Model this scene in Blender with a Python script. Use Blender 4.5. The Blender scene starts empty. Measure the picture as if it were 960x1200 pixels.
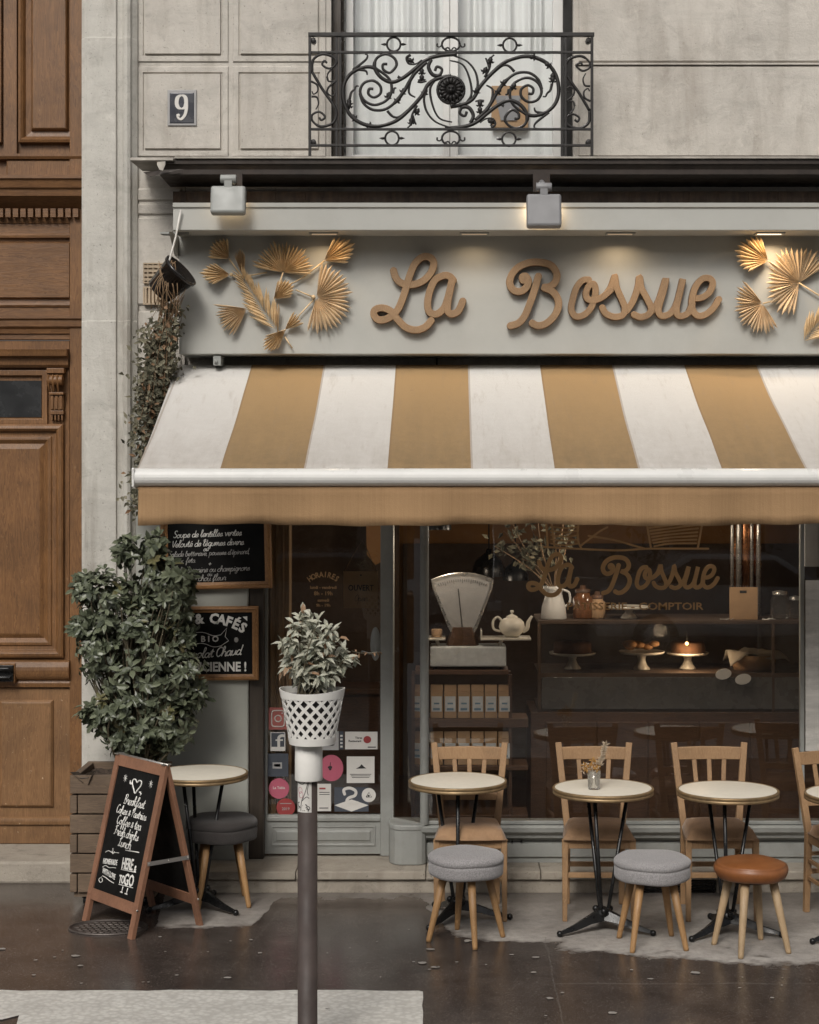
import bpy, bmesh, math, random
from mathutils import Vector, Matrix
random.seed(11)
R = math.radians
PI = math.pi
SC = bpy.context.scene
COL = SC.collection
F, X0, YH, CH = 2000.0, 525.0, 560.0, 2.465      # lens in px, principal column, horizon row, camera height

def X(px, d): return (px - X0) * d / F
def Z(py, d): return CH + (YH - py) * d / F
def P(px, py, d): return Vector((X(px, d), d, Z(py, d)))

# ------------------------------------------------------------------ materials
def _n(nt, t, **kw):
    n = nt.nodes.new(t)
    for k, v in kw.items(): setattr(n, k, v)
    return n
def _mix(nt, a, b, fac, blend='MIX'):
    m = _n(nt, 'ShaderNodeMix', data_type='RGBA', blend_type=blend)
    for s, v in ((m.inputs[6], a), (m.inputs[7], b), (m.inputs[0], fac)):
        if hasattr(v, 'is_linked') or hasattr(v, 'links'): nt.links.new(v, s)
        elif isinstance(v, (int, float)): s.default_value = v
        else: s.default_value = (*v, 1) if len(v) == 3 else v
    return m.outputs[2]
def _math(nt, op, a, b=None, c=None, clamp=False):
    m = _n(nt, 'ShaderNodeMath', operation=op); m.use_clamp = clamp
    for s, v in zip(m.inputs, (a, b, c)):
        if v is None: continue
        if isinstance(v, (int, float)): s.default_value = v
        else: nt.links.new(v, s)
    return m.outputs[0]
def _range(nt, v, a, b, c=0.0, d=1.0, smooth=False):
    m = _n(nt, 'ShaderNodeMapRange')
    if smooth: m.interpolation_type = 'SMOOTHSTEP'
    nt.links.new(v, m.inputs[0])
    for i, x in enumerate((a, b, c, d)): m.inputs[i + 1].default_value = x
    return m.outputs[0]
def _coords(nt, stretch=(1, 1, 1), rand=True, loc=None):
    tc = _n(nt, 'ShaderNodeTexCoord'); mp = _n(nt, 'ShaderNodeMapping')
    mp.inputs['Scale'].default_value = stretch
    if loc: mp.inputs['Location'].default_value = tuple(a * b for a, b in zip(loc, stretch))
    if rand:
        oi = _n(nt, 'ShaderNodeObjectInfo')
        ad = _n(nt, 'ShaderNodeVectorMath', operation='ADD')
        mu = _math(nt, 'MULTIPLY', oi.outputs['Random'], 37.0)
        nt.links.new(tc.outputs['Object'], ad.inputs[0]); nt.links.new(mu, ad.inputs[1])
        nt.links.new(ad.outputs[0], mp.inputs[0])
    else:
        nt.links.new(tc.outputs['Object'], mp.inputs[0])
    return mp.outputs[0]
def _noise(nt, vec, scale, detail=5, rough=.6, dist=0.0):
    n = _n(nt, 'ShaderNodeTexNoise'); n.inputs['Scale'].default_value = scale
    n.inputs['Detail'].default_value = detail; n.inputs['Roughness'].default_value = rough
    n.inputs['Distortion'].default_value = dist
    nt.links.new(vec, n.inputs['Vector']); return n.outputs['Fac']
def newmat(name):
    m = bpy.data.materials.new(name); m.use_nodes = True
    nt = m.node_tree; b = nt.nodes['Principled BSDF']
    return m, nt, b
def bump(nt, b, h, strength, dist=.01):
    bp = _n(nt, 'ShaderNodeBump'); bp.inputs['Strength'].default_value = strength
    bp.inputs['Distance'].default_value = dist
    nt.links.new(h, bp.inputs['Height']); nt.links.new(bp.outputs[0], b.inputs['Normal'])
def M(name, col, rough=.6, metal=0., col2=None, var=.25, vs=6, bmp=.15, bs=60, bd=.004, stretch=(1, 1, 1), dirt=0., dirtcol=(.03, .025, .02), ds=2.5, rv=.15, sheen=0., coat=0., sp=None):
    m, nt, b = newmat(name)
    v = _coords(nt, stretch); v2 = _coords(nt)
    c2 = col2 or tuple(c * (1 - var) for c in col); c1 = col if col2 else tuple(c * (1 + var) for c in col)
    f = _range(nt, _noise(nt, v, vs, 7, .65, .3), .3, .7)
    c = _mix(nt, c2, c1, f)
    if dirt:
        df = _range(nt, _noise(nt, v2, ds, 8, .7), .48, .75, 0, dirt)
        c = _mix(nt, c, dirtcol, df)
    nt.links.new(c, b.inputs['Base Color'])
    fn = _noise(nt, v, bs, 4, .6)
    nt.links.new(_range(nt, _noise(nt, v2, 9, 5), .3, .7, max(.02, rough - rv), min(1, rough + rv)), b.inputs['Roughness'])
    b.inputs['Metallic'].default_value = metal
    if sp is not None: b.inputs['Specular IOR Level'].default_value = sp
    if sheen: b.inputs['Sheen Weight'].default_value = sheen
    if coat: b.inputs['Coat Weight'].default_value = coat; b.inputs['Coat Roughness'].default_value = .2
    if bmp: bump(nt, b, fn, bmp, bd)
    return m
def wood(name, col, col2, stretch, rough=.5, gs=3.0, wear=0., wearcol=(.5, .42, .32), bmp=.2, dark=0.):
    """grain: bands of stretched noise with fine fibres"""
    m, nt, b = newmat(name)
    v = _coords(nt, stretch); v0 = _coords(nt)
    big = _noise(nt, v, gs, 4, .55, 1.2)
    ringf = _math(nt, 'FRACT', _math(nt, 'MULTIPLY', big, 9.0))
    fine = _noise(nt, v, gs * 12, 4, .7)
    f = _math(nt, 'ADD', _math(nt, 'MULTIPLY', ringf, .55), _math(nt, 'MULTIPLY', fine, .6), clamp=True)
    c = _mix(nt, col2, col, f)
    blot = _range(nt, _noise(nt, v0, 3.5, 6, .6), .35, .7, .72, 1.12)
    c = _mix(nt, (0, 0, 0), c, blot)
    if wear:
        w = _range(nt, _noise(nt, v0, 24, 8, .75, .4), .63, .68, 0, wear)
        c = _mix(nt, c, wearcol, w)
    nt.links.new(c, b.inputs['Base Color'])
    nt.links.new(_range(nt, fine, .2, .8, rough - .1, rough + .2), b.inputs['Roughness'])
    bump(nt, b, f, bmp, .003)
    return m

def stone_mat(name, col, stain, streak=.5, grime=.4):
    m, nt, b = newmat(name)
    v = _coords(nt, rand=False); vs = _coords(nt, (3.2, 3.2, .55), False)
    big = _range(nt, _noise(nt, v, 1.3, 8, .68, .5), .32, .7)
    c = _mix(nt, tuple(x * .82 for x in col), tuple(x * 1.12 for x in col), big)
    st = _range(nt, _noise(nt, vs, 2.0, 6, .6, .4), .5, .72, 0, streak)
    c = _mix(nt, c, stain, st)
    gr = _range(nt, _noise(nt, v, 5.5, 10, .75, .8), .52, .72, 0, grime)
    c = _mix(nt, c, tuple(x * .45 for x in stain), gr)
    vh = _coords(nt, (.8, .8, 3.5), False)
    hz_ = _range(nt, _noise(nt, vh, 2.4, 7, .65, .6), .5, .7, 0, .35)
    c = _mix(nt, c, tuple(x * .55 for x in col), hz_)
    pale = _range(nt, _noise(nt, v, 9, 8, .7, 1.0), .56, .7, 0, .35)
    c = _mix(nt, c, tuple(min(.8, x * 1.3) for x in col), pale)
    pit = _range(nt, _noise(nt, v, 70, 4, .6), .64, .7, 0, .5)
    c = _mix(nt, c, tuple(x * .4 for x in stain), pit)
    nt.links.new(c, b.inputs['Base Color']); b.inputs['Roughness'].default_value = .85
    h = _math(nt, 'ADD', _noise(nt, v, 60, 8, .75), _math(nt, 'MULTIPLY', _noise(nt, v, 9, 6, .6), 1.5))
    bump(nt, b, h, .5, .009)
    return m

def awning_mat(name, striped):
    m, nt, b = newmat(name); LC = (.592, 10.35, Z(428, 10.35))
    v = _coords(nt, rand=False, loc=LC)
    sp = _n(nt, 'ShaderNodeSeparateXYZ'); nt.links.new(v, sp.inputs[0])
    och = (.355, .23, .108); wht = (.60, .585, .555)
    fn = _math(nt, 'ADD', _math(nt, 'MULTIPLY', _noise(nt, _coords(nt, (7, 1.3, 1.3), False, LC), 2.0, 8, .7), .6), _math(nt, 'MULTIPLY', _noise(nt, v, 16, 6, .7), .4))
    if striped:
        fr = _math(nt, 'FRACT', _math(nt, 'DIVIDE', _math(nt, 'ADD', sp.outputs[0], 1.19 + 8.74), .874))
        s = _math(nt, 'MULTIPLY', _math(nt, 'LESS_THAN', fr, .5), _math(nt, 'GREATER_THAN', sp.outputs[0], -1.4))
        c = _mix(nt, wht, och, s)
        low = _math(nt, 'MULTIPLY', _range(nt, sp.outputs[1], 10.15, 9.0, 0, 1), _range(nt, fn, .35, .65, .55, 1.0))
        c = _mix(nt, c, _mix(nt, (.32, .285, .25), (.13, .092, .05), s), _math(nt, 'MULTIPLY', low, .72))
        vs = _coords(nt, (9, 1.2, 1.2), False, LC)
        drip = _range(nt, _noise(nt, vs, 2.5, 6, .7), .56, .78, 0, .36)
        c = _mix(nt, c, (.24, .18, .12), drip)
        seam = _math(nt, 'LESS_THAN', _math(nt, 'ABSOLUTE', _math(nt, 'SUBTRACT', _math(nt, 'FRACT', _math(nt, 'MULTIPLY', fr, 2)), .012)), .012)
        c = _mix(nt, c, (.2, .13, .07), _math(nt, 'MULTIPLY', seam, .45))
        spots = _range(nt, _noise(nt, v, 14, 5, .7), .68, .74, 0, .3)
        c = _mix(nt, c, (.16, .12, .08), spots)
    else:
        vs = _coords(nt, (40, 1, .4), False, LC)
        st = _range(nt, _noise(nt, vs, 2.0, 6, .7), .35, .75, .45, 1.1)
        c = _mix(nt, (.26, .158, .075), (.355, .22, .11), st)
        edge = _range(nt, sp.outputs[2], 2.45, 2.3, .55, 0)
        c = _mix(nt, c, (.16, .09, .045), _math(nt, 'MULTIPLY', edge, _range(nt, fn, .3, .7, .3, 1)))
    nt.links.new(c, b.inputs['Base Color']); b.inputs['Roughness'].default_value = .9
    wv = _noise(nt, v, 150, 4, .7)
    h = _math(nt, 'ADD', _math(nt, 'MULTIPLY', wv, .6), _math(nt, 'MULTIPLY', _noise(nt, v, 5, 3), 2.2))
    bump(nt, b, h, .5, .008)
    return m

def glass_mat(name, tint=(.93, .94, .92), k=2.0, dirt=.02):  # dirt: pale diffuse smears, also used to paint the veil on case glass
    m = bpy.data.materials.new(name); m.use_nodes = True; nt = m.node_tree; nt.nodes.clear()
    out = _n(nt, 'ShaderNodeOutputMaterial'); tr = _n(nt, 'ShaderNodeBsdfTransparent'); gl = _n(nt, 'ShaderNodeBsdfGlossy')
    df = _n(nt, 'ShaderNodeBsdfDiffuse'); df.inputs[0].default_value = (.5, .48, .45, 1)
    tr.inputs[0].default_value = (*tint, 1); gl.inputs['Roughness'].default_value = .012
    gl.inputs['Color'].default_value = (.95, .95, .95, 1)
    fr = _n(nt, 'ShaderNodeFresnel'); fr.inputs[0].default_value = 1.5
    v = _coords(nt, (1, 1, 1), False)
    bp = _n(nt, 'ShaderNodeBump'); bp.inputs['Strength'].default_value = .03; bp.inputs['Distance'].default_value = .02
    nt.links.new(_noise(nt, v, 1.6, 2, .5), bp.inputs['Height'])
    nt.links.new(bp.outputs[0], gl.inputs['Normal'])
    m1 = _n(nt, 'ShaderNodeMixShader'); m2 = _n(nt, 'ShaderNodeMixShader')
    nt.links.new(_math(nt, 'MULTIPLY', fr.outputs[0], k, clamp=True), m1.inputs[0])
    nt.links.new(tr.outputs[0], m1.inputs[1]); nt.links.new(gl.outputs[0], m1.inputs[2])
    sm = _range(nt, _noise(nt, _coords(nt, (1, 1, .5), False), 3, 8, .7), .4, .8, 0, dirt * 2)
    nt.links.new(sm, m2.inputs[0]); nt.links.new(m1.outputs[0], m2.inputs[1]); nt.links.new(df.outputs[0], m2.inputs[2])
    nt.links.new(m2.outputs[0], out.inputs[0]); return m

def leaf_mat(name, c1, c2, rough=.4, edge=None, trans=.15, pale=.15):
    m, nt, b = newmat(name)
    g = _n(nt, 'ShaderNodeNewGeometry')
    f = g.outputs['Random Per Island']
    v = _coords(nt, (1, 1, 1))
    c = _mix(nt, c1, c2, f)
    if edge:
        e = _range(nt, _noise(nt, v, 60, 3, .6), .45, .55, 0, .9)
        c = _mix(nt, c, edge, e)
    nt.links.new(c, b.inputs['Base Color']); b.inputs['Roughness'].default_value = rough
    b.inputs['Specular IOR Level'].default_value = .5
    if trans:
        out = nt.nodes['Material Output']; t = _n(nt, 'ShaderNodeBsdfTranslucent'); mx = _n(nt, 'ShaderNodeMixShader')
        mx.inputs[0].default_value = trans; nt.links.new(c, t.inputs[0])
        nt.links.new(b.outputs[0], mx.inputs[1]); nt.links.new(t.outputs[0], mx.inputs[2]); nt.links.new(mx.outputs[0], out.inputs[0])
    return m
def emit(name, col, s):
    m, nt, b = newmat(name); b.inputs['Base Color'].default_value = (*col, 1)
    b.inputs['Emission Color'].default_value = (*col, 1); b.inputs['Emission Strength'].default_value = s; return m

def pavement_mat():
    m, nt, b = newmat('wet asphalt pavement')
    v = _coords(nt, rand=False); sp = _n(nt, 'ShaderNodeSeparateXYZ'); nt.links.new(v, sp.inputs[0])
    x, y = sp.outputs[0], sp.outputs[1]
    cr = _n(nt, 'ShaderNodeValToRGB'); nt.links.new(_range(nt, x, -2.5, 2.5), cr.inputs[0])
    pts = [(-2.5, 11), (-1.78, 11), (-1.6, 9.35), (-1.08, 9.3), (-.98, 10.05), (-.15, 9.95), (.02, 9.2), (.3, 9.02), (.55, 8.95), (.9, 8.8), (1.5, 8.66), (2.5, 8.6)]
    els = cr.color_ramp.elements
    while len(els) < len(pts): els.new(.5)
    for e, (px, ed) in zip(els, pts):
        e.position = (px + 2.5) / 5; g = (ed - 8) / 4; e.color = (g, g, g, 1)
    edge = _math(nt, 'ADD', _math(nt, 'MULTIPLY', cr.outputs[0], 4), 8)
    n1 = _noise(nt, _coords(nt, (1, 1.6, 1), False), 3.2, 6, .6, .6); n2 = _noise(nt, v, 17, 6, .65)
    e2 = _math(nt, 'ADD', _math(nt, 'SUBTRACT', y, edge), _math(nt, 'MULTIPLY', _math(nt, 'SUBTRACT', n1, .5), .55))
    e2 = _math(nt, 'ADD', e2, _math(nt, 'MULTIPLY', _math(nt, 'SUBTRACT', n2, .5), .16))
    dry = _range(nt, e2, -.03, .1, 0, 1, True)
    back = _range(nt, y, 9.2, 10.1, 1, .42)  # shade by the step, painted by pulling dry asphalt towards the wet colour
    dry = _math(nt, 'MULTIPLY', dry, back)  # dry mask from here on also carries the painted shade by the step
    dry = _math(nt, 'MULTIPLY', dry, _range(nt, _noise(nt, v, 2.2, 5), .3, .6, .6, 1))
    fine = _noise(nt, v, 190, 3, .6); mid = _noise(nt, v, 5, 7, .65)
    wet = _mix(nt, (.036, .0275, .0235), (.080, .063, .054), _range(nt, mid, .3, .7))
    agg = _noise(nt, v, 95, 3, .7)
    wet = _mix(nt, wet, (.20, .175, .155), _range(nt, agg, .58, .68, 0, .5))
    wet = _mix(nt, wet, (.018, .015, .013), _range(nt, agg, .42, .32, 0, .55))
    wet = _mix(nt, wet, (.19, .17, .155), _range(nt, fine, .58, .7, 0, .5))
    dr = _mix(nt, (.28, .26, .238), (.43, .40, .365), _range(nt, n2, .3, .7))
    dr = _mix(nt, dr, (.12, .105, .095), _range(nt, agg, .40, .30, 0, .5))
    dr = _mix(nt, dr, (.07, .06, .055), _range(nt, fine, .6, .75, 0, .45))
    c = _mix(nt, wet, dr, dry)
    # saw-cut joints in the asphalt
    j1 = _math(nt, 'ABSOLUTE', _math(nt, 'SUBTRACT', x, _math(nt, 'ADD', .505, _math(nt, 'MULTIPLY', n1, .03))))
    j1 = _math(nt, 'MULTIPLY', _math(nt, 'LESS_THAN', j1, .004), _math(nt, 'LESS_THAN', y, 9.15))
    j2 = _math(nt, 'ABSOLUTE', _math(nt, 'SUBTRACT', y, _math(nt, 'ADD', 8.28, _math(nt, 'MULTIPLY', n1, .05))))
    j2 = _math(nt, 'MULTIPLY', _math(nt, 'LESS_THAN', j2, .007), _math(nt, 'GREATER_THAN', x, .505))
    j3 = _math(nt, 'ABSOLUTE', _math(nt, 'SUBTRACT', _math(nt, 'ADD', x, .98), _math(nt, 'MULTIPLY', _math(nt, 'SUBTRACT', y, 9.5), .12)))
    j3 = _math(nt, 'MULTIPLY', _math(nt, 'LESS_THAN', j3, .005), _math(nt, 'LESS_THAN', y, 9.9))
    j = _math(nt, 'MAXIMUM', j1, _math(nt, 'MAXIMUM', j2, _math(nt, 'MULTIPLY', j3, .6)))
    c = _mix(nt, c, (.15, .135, .12), _math(nt, 'MULTIPLY', j, .4))
    nt.links.new(c, b.inputs['Base Color'])
    rw = _range(nt, _noise(nt, v, 2.6, 6, .6, .5), .35, .68, .07, .27)
    rg = _math(nt, 'ADD', _math(nt, 'MULTIPLY', rw, _math(nt, 'SUBTRACT', 1, dry)), _math(nt, 'MULTIPLY', dry, .9))
    nt.links.new(rg, b.inputs['Roughness'])
    h = _math(nt, 'ADD', _math(nt, 'MULTIPLY', fine, .5), _math(nt, 'MULTIPLY', _noise(nt, v, 60, 4), .6))
    h = _math(nt, 'MULTIPLY', h, _range(nt, dry, 0, 1, .42, 1.0))
    bump(nt, b, h, .34, .006)
    return m

def marking_mat():
    m, nt, b = newmat('white tactile paint')
    v = _coords(nt, rand=False)
    vo = _n(nt, 'ShaderNodeTexVoronoi'); vo.inputs['Scale'].default_value = 34; nt.links.new(v, vo.inputs['Vector'])
    d = vo.outputs['Distance']
    c = _mix(nt, (.52, .505, .47), (.66, .645, .60), _range(nt, _noise(nt, v, 6, 6), .3, .7))
    c = _mix(nt, c, (.34, .32, .29), _range(nt, d, .35, .65, 0, .42))
    c = _mix(nt, c, (.07, .06, .055), _range(nt, _noise(nt, v, 3.2, 9, .72, 1.0), .655, .685, 0, .9))
    nt.links.new(c, b.inputs['Base Color']); b.inputs['Roughness'].default_value = .55
    bump(nt, b, _math(nt, 'SUBTRACT', 1, d), .5, .006)
    return m

MAT = {}
def mats():
    m = MAT
    m['stone'] = stone_mat('limestone ashlar', (.52, .488, .437), (.23, .19, .15), .42, .32)
    m['pale'] = stone_mat('pale limestone surround', (.55, .53, .48), (.24, .21, .17), .6, .4)
    m['steps'] = stone_mat('worn step stone', (.36, .32, .265), (.14, .115, .09), .4, .5)
    m['doorv'] = wood('varnished oak vertical', (.25, .122, .044), (.085, .036, .013), (9, 9, .8), .42, 2.6, .25, (.42, .3, .18))
    m['doorh'] = wood('varnished oak horizontal', (.23, .112, .042), (.08, .034, .012), (.8, 9, 9), .42, 2.6, .12, (.42, .3, .18))
    m['doorlow'] = wood('scuffed oak', (.28, .15, .064), (.12, .058, .023), (9, 9, .8), .5, 2.6, .95, (.55, .42, .28))
    m['chair'] = wood('beech chair', (.39, .24, .125), (.25, .142, .066), (8, 8, 1.2), .5, 4, .3, (.5, .36, .22))
    m['stoolw'] = wood('honey oak legs', (.46, .27, .12), (.30, .16, .064), (9, 9, 1.2), .45, 4, .25, (.25, .14, .06))
    m['stoolp'] = wood('bleached oak legs', (.50, .36, .215), (.36, .245, .135), (7, 7, 1), .5, 4)
    m['planter'] = wood('weathered deck board', (.20, .14, .092), (.095, .065, .044), (.7, 8, 9), .75, 3, .2, (.28, .24, .2))
    m['aframe'] = wood('reddish pine frame', (.29, .145, .085), (.185, .085, .048), (8, 8, 1), .55, 3, .25, (.45, .3, .22))
    m['bframe'] = wood('orange pine frame', (.37, .19, .072), (.22, .10, .035), (1.5, 6, 1.5), .45, 3)
    m['letter'] = wood('cut plywood letter', (.37, .235, .125), (.20, .12, .06), (12, 12, 4), .6, 4, .5, (.42, .29, .17))
    m['edge'] = wood('plywood letter edge', (.22, .115, .05), (.13, .065, .03), (30, 2, 30), .6, 4)
    m['dwood'] = wood('dark counter wood', (.13, .066, .034), (.065, .032, .017), (.7, 6, 6), .45, 2.5)
    m['sage'] = M('sage grey paint', (.40, .40, .37), .5, var=.05, vs=3, bmp=.06, bs=120, dirt=.18, dirtcol=(.22, .2, .165), rv=.08)
    m['sagedk'] = M('weathered sage paint', (.27, .275, .258), .55, var=.1, vs=4, bmp=.1, bs=80, dirt=.45, dirtcol=(.12, .11, .095))
    m['greyp'] = M('grey green painted render', (.34, .345, .31), .6, var=.08, vs=3, bmp=.08, dirt=.3, dirtcol=(.17, .16, .14))
    m['dkpost'] = M('dark umber painted post', (.045, .034, .025), .5, var=.3, stretch=(6, 6, .6))
    m['white'] = M('white enamel', (.66, .655, .63), .35, var=.05, bmp=.03, dirt=.12, dirtcol=(.35, .32, .28))
    m['whitep'] = M('white moulded plastic', (.80, .785, .74), .5, var=.05, bmp=.06, dirt=.22, dirtcol=(.4, .37, .32))
    m['grey'] = M('grey powder coat', (.20, .20, .205), .45, var=.06, bmp=.03)
    m['lightgrey'] = M('pale powder coat', (.28, .29, .275), .45, var=.06, bmp=.03, dirt=.2, dirtcol=(.3, .28, .25))
    m['iron'] = M('black wrought iron', (.016, .014, .013), .5, metal=.2, var=.3, bmp=.25, bs=90)
    m['cast'] = M('black cast iron gloss', (.012, .012, .012), .3, metal=.3, var=.2, bmp=.1, bs=90)
    m['zinc'] = M('weathered flashing', (.028, .020, .0155), .55, metal=.3, var=.4, dirt=.5)
    m['zincl'] = M('bent pale flashing', (.24, .22, .19), .6, metal=.2, var=.3, dirt=.4)
    m['rust'] = M('rusty shutter box', (.055, .034, .022), .7, var=.6, vs=7, stretch=(4, 1, 1), dirt=.5)
    m['black'] = M('black void paint', (.008, .007, .006), .8, bmp=0)
    m['board'] = M('chalkboard', (.007, .0068, .0065), .6, var=.5, vs=3, bmp=.05, dirt=.2, dirtcol=(.03, .03, .029), sp=.12)
    m['chalk'] = M('chalk marker', (.72, .71, .67), .9, var=.15, bmp=0)
    m['chalkg'] = M('faded chalk', (.36, .35, .33), .9, var=.4, vs=20, bmp=0)
    m['gold'] = M('gold sprayed palm', (.60, .445, .26), .42, metal=.15, var=.3, vs=12, bmp=.25, bs=120)
    m['goldp'] = M('pale gold palm', (.60, .46, .30), .48, metal=.1, var=.2, vs=12, bmp=.25, bs=120)
    m['goldpaint'] = M('ochre window paint', (.55, .335, .155), .6, var=.15, bmp=0)
    m['brass'] = M('aged brass edging', (.27, .185, .095), .45, metal=.5, var=.35, vs=10, bmp=.08)
    m['top'] = M('ivory laminate', (.72, .675, .575), .42, var=.05, vs=30, bmp=.02, dirt=.03, dirtcol=(.42, .37, .29), rv=.03)
    m['fabric'] = M('grey wool felt', (.285, .272, .272), .95, var=.42, vs=160, bmp=.5, bs=320, sheen=.3, dirt=.15, dirtcol=(.15, .14, .14))
    m['fabricd'] = M('dark grey wool felt', (.034, .029, .027), .95, var=.2, vs=160, bmp=.5, bs=320, sheen=.2)
    m['tan'] = M('tan suede upholstery', (.325, .195, .105), .85, var=.2, vs=14, bmp=.3, bs=180, sheen=.2, dirt=.3, dirtcol=(.19, .11, .058))
    m['leather'] = M('cognac leather', (.235, .085, .026), .4, rv=.06, var=.3, vs=5, bmp=.2, bs=150, dirt=.45, dirtcol=(.10, .036, .012))
    m['pole'] = M('brown street paint', (.05, .036, .031), .62, var=.25, vs=5, bmp=.15, dirt=.25, dirtcol=(.12, .09, .08))
    m['paper'] = M('white paper', (.62, .60, .56), .8, var=.06, bmp=0)
    m['paperg'] = M('greyish paper', (.34, .335, .33), .8, var=.1, bmp=0)
    m['ink'] = M('dark ink', (.03, .028, .028), .8, bmp=0)
    m['pink'] = M('pink vinyl', (.43, .10, .15), .5, var=.1, bmp=0)
    m['red'] = M('red vinyl', (.30, .045, .045), .5, var=.15, bmp=0)
    m['insta'] = M('coral vinyl', (.36, .11, .095), .5, var=.25, vs=5, bmp=0)
    m['slate'] = M('slate vinyl', (.06, .068, .085), .5, var=.1, bmp=0)
    m['kraft'] = M('kraft paper', (.40, .255, .14), .75, var=.12, vs=8, bmp=.08)
    m['label'] = M('printed bag label', (.56, .58, .58), .7, var=.15, vs=20, bmp=0)
    m['blue'] = M('blue print', (.16, .25, .33), .7, bmp=0)
    m['ceramic'] = M('ivory glazed ceramic', (.62, .58, .50), .18, var=.04, bmp=0)
    m['steel'] = M('brushed steel', (.46, .44, .41), .3, metal=.75, var=.15, vs=8, stretch=(1, 1, 14), bmp=.06)
    m['amberjar'] = M('amber glass', (.16, .07, .03), .2, var=.3, bmp=0)
    m['copper'] = M('copper boiler', (.45, .20, .09), .25, metal=.9, var=.2, bmp=.02)
    m['cake'] = M('dark cake crumb', (.11, .05, .022), .8, var=.4, vs=30, bmp=.6, bs=70)
    m['pastry'] = M('baked pastry', (.38, .19, .07), .6, var=.4, vs=20, bmp=.4, bs=50)
    m['ochre'] = M('warm ochre plaster', (.34, .165, .055), .8, var=.2, vs=2.5, bmp=.15)
    m['inner'] = M('dim brown interior', (.075, .047, .03), .8, var=.3, vs=2, bmp=.1)
    m['cloth'] = M('linen cloth', (.5, .46, .4), .9, var=.1, bmp=.3, bs=200)
    m['curtain'] = M('grey voile curtain', (.70, .705, .69), .9, var=.06, vs=3, bmp=.06)
    m['reflection'] = M('veined pale reflection', (.56, .54, .50), .3, var=.3, vs=2.2, stretch=(1, 1, 5), bmp=0)  # painted reflection for the panel on the right hand pane
    m['soil'] = M('potting soil', (.06, .042, .03), .95, var=.5, vs=40, bmp=.8, bs=60, bd=.02)
    m['stem'] = M('green brown stem', (.09, .075, .045), .7, var=.3, bmp=.2)
    m['twig'] = M('dry twig', (.23, .15, .085), .8, var=.3, bmp=.2)
    m['cord'] = M('white cord', (.62, .6, .56), .8, bmp=0)
    m['ebony'] = M('black plastic pot', (.014, .012, .011), .22, var=.3, bmp=.05)
    m['plate'] = M('navy enamel', (.035, .038, .05), .3, var=.2, bmp=.05, dirt=.2, dirtcol=(.2, .19, .17))
    m['vent'] = M('beige vent', (.42, .33, .23), .7, var=.2, bmp=.1, dirt=.4)
    m['casting'] = M('street cover casting', (.075, .062, .055), .5, metal=.4, var=.4, bmp=.3)
    m['speck'] = M('pale gum spots', (.27, .25, .225), .7, var=.2, bmp=0)
    m['leafd'] = leaf_mat('glossy evergreen leaf', (.046, .056, .034), (.165, .185, .118), .36, None, .1)
    m['leafy'] = leaf_mat('olive new leaf', (.12, .12, .05), (.17, .15, .07), .4, None, .2)
    m['leafv'] = leaf_mat('variegated leaf', (.27, .295, .23), (.54, .54, .45), .5, (.50, .49, .39), .25)
    m['leaft'] = leaf_mat('browned leaf', (.26, .15, .08), (.36, .24, .15), .7, None, .2)
    m['dry'] = leaf_mat('dry grey green leaf', (.06, .06, .038), (.27, .25, .175), .75, None, .15)
    m['floral'] = leaf_mat('dried flower', (.45, .37, .27), (.62, .52, .40), .8, None, .2)
    m['amber'] = leaf_mat('amber blossom', (.42, .22, .06), (.50, .30, .10), .8, None, .2)
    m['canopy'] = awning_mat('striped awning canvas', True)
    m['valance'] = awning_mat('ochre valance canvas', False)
    m['glass'] = glass_mat('shop glass', (.97, .97, .96), k=2.5, dirt=.006)
    m['dglass'] = glass_mat('door glass', k=1.5, dirt=.005)
    m['cglass'] = glass_mat('case glass', (.92, .92, .90), 2.2, .05)  # heavier dirt value paints the pale veil of light on the case
    m['uglass'] = glass_mat('upper window glass', (.95, .96, .96), 1.2, .03)
    m['vase'] = glass_mat('vase glass', (.98, .98, .97), .8, .1)
    m['lit'] = emit('lit downlight lens', (1, .82, .6), 4.0)
    m['litdim'] = emit('faint downlight lens', (1, .75, .5), .5)
    m['spotlit'] = emit('lit floodlight lens', (1, .78, .52), .6)
    m['pbulb'] = emit('pendant bulb', (1, .65, .35), 2.0)
    m['flame'] = emit('small lit bulb', (1, .55, .22), 7.0)
    m['pave'] = pavement_mat(); m['mark'] = marking_mat()
    m['carw'] = M('pale car paint', (.55, .55, .54), .2, var=.03, bmp=0, coat=.6)
    m['carg'] = M('silver car paint', (.34, .35, .36), .22, metal=.4, var=.03, bmp=0, coat=.6)
    m['casegrey'] = M('grey case reflection', (.10, .094, .086), .3, var=.25, vs=3, bmp=.03)  # blurry reflections in the lower case glass, painted as one grey
    m['road'] = M('street asphalt', (.05, .047, .045), .45, var=.3, bmp=.3)
    m['opp'] = stone_mat('opposite limestone', (.52, .49, .45), (.2, .17, .14), .4, .3)
    m['oppglass'] = M('dark far window', (.03, .031, .032), .2, bmp=0)
mats()
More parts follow.
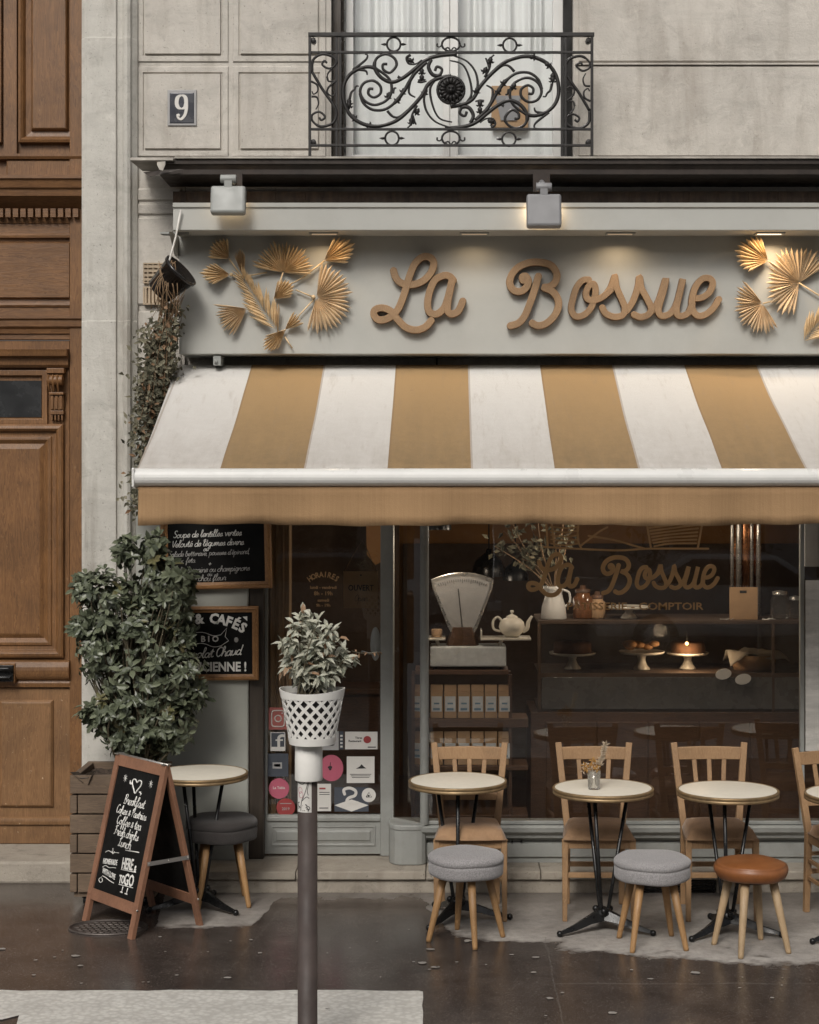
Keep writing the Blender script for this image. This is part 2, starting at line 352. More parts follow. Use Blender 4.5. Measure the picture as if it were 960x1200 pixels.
# ------------------------------------------------------------------ mesh builder
class MB:
    def __init__(s): s.v = []; s.f = []; s.m = []; s.s = []
    def add(s, vs, fs, mi=0, smooth=False):
        o = len(s.v); s.v += [Vector(v) for v in vs]
        for f in fs: s.f.append([i + o for i in f]); s.m.append(mi); s.s.append(smooth)
        return s
    def box(s, x0, x1, y0, y1, z0, z1, mi=0):
        v = [(x, y, z) for x in (x0, x1) for y in (y0, y1) for z in (z0, z1)]
        return s.add(v, [(0, 1, 3, 2), (4, 6, 7, 5), (0, 4, 5, 1), (2, 3, 7, 6), (0, 2, 6, 4), (1, 5, 7, 3)], mi)
    def obox(s, c, sz, rot=None, mi=0):
        b = MB().box(-sz[0] / 2, sz[0] / 2, -sz[1] / 2, sz[1] / 2, -sz[2] / 2, sz[2] / 2)
        M_ = Matrix.Translation(c) @ (rot.to_4x4() if rot else Matrix())
        return s.add([M_ @ v for v in b.v], b.f, mi)
    def hexa(s, bot, top, mi=0):                 # two quads, same order
        n = len(bot)
        return s.add(list(bot) + list(top), [tuple(range(n))[::-1], tuple(range(n, 2 * n))] + [(i, (i + 1) % n, n + (i + 1) % n, n + i) for i in range(n)], mi)
    def beam(s, a, b, w, d, up=(0, 0, 1), mi=0, w2=None, d2=None):
        a, b = Vector(a), Vector(b); t = (b - a).normalized(); u = Vector(up)
        if abs(t.dot(u)) > .95: u = Vector((0, 1, 0))
        x = t.cross(u).normalized(); y = x.cross(t).normalized()
        w2 = w2 or w; d2 = d2 or d
        q = lambda c, w, d: [c + x * w / 2 * i + y * d / 2 * j for i, j in ((-1, -1), (1, -1), (1, 1), (-1, 1))]
        return s.hexa(q(a, w, d), q(b, w2, d2), mi)
    def tube(s, pts, r, n=8, mi=0, cap=True):
        pts = [Vector(p) for p in pts]; m = len(pts)
        rs = r if isinstance(r, (list, tuple)) else [r] * m
        t0 = (pts[1] - pts[0]).normalized(); nrm = t0.orthogonal().normalized(); vs = []; fs = []
        for i, p in enumerate(pts):
            a = pts[max(0, i - 1)]; b = pts[min(m - 1, i + 1)]; t = (b - a)
            if t.length < 1e-9: t = t0
            t = t.normalized(); nrm = (nrm - t * nrm.dot(t))
            if nrm.length < 1e-6: nrm = t.orthogonal()
            nrm = nrm.normalized(); bn = t.cross(nrm)
            for k in range(n):
                a_ = 2 * PI * k / n; vs.append(p + (nrm * math.cos(a_) + bn * math.sin(a_)) * rs[i])
        for i in range(m - 1):
            for k in range(n):
                fs.append((i * n + k, i * n + (k + 1) % n, (i + 1) * n + (k + 1) % n, (i + 1) * n + k))
        if cap: fs += [tuple(range(n))[::-1], tuple(range((m - 1) * n, m * n))]
        return s.add(vs, fs, mi, True)
    def lathe(s, prof, c=(0, 0, 0), n=28, mi=0, M_=None, cap=True):
        c = Vector(c); vs = []; fs = []; m = len(prof)
        for r, z in prof:
            for k in range(n):
                a = 2 * PI * k / n; v = Vector((r * math.cos(a), r * math.sin(a), z))
                vs.append((M_ @ v if M_ else v) + c)
        for i in range(m - 1):
            for k in range(n): fs.append((i * n + k, i * n + (k + 1) % n, (i + 1) * n + (k + 1) % n, (i + 1) * n + k))
        s.add(vs, fs, mi, True)
        if cap: s.add(vs[:n], [tuple(range(n))[::-1]], mi); s.add(vs[-n:], [tuple(range(n))], mi)
        return s
    def ball(s, c, r, n=10, mi=0, sq=(1, 1, 1)):
        pr = [(max(1e-4, r * math.sin(PI * i / (n - 1))), -r * math.cos(PI * i / (n - 1))) for i in range(n)]
        o = len(s.v); s.lathe(pr, (0, 0, 0), n + 4, mi)
        for i in range(o, len(s.v)): s.v[i] = Vector((s.v[i].x * sq[0], s.v[i].y * sq[1], s.v[i].z * sq[2])) + Vector(c)
        return s
    def rings(s, x0, x1, z0, z1, prof, mi=0, fill=True):
        """nested rectangles: prof = [(inset, y), ...]; mitred mouldings"""
        vs = []; fs = []
        for i, y in prof: vs += [(x0 + i, y, z0 + i), (x1 - i, y, z0 + i), (x1 - i, y, z1 - i), (x0 + i, y, z1 - i)]
        for k in range(len(prof) - 1):
            for j in range(4): fs.append((k * 4 + j, k * 4 + (j + 1) % 4, k * 4 + 4 + (j + 1) % 4, k * 4 + 4 + j))
        if fill: o = 4 * (len(prof) - 1); fs.append((o, o + 1, o + 2, o + 3))
        return s.add(vs, fs, mi)
    def strip(s, prof, x0, x1, mi=0):
        """extrude a closed (y,z) outline along x"""
        n = len(prof); vs = [(x0, y, z) for y, z in prof] + [(x1, y, z) for y, z in prof]
        return s.add(vs, [(i, (i + 1) % n, n + (i + 1) % n, n + i) for i in range(n)] + [tuple(range(n))[::-1], tuple(range(n, 2 * n))], mi)
    def ribbon(s, pts, w, y0, th, ch=.003, ramp=.004, mi=0, mside=None, fr=None):
        """flat band in the x-z plane following pts [(x,z)], front face towards -y at y0, thickness th; chamfered, round ends"""
        pts = [Vector(p) for p in pts]; ws = w if isinstance(w, list) else [w] * len(pts)
        t0 = (pts[1] - pts[0]).normalized(); t1 = (pts[-1] - pts[-2]).normalized()
        pre = []; post = []
        for a in (88, 65, 40, 18):
            a = R(a); pre.append((pts[0] - t0 * ws[0] * math.sin(a), ws[0] * math.cos(a) + 1e-4))
            post.insert(0, (pts[-1] + t1 * ws[-1] * math.sin(a), ws[-1] * math.cos(a) + 1e-4))
        allp = pre + list(zip(pts, ws)) + post; m = len(allp); vs = []; fs = []; f2 = []
        for i, (p, hw) in enumerate(allp):
            a = allp[max(0, i - 1)][0]; b = allp[min(m - 1, i + 1)][0]; t = (b - a).normalized(); n = Vector((-t.y, t.x))
            yf = y0 - ramp * i / m; c_ = min(ch, hw * .6)
            for o, y in ((-hw, y0 + th), (-hw, yf + ch), (-hw + c_, yf), (hw - c_, yf), (hw, yf + ch), (hw, y0 + th)):
                q = p + n * o; vs.append((q.x, y, q.y))
        for i in range(m - 1):
            for k in range(6):
                q = (i * 6 + k, i * 6 + (k + 1) % 6, (i + 1) * 6 + (k + 1) % 6, (i + 1) * 6 + k)
                (fs if k in (1, 2, 3) else f2).append(q)
        s.add(vs, fs, mi); s.add(vs, f2, mi if mside is None else mside)
        return s
    def xf(s, M_):
        s.v = [M_ @ v for v in s.v]; return s
    def merge(s, o, M_=None):
        return s.add([M_ @ v for v in o.v] if M_ else o.v, [], 0) if False else s._m(o, M_)
    def _m(s, o, M_):
        k = len(s.v); s.v += [(M_ @ v) if M_ else v.copy() for v in o.v]
        s.f += [[i + k for i in f] for f in o.f]; s.m += o.m; s.s += o.s; return s

OFF = {}
def build(name, mb, mats_, parent=None, bevel=0., weld=False, recalc=True, solid=0., local=False, label=None, seg=2):
    me = bpy.data.meshes.new(name)
    off = OFF.get(parent.name, Vector()) if parent and not local else Vector()
    me.from_pydata([tuple(v - off) for v in mb.v], [], mb.f)
    for k in (mats_ if isinstance(mats_, (list, tuple)) else [mats_]): me.materials.append(MAT[k] if isinstance(k, str) else k)
    me.polygons.foreach_set('material_index', mb.m); me.polygons.foreach_set('use_smooth', mb.s)
    if recalc or weld:
        bm = bmesh.new(); bm.from_mesh(me)
        if weld: bmesh.ops.remove_doubles(bm, verts=bm.verts, dist=1e-5)
        if recalc: bmesh.ops.recalc_face_normals(bm, faces=bm.faces)
        bm.to_mesh(me); bm.free()
    me.update()
    o = bpy.data.objects.new(name, me); COL.objects.link(o)
    if parent: o.parent = parent; OFF[o.name] = off
    if bevel:
        b = o.modifiers.new('bevel', 'BEVEL'); b.width = bevel; b.segments = seg; b.limit_method = 'ANGLE'; b.angle_limit = R(40)
    if solid:
        so = o.modifiers.new('solid', 'SOLIDIFY'); so.thickness = solid; so.offset = 0
    if label: o['label'] = label
    return o
def tag(o, label, cat, group=None):
    o['label'] = label; o['category'] = cat
    if group: o['group'] = group
    return o
def thing(name, label, cat, loc=(0, 0, 0), rz=0., group=None):
    o = bpy.data.objects.new(name, None); COL.objects.link(o); o.location = loc; o.rotation_euler = (0, 0, rz)
    o.empty_display_size = .1
    OFF[o.name] = Vector(loc); return tag(o, label, cat, group)
def single(name, mb, mats_, label, cat, loc=(0, 0, 0), group=None, **kw):
    OFF['~'] = Vector(loc)
    mb.v = [v - Vector(loc) for v in mb.v]
    o = build(name, mb, mats_, **kw); o.location = loc
    return tag(o, label, cat, group)
def struct(name, mb, mats_, **kw):
    o = build(name, mb, mats_, **kw); o['kind'] = 'structure'; return o
KIDS = {}
def dup(root, loc, rz, label, group=None):
    def cp(o, par):
        c = o.copy(); COL.objects.link(c)
        if par: c.parent = par
        for ch in o.children: cp(ch, c)
        return c
    r = cp(root, None); r.location = loc; r.rotation_euler = (0, 0, rz); r['label'] = label
    if group: r['group'] = group
    return r

def cr(pts, k=6, closed=False):
    """Catmull-Rom through points (any dimension)"""
    pts = [Vector(p) for p in pts]; out = []; n = len(pts)
    if n < 3: return pts
    for i in range(n - 1):
        p0 = pts[max(0, i - 1)]; p1 = pts[i]; p2 = pts[i + 1]; p3 = pts[min(n - 1, i + 2)]
        for j in range(k):
            t = j / k
            out.append(.5 * ((2 * p1) + (p2 - p0) * t + (2 * p0 - 5 * p1 + 4 * p2 - p3) * t * t + (3 * p1 - p0 - 3 * p2 + p3) * t ** 3))
    out.append(pts[-1]); return out

# ------------------------------------------------------------------ lettering
GL = {  # single-stroke hand: x-height 10, ascender 20
 'a': (10, [[(8,8),(5,10),(1,7),(1,2),(4,0),(7,3),(8,10),(8,3),(9,0),(11,2)]]),
 'b': (10, [[(0,5),(3,14),(4,19),(2,18),(1,3),(4,0),(8,3),(8,7),(5,9),(8,10),(10,9)]]),
 'c': (9, [[(8,8),(5,10),(1,7),(1,2),(4,0),(9,2)]]),
 'd': (10, [[(8,8),(4,10),(1,6),(1,2),(4,0),(8,4),(9,20)],[(9,20),(8,4),(9,0),(11,2)]]),
 'e': (9, [[(0,3),(6,5),(8,8),(5,10),(1,6),(2,1),(5,0),(9,3)]]),
 'f': (8, [[(0,4),(6,14),(7,19),(4,19),(3,10),(2,-8),(4,-7),(4,1),(8,3)]]),
 'g': (10, [[(8,8),(4,10),(1,6),(2,1),(5,1),(8,5),(8,10),(8,-5),(5,-9),(2,-6),(10,2)]]),
 'h': (10, [[(0,4),(4,15),(3,20),(1,17),(1,0)],[(1,0),(2,6),(5,10),(8,8),(8,2),(9,0),(11,2)]]),
 'i': (5, [[(0,4),(2,10),(2,2),(3,0),(6,2)],[(2,14),(2.6,15)]]),
 'k': (10, [[(0,4),(4,15),(3,20),(1,17),(1,0)],[(8,9),(5,10),(1,5),(4,5),(8,0),(10,2)]]),
 'l': (6, [[(0,4),(5,15),(4,20),(2,18),(2,2),(4,0),(7,2)]]),
 'm': (14, [[(0,8),(1,10),(1,0),(3,8),(5,10),(6,8),(6,0),(8,8),(10,10),(11,8),(11,2),(13,0),(15,2)]]),
 'n': (10, [[(0,8),(1,10),(1,0),(3,8),(6,10),(8,8),(8,2),(9,0),(11,2)]]),
 'o': (10, [[(5,10),(1,7),(1,2),(4,0),(8,3),(8,8),(5,10),(7,8),(11,9)]]),
 'p': (10, [[(0,6),(1,10),(1,-10)],[(1,5),(4,10),(8,7),(7,2),(4,0),(1,2)],[(4,0),(10,2)]]),
 'q': (10, [[(8,8),(4,10),(1,6),(2,1),(5,1),(8,5),(8,10),(8,-10),(10,-6)]]),
 'r': (8, [[(0,4),(2,11),(3,9),(7,9),(6,3),(7,0),(9,2)]]),
 's': (8, [[(0,2),(5,10),(6,5),(5,1),(2,0),(1,2)],[(5,1),(9,2)]]),
 't': (7, [[(0,4),(4,17),(3,3),(5,0),(8,2)],[(0,11),(7,12)]]),
 'u': (10, [[(0,6),(1,10),(1,2),(4,0),(7,3),(8,10),(8,2),(11,2)]]),
 'v': (9, [[(0,8),(1,10),(4,0),(8,10),(9,9)]]),
 'x': (9, [[(0,9),(8,0)],[(8,10),(0,0)]]),
 'y': (10, [[(0,6),(1,10),(1,4),(4,2),(8,5)],[(8,10),(8,-5),(5,-9),(2,-6),(10,2)]]),
 'B': (11, [[(2,19),(2,0)],[(0,17),(6,20),(9,16),(6,11),(3,10),(8,9),(9,4),(6,0),(0,1)]]),
 'C': (11, [[(9,17),(6,20),(1,14),(1,5),(5,0),(10,4)]]),
 'F': (10, [[(4,18),(3,2),(0,1)],[(0,16),(3,20),(10,19)],[(1,10),(7,11)]]),
 'G': (11, [[(9,17),(6,20),(1,14),(1,5),(5,0),(9,4),(9,9),(5,9)]]),
 'L': (10, [[(1,15),(3,13),(7,17),(6,20),(4,17),(3,5),(0,1),(2,0),(5,2),(9,0)]]),
 'O': (11, [[(6,20),(1,14),(1,5),(5,0),(10,5),(10,15),(6,20)]]), 'z': (9, [[(0,9),(8,10),(0,0),(9,1)]]), 'w': (13, [[(0,8),(1,10),(3,0),(6,9),(9,0),(12,10)]]), 'j': (6, [[(3,10),(3,-6),(0,-8)],[(3,14),(3.5,15)]]),
 'P': (10, [[(3,19),(2,0)],[(0,15),(3,20),(8,18),(8,12),(3,9)]]),
 'Q': (12, [[(6,20),(1,14),(1,5),(5,0),(10,5),(10,15),(6,20)],[(6,5),(11,-1)]]),
 'S': (10, [[(9,17),(6,20),(2,17),(3,12),(8,8),(8,3),(4,0),(0,3)]]),
 'V': (10, [[(0,19),(4,0),(10,20)]]),
 '&': (9, [[(8,0),(2,9),(4,12),(6,9),(1,4),(3,0),(8,5)]]),
 '+': (10, [[(1,6),(9,6)],[(5,2),(5,10)]]), ',': (4, [[(2,1),(1,-3)]]), "'": (4, [[(2,18),(1,14)]]), '-': (6, [[(1,5),(5,5)]]),
}
ACC = {'é': ('e', [(3,13),(6,16)]), 'â': ('a', [(2,13),(4,16),(6,13)])}
def script(mb, text, x, z, size, fn, r=.0025, slant=.25, mi=0, align='l', jit=.4, n=5, rnd=None, up=0.):
    """hand lettering as thin chalk lines; fn maps board (u,v) to a point; size = x-height"""
    rnd = rnd or random; k = size / 10
    wd = sum((6 if c == ' ' else GL[ACC[c][0] if c in ACC else c][0]) for c in text) * k
    if align == 'c': x -= wd / 2
    pen = x
    for c in text:
        if c == ' ': pen += 6 * k; continue
        base = ACC[c][0] if c in ACC else c
        w, st = GL[base]; st = list(st) + ([ACC[c][1]] if c in ACC else [])
        jy = rnd.uniform(-jit, jit); js = 1 + rnd.uniform(-.04, .04)
        for s_ in st:
            pts = cr([(px, py * js + jy) for px, py in s_], 3)
            mb.tube([fn(pen + (p.x + p.y * slant) * k, z + p.y * k + (pen - x) * up) for p in pts], r, n, mi)
        pen += w * k
    return wd
def block(text, size, off=0.0, ext=.0015, align='CENTER', sx=1.0):
    """built-in sans face turned into a mesh builder, in the x-z plane facing -y"""
    cu = bpy.data.curves.new('t', 'FONT'); cu.body = text; cu.size = size; cu.align_x = align; cu.extrude = ext; cu.offset = off
    cu.resolution_u = 2
    ob = bpy.data.objects.new('t', cu); COL.objects.link(ob)
    dg = bpy.context.evaluated_depsgraph_get(); me = bpy.data.meshes.new_from_object(ob.evaluated_get(dg))
    mb = MB(); mb.add([(v.co.x * sx, -v.co.z, v.co.y) for v in me.vertices], [tuple(p.vertices) for p in me.polygons])
    bpy.data.objects.remove(ob); bpy.data.curves.remove(cu); bpy.data.meshes.remove(me)
    return mb
def arc_block(mb, text, size, c, rad, a0, a1, off=0., y=0., sx=1.):
    """letters along an arc about c=(x,z); a0..a1 degrees, 90 = top"""
    n = len(text)
    for i, ch in enumerate(text):
        if ch == ' ': continue
        a = R(a0 + (a1 - a0) * i / max(1, n - 1)); b = block(ch, size, off, sx=sx)
        rot = Matrix.Rotation(-(a - PI / 2) if False else (PI / 2 - a), 4, 'Y')
        mb._m(b, Matrix.Translation((c[0] + rad * math.cos(a), y, c[1] + rad * math.sin(a))) @ rot)

# ------------------------------------------------------------------ leaves
def leaf(mb, p, d, up, l, w, fold=.25, droop=.2, mi=0, rich=True):
    d = Vector(d).normalized(); up = Vector(up); s_ = d.cross(up)
    if s_.length < 1e-4: s_ = d.orthogonal()
    s_.normalize(); u = s_.cross(d).normalized(); p = Vector(p)
    q = lambda t, o, h: p + d * l * t + s_ * w * o + u * (h * w) - u * droop * l * t * t
    if rich:
        vs = [q(0, 0, 0), q(.3, .38, fold), q(.7, .42, fold), q(1, 0, 0), q(.7, -.42, fold), q(.3, -.38, fold), q(.35, 0, 0), q(.7, 0, 0)]
        mb.add(vs, [(0, 6, 1), (6, 7, 2, 1), (7, 3, 2), (0, 5, 6), (6, 5, 4, 7), (7, 4, 3)], mi, False)
    else:
        mb.add([q(0, 0, 0), q(.5, .45, fold), q(1, 0, 0), q(.5, -.45, fold)], [(0, 2, 1), (0, 3, 2)], mi, False)
def rdir(rnd): 
    while True:
        v = Vector((rnd.uniform(-1, 1), rnd.uniform(-1, 1), rnd.uniform(-1, 1)))
        if .05 < v.length < 1: return v.normalized()
# ================================================================== GROUND
g = MB(); g.add([(-60, -60, 0), (60, -60, 0), (60, 80, 0), (-60, 80, 0)], [(0, 1, 2, 3)])
struct('ground', g, 'road')
g = MB(); g.add([(-14, 5.6, .004), (14, 5.6, .004), (14, 12, .004), (-14, 12, .004)], [(0, 1, 2, 3)])
struct('pavement', g, 'pave')
g = MB(); xr = -.117
rnd = random.Random(4)
pts = [(-2.02, 7.74), (-1.96, 7.80), (-1.93, 7.62), (-1.9, 6.9), (-.135, 6.9)]
pts += [(xr + rnd.uniform(-.006, .006), 6.9 + i * .105) for i in range(1, 13)]
pts += [(-.14 - i * .1, 8.178 + rnd.uniform(-.008, .012)) for i in range(0, 22)] + [(-2.4, 8.18), (-2.4, 7.73)]
g.add([(x, y, .009) for x, y in pts], [tuple(range(len(pts)))])
struct('road_marking', g, 'mark')
# pale trodden gum spots and wet leaves: too many to count
g = MB(); rnd = random.Random(8)
for i in range(125):
    y = rnd.uniform(7.3, 9.4); x = rnd.uniform(-2.7, 2.6)
    r = rnd.choice([.006, .008, .012, .02]) * rnd.uniform(.7, 1.25)
    n = 7; a0 = rnd.uniform(0, 6)
    if x < xr + .1 and y < 8.25: continue
    g.add([(x + r * rnd.uniform(.7, 1.3) * math.cos(a0 + k * 2 * PI / n), y + r * .8 * rnd.uniform(.7, 1.3) * math.sin(a0 + k * 2 * PI / n), .0085) for k in range(n)], [tuple(range(n))])
o = build('gum_spots', g, 'speck'); o['kind'] = 'stuff'

# ================================================================== BUILDING
bld = thing('apartment_building', 'pale limestone apartment building with scrolled balcony over the shop', 'building', (0, 10.5, 0))
W = 10.5
w = MB()
wx0, wx1 = X(388, W), X(672, W)
w.box(-1.93, -1.62, W, 10.95, 0, 4.4)
w.box(-1.93, wx0, W, 10.95, 4.4, 7.6); w.box(wx1, 7, W, 10.95, 4.4, 7.6); w.box(wx0, wx1, W, 10.95, 6.95, 7.6)
w.box(2.95, 7, W, 10.95, 0, 4.4); w.box(-1.62, 2.95, W + .05, 10.95, 3.0, 4.4)
w.box(-7, -4.1, W, 10.95, 0, 7.6); w.box(-4.1, -1.93, W + .003, 10.95, 6.1, 7.6)
boss = [(0, W + .02), (0, W - .004), (.005, W - .010), (.036, W - .010), (.040, W + .004), (.046, W + .004), (.050, W - .018)]
plain = [(0, W + .02), (0, W - .006), (.007, W - .014)]
def blk(x0, x1, z0, z1, pr=None): w.rings(x0, x1, z0, z1, pr or boss)
for z0, z1 in ((4.44, 4.995), (5.022, 5.6), (5.625, 6.2), (6.225, 6.8)):
    blk(X(161, W), X(268, W), z0, z1); blk(X(273, W), wx0 - .03, z0, z1)
    blk(wx1 + .03, X(1010, W), z0 + .0, z1, plain); blk(X(1015, W), X(1300, W), z0, z1, plain); blk(X(1305, W), 5.8, z0, z1, plain)
w.box(wx1 + .01, 6.2, W - .022, W + .01, 5.003, 5.014)
for z0, z1 in ((4.17, 4.245), (4.085, 4.15), (3.53, 4.065), (2.9, 3.49), (2.2, 2.87)):
    w.rings(X(161, W), -1.64, z0, z1, [(0, W + .02), (0, W - .008), (.008, W - .014)])
for z0 in (0.5, 1.1, 1.7, 2.3, 2.9, 3.5): w.rings(3.0, 4.4, z0, z0 + .57, boss); w.rings(-5.6, -4.2, z0, z0 + .57, boss)
build('stone_wall', w, 'stone', bld)
# moulded surround of the big door
def jamb(sgn, xc):
    j = MB()
    prof = [(-2.243, 10.97), (-2.243, 10.45), (-2.22, 10.44), (-2.218, 10.415), (-2.2, 10.405), (-2.025, 10.405), (-2.02, 10.425), (-1.99, 10.43), (-1.975, 10.41), (-1.955, 10.40), (-1.938, 10.412), (-1.932, 10.44), (-1.918, 10.455), (-1.905, 10.47), (-1.903, 10.5), (-1.905, 10.97)]
    n = len(prof); zs = [0, .13, .7, .702, 1.6, 1.603, 3.42, 3.424, 5.15, 5.154, 6.0]
    vs = []; fs = []
    for i, z in enumerate(zs):
        gi = .004 if i in (3, 5, 7, 9) else 0
        for x, y in prof: vs.append((x, y + gi, z))
    for i in range(len(zs) - 1):
        for k in range(n): fs.append((i * n + k, i * n + (k + 1) % n, (i + 1) * n + (k + 1) % n, (i + 1) * n + k))
    fs += [tuple(range(n))[::-1], tuple(range((len(zs) - 1) * n, len(zs) * n))]
    j.add(vs, fs)
    j.box(-2.275, -1.9, 10.385, 10.97, 0, .66)      # plinth block
    if sgn < 0:
        for v in j.v: v.x = 2 * xc - v.x
    return j
XC = X(-34, 10.85)
build('door_surround', jamb(1, 0), 'pale', bld, bevel=.006); build('door_surround', jamb(-1, XC), 'pale', bld, bevel=.006)
s = MB().box(2 * XC + 1.92, -1.92, 10.41, 10.96, 6.003, 6.3); build('door_lintel', s, 'pale', bld, bevel=.01)
s = MB().box(2 * XC + 1.9, -1.86, 10.36, 10.97, 0, .135); build('door_step', s, 'steps', bld, bevel=.015)
# ledge over the shop
le = MB()
le.strip([(10.5, 4.352), (10.08, 4.352), (10.07, 4.343), (10.07, 4.318), (10.085, 4.312), (10.10, 4.29), (10.10, 4.262), (10.13, 4.258), (10.2, 4.258), (10.3, 4.255), (10.5, 4.255)], X(186, 10.07), 6.9)
build('ledge', le, 'zinc', bld)
le = MB(); le.strip([(10.46, 4.36), (10.06, 4.36), (10.055, 4.348), (10.062, 4.346), (10.46, 4.352)], X(205, 10.06), 6.9)
build('ledge_flashing', le, 'zincl', bld)
le = MB()
le.strip([(10.46, 4.365), (10.05, 4.35), (10.045, 4.335), (10.055, 4.333), (10.46, 4.345)], X(153, 10.05), X(203, 10.05))
le.add([P(184, 190, 10.04), P(194, 189, 10.04), P(194, 193, 10.03), P(191, 200, 10.02), P(187, 199, 10.02), P(184.5, 194, 10.03)], [(0, 1, 2, 3, 4, 5)])
build('torn_flashing', le, 'zincl', bld, solid=.003)
le = MB(); le.add([P(168, 202, 10.12), P(190, 199, 10.1), P(215, 198, 10.1), P(215, 203, 10.1), P(186, 205, 10.09), P(176, 207, 10.1)], [(0, 1, 2, 3, 4, 5)]); build('torn_flashing', le, 'zinc', bld, solid=.003)
s = MB().box(X(205, 10.4), 2.98, 10.33, 10.549, 4.02, 4.199)
for i in range(26): s.box(-1.6 + i * .18, -1.585 + i * .18, 10.322, 10.33, 4.03, 4.19)
build('shutter_box', s, 'rust', bld)
# step under the shop
s = MB().box(-1.47, 1.098, 10.12, 10.56, 0, .085); s.box(1.592, 2.98, 10.12, 10.56, 0, .085); s.box(1.1, 1.59, 10.2, 10.55, 0, .084)
build('shop_step', s, 'steps', bld, bevel=.008)
s = MB()
xs = [-1.49, -.9, -.13, .55, 1.2, 1.85, 2.45, 2.98]
for a, b in zip(xs, xs[1:]): s.box(a + .002, b - .002, 10.095, 10.56, .087, .136)
build('step_nosing', s, 'steps', bld, bevel=.006)
s = MB()
for i in range(5): s.box(1.105, 1.585, 10.115, 10.13, .008 + i * .0155, .014 + i * .0155)
for i in range(3): s.box(1.11 + i * .23, 1.12 + i * .23, 10.121, 10.135, .002, .082)
build('step_grille', s, 'cast', bld)
# rendered wall panel beside the shop door
s = MB().box(-1.9, X(291, 10.4), 10.4, 10.499, .137, 3.0); s.box(X(288.6, 10.4), X(290, 10.4), 10.394, 10.4, .14, 3.0)
build('painted_panel', s, 'greyp', bld)
# upper french window
fr = MB(); d = 10.74
za, zb = 4.37, 6.94
def vbar(px0, px1, dd=0, t=.06): fr.box(X(px0, d), X(px1, d), d + dd, d + dd + t, za, zb)
fr.box(wx0, wx1, d + .005, d + .065, za - .02, za + .13); fr.box(wx0, wx1, d + .007, d + .065, zb - .1, zb + .01)
vbar(405, 414); vbar(648, 660); vbar(519, 527, -.01); vbar(527.5, 537, -.004)
wf = build('window', fr, 'white', bld, bevel=.004)
gl = MB().add([(X(410, d), d + .03, za + .1), (X(655, d), d + .03, za + .1), (X(655, d), d + .03, zb), (X(410, d), d + .03, zb)], [(0, 1, 2, 3)])
build('pane', gl, 'uglass', wf)
def curtain(px0, px1, dd, seed, z0, z1, amp=.034):
    c = MB(); rr = random.Random(seed); n = 90; x0, x1 = X(px0, dd), X(px1, dd); ph = [rr.uniform(0, 6) for _ in range(4)]
    vs = []; fs = []
    for i in range(n + 1):
        t = i / n; x = x0 + (x1 - x0) * t
        y = dd + amp * (math.sin(t * 38 + ph[0] + 1.8 * math.sin(t * 9 + ph[1])) + .5 * math.sin(t * 71 + ph[2]))
        vs += [(x, y, z0), (x + .01 * math.sin(t * 20), y * .5 + dd * .5, z1)]
    for i in range(n): fs.append((2 * i, 2 * i + 2, 2 * i + 3, 2 * i + 1))
    return c.add(vs, fs, 0, True)
build('curtain', curtain(404, 522, 10.90, 1, za, zb), 'curtain', wf); build('curtain', curtain(532, 662, 10.89, 2, za, zb), 'curtain', wf)
build('voile', curtain(408, 655, 10.84, 5, za, Z(64, 10.84), .012), 'curtain', wf)
sh = MB()
for i in range(5): sh.box(X(390, 10.6) + .001 + i * .004, X(390, 10.6) + .05, 10.58 + i * .02, 10.592 + i * .02, za, zb)
sh.tube([(X(400, 10.66), 10.66, za), (X(400, 10.66), 10.66, zb)], .018, 10)
for i in range(40): sh.tube([(X(396.5, 10.65), 10.645, za + i * .065), (X(403.5, 10.65), 10.645, za + .04 + i * .065)], .007, 5)
build('folded_shutter', sh, 'dkpost', bld)
sh = MB()
for i in range(5): sh.box(X(670, 10.6) - .05, X(670, 10.6) - .001 - i * .004, 10.58 + i * .02, 10.592 + i * .02, za, zb)
build('folded_shutter', sh, 'black', bld)
s = MB().box(-.9, 1.0, 11.5, 11.55, 4.3, 7.2); s.box(-.9, 1.0, 10.951, 11.5, 7.1, 7.15); s.box(-.95, -.9, 10.951, 11.5, 4.3, 7.1); s.box(1.0, 1.05, 10.951, 11.5, 4.3, 7.1); s.box(-.9, 1., 10.8, 11.5, 4.30, 4.34)
build('upper_room', s, 'inner', bld)
# box with a pot on the inner sill
bx = thing('cardboard_box', 'tan cardboard box with a grey front standing inside the upper window', 'box', (X(597, 10.80), 10.8, 4.5))
s = MB(); s.box(X(576, 10.79), X(619, 10.79), 10.775, 10.82, Z(150, 10.79), Z(101, 10.79)); build('carton', s, 'kraft', bx, bevel=.004)
s = MB(); s.hexa([P(582, 118, 10.772), P(609, 118, 10.772), P(609, 118, 10.765), P(582, 118, 10.765)], [P(579, 112, 10.772), P(612, 112, 10.772), P(612, 112, 10.765), P(579, 112, 10.765)])
s.hexa([P(587, 141, 10.772), P(606, 141, 10.772), P(606, 141, 10.766), P(587, 141, 10.766)], [P(582, 118.5, 10.772), P(610, 118.5, 10.772), P(610, 118.5, 10.766), P(582, 118.5, 10.766)])
build('printed_pot', s, 'grey', bx)
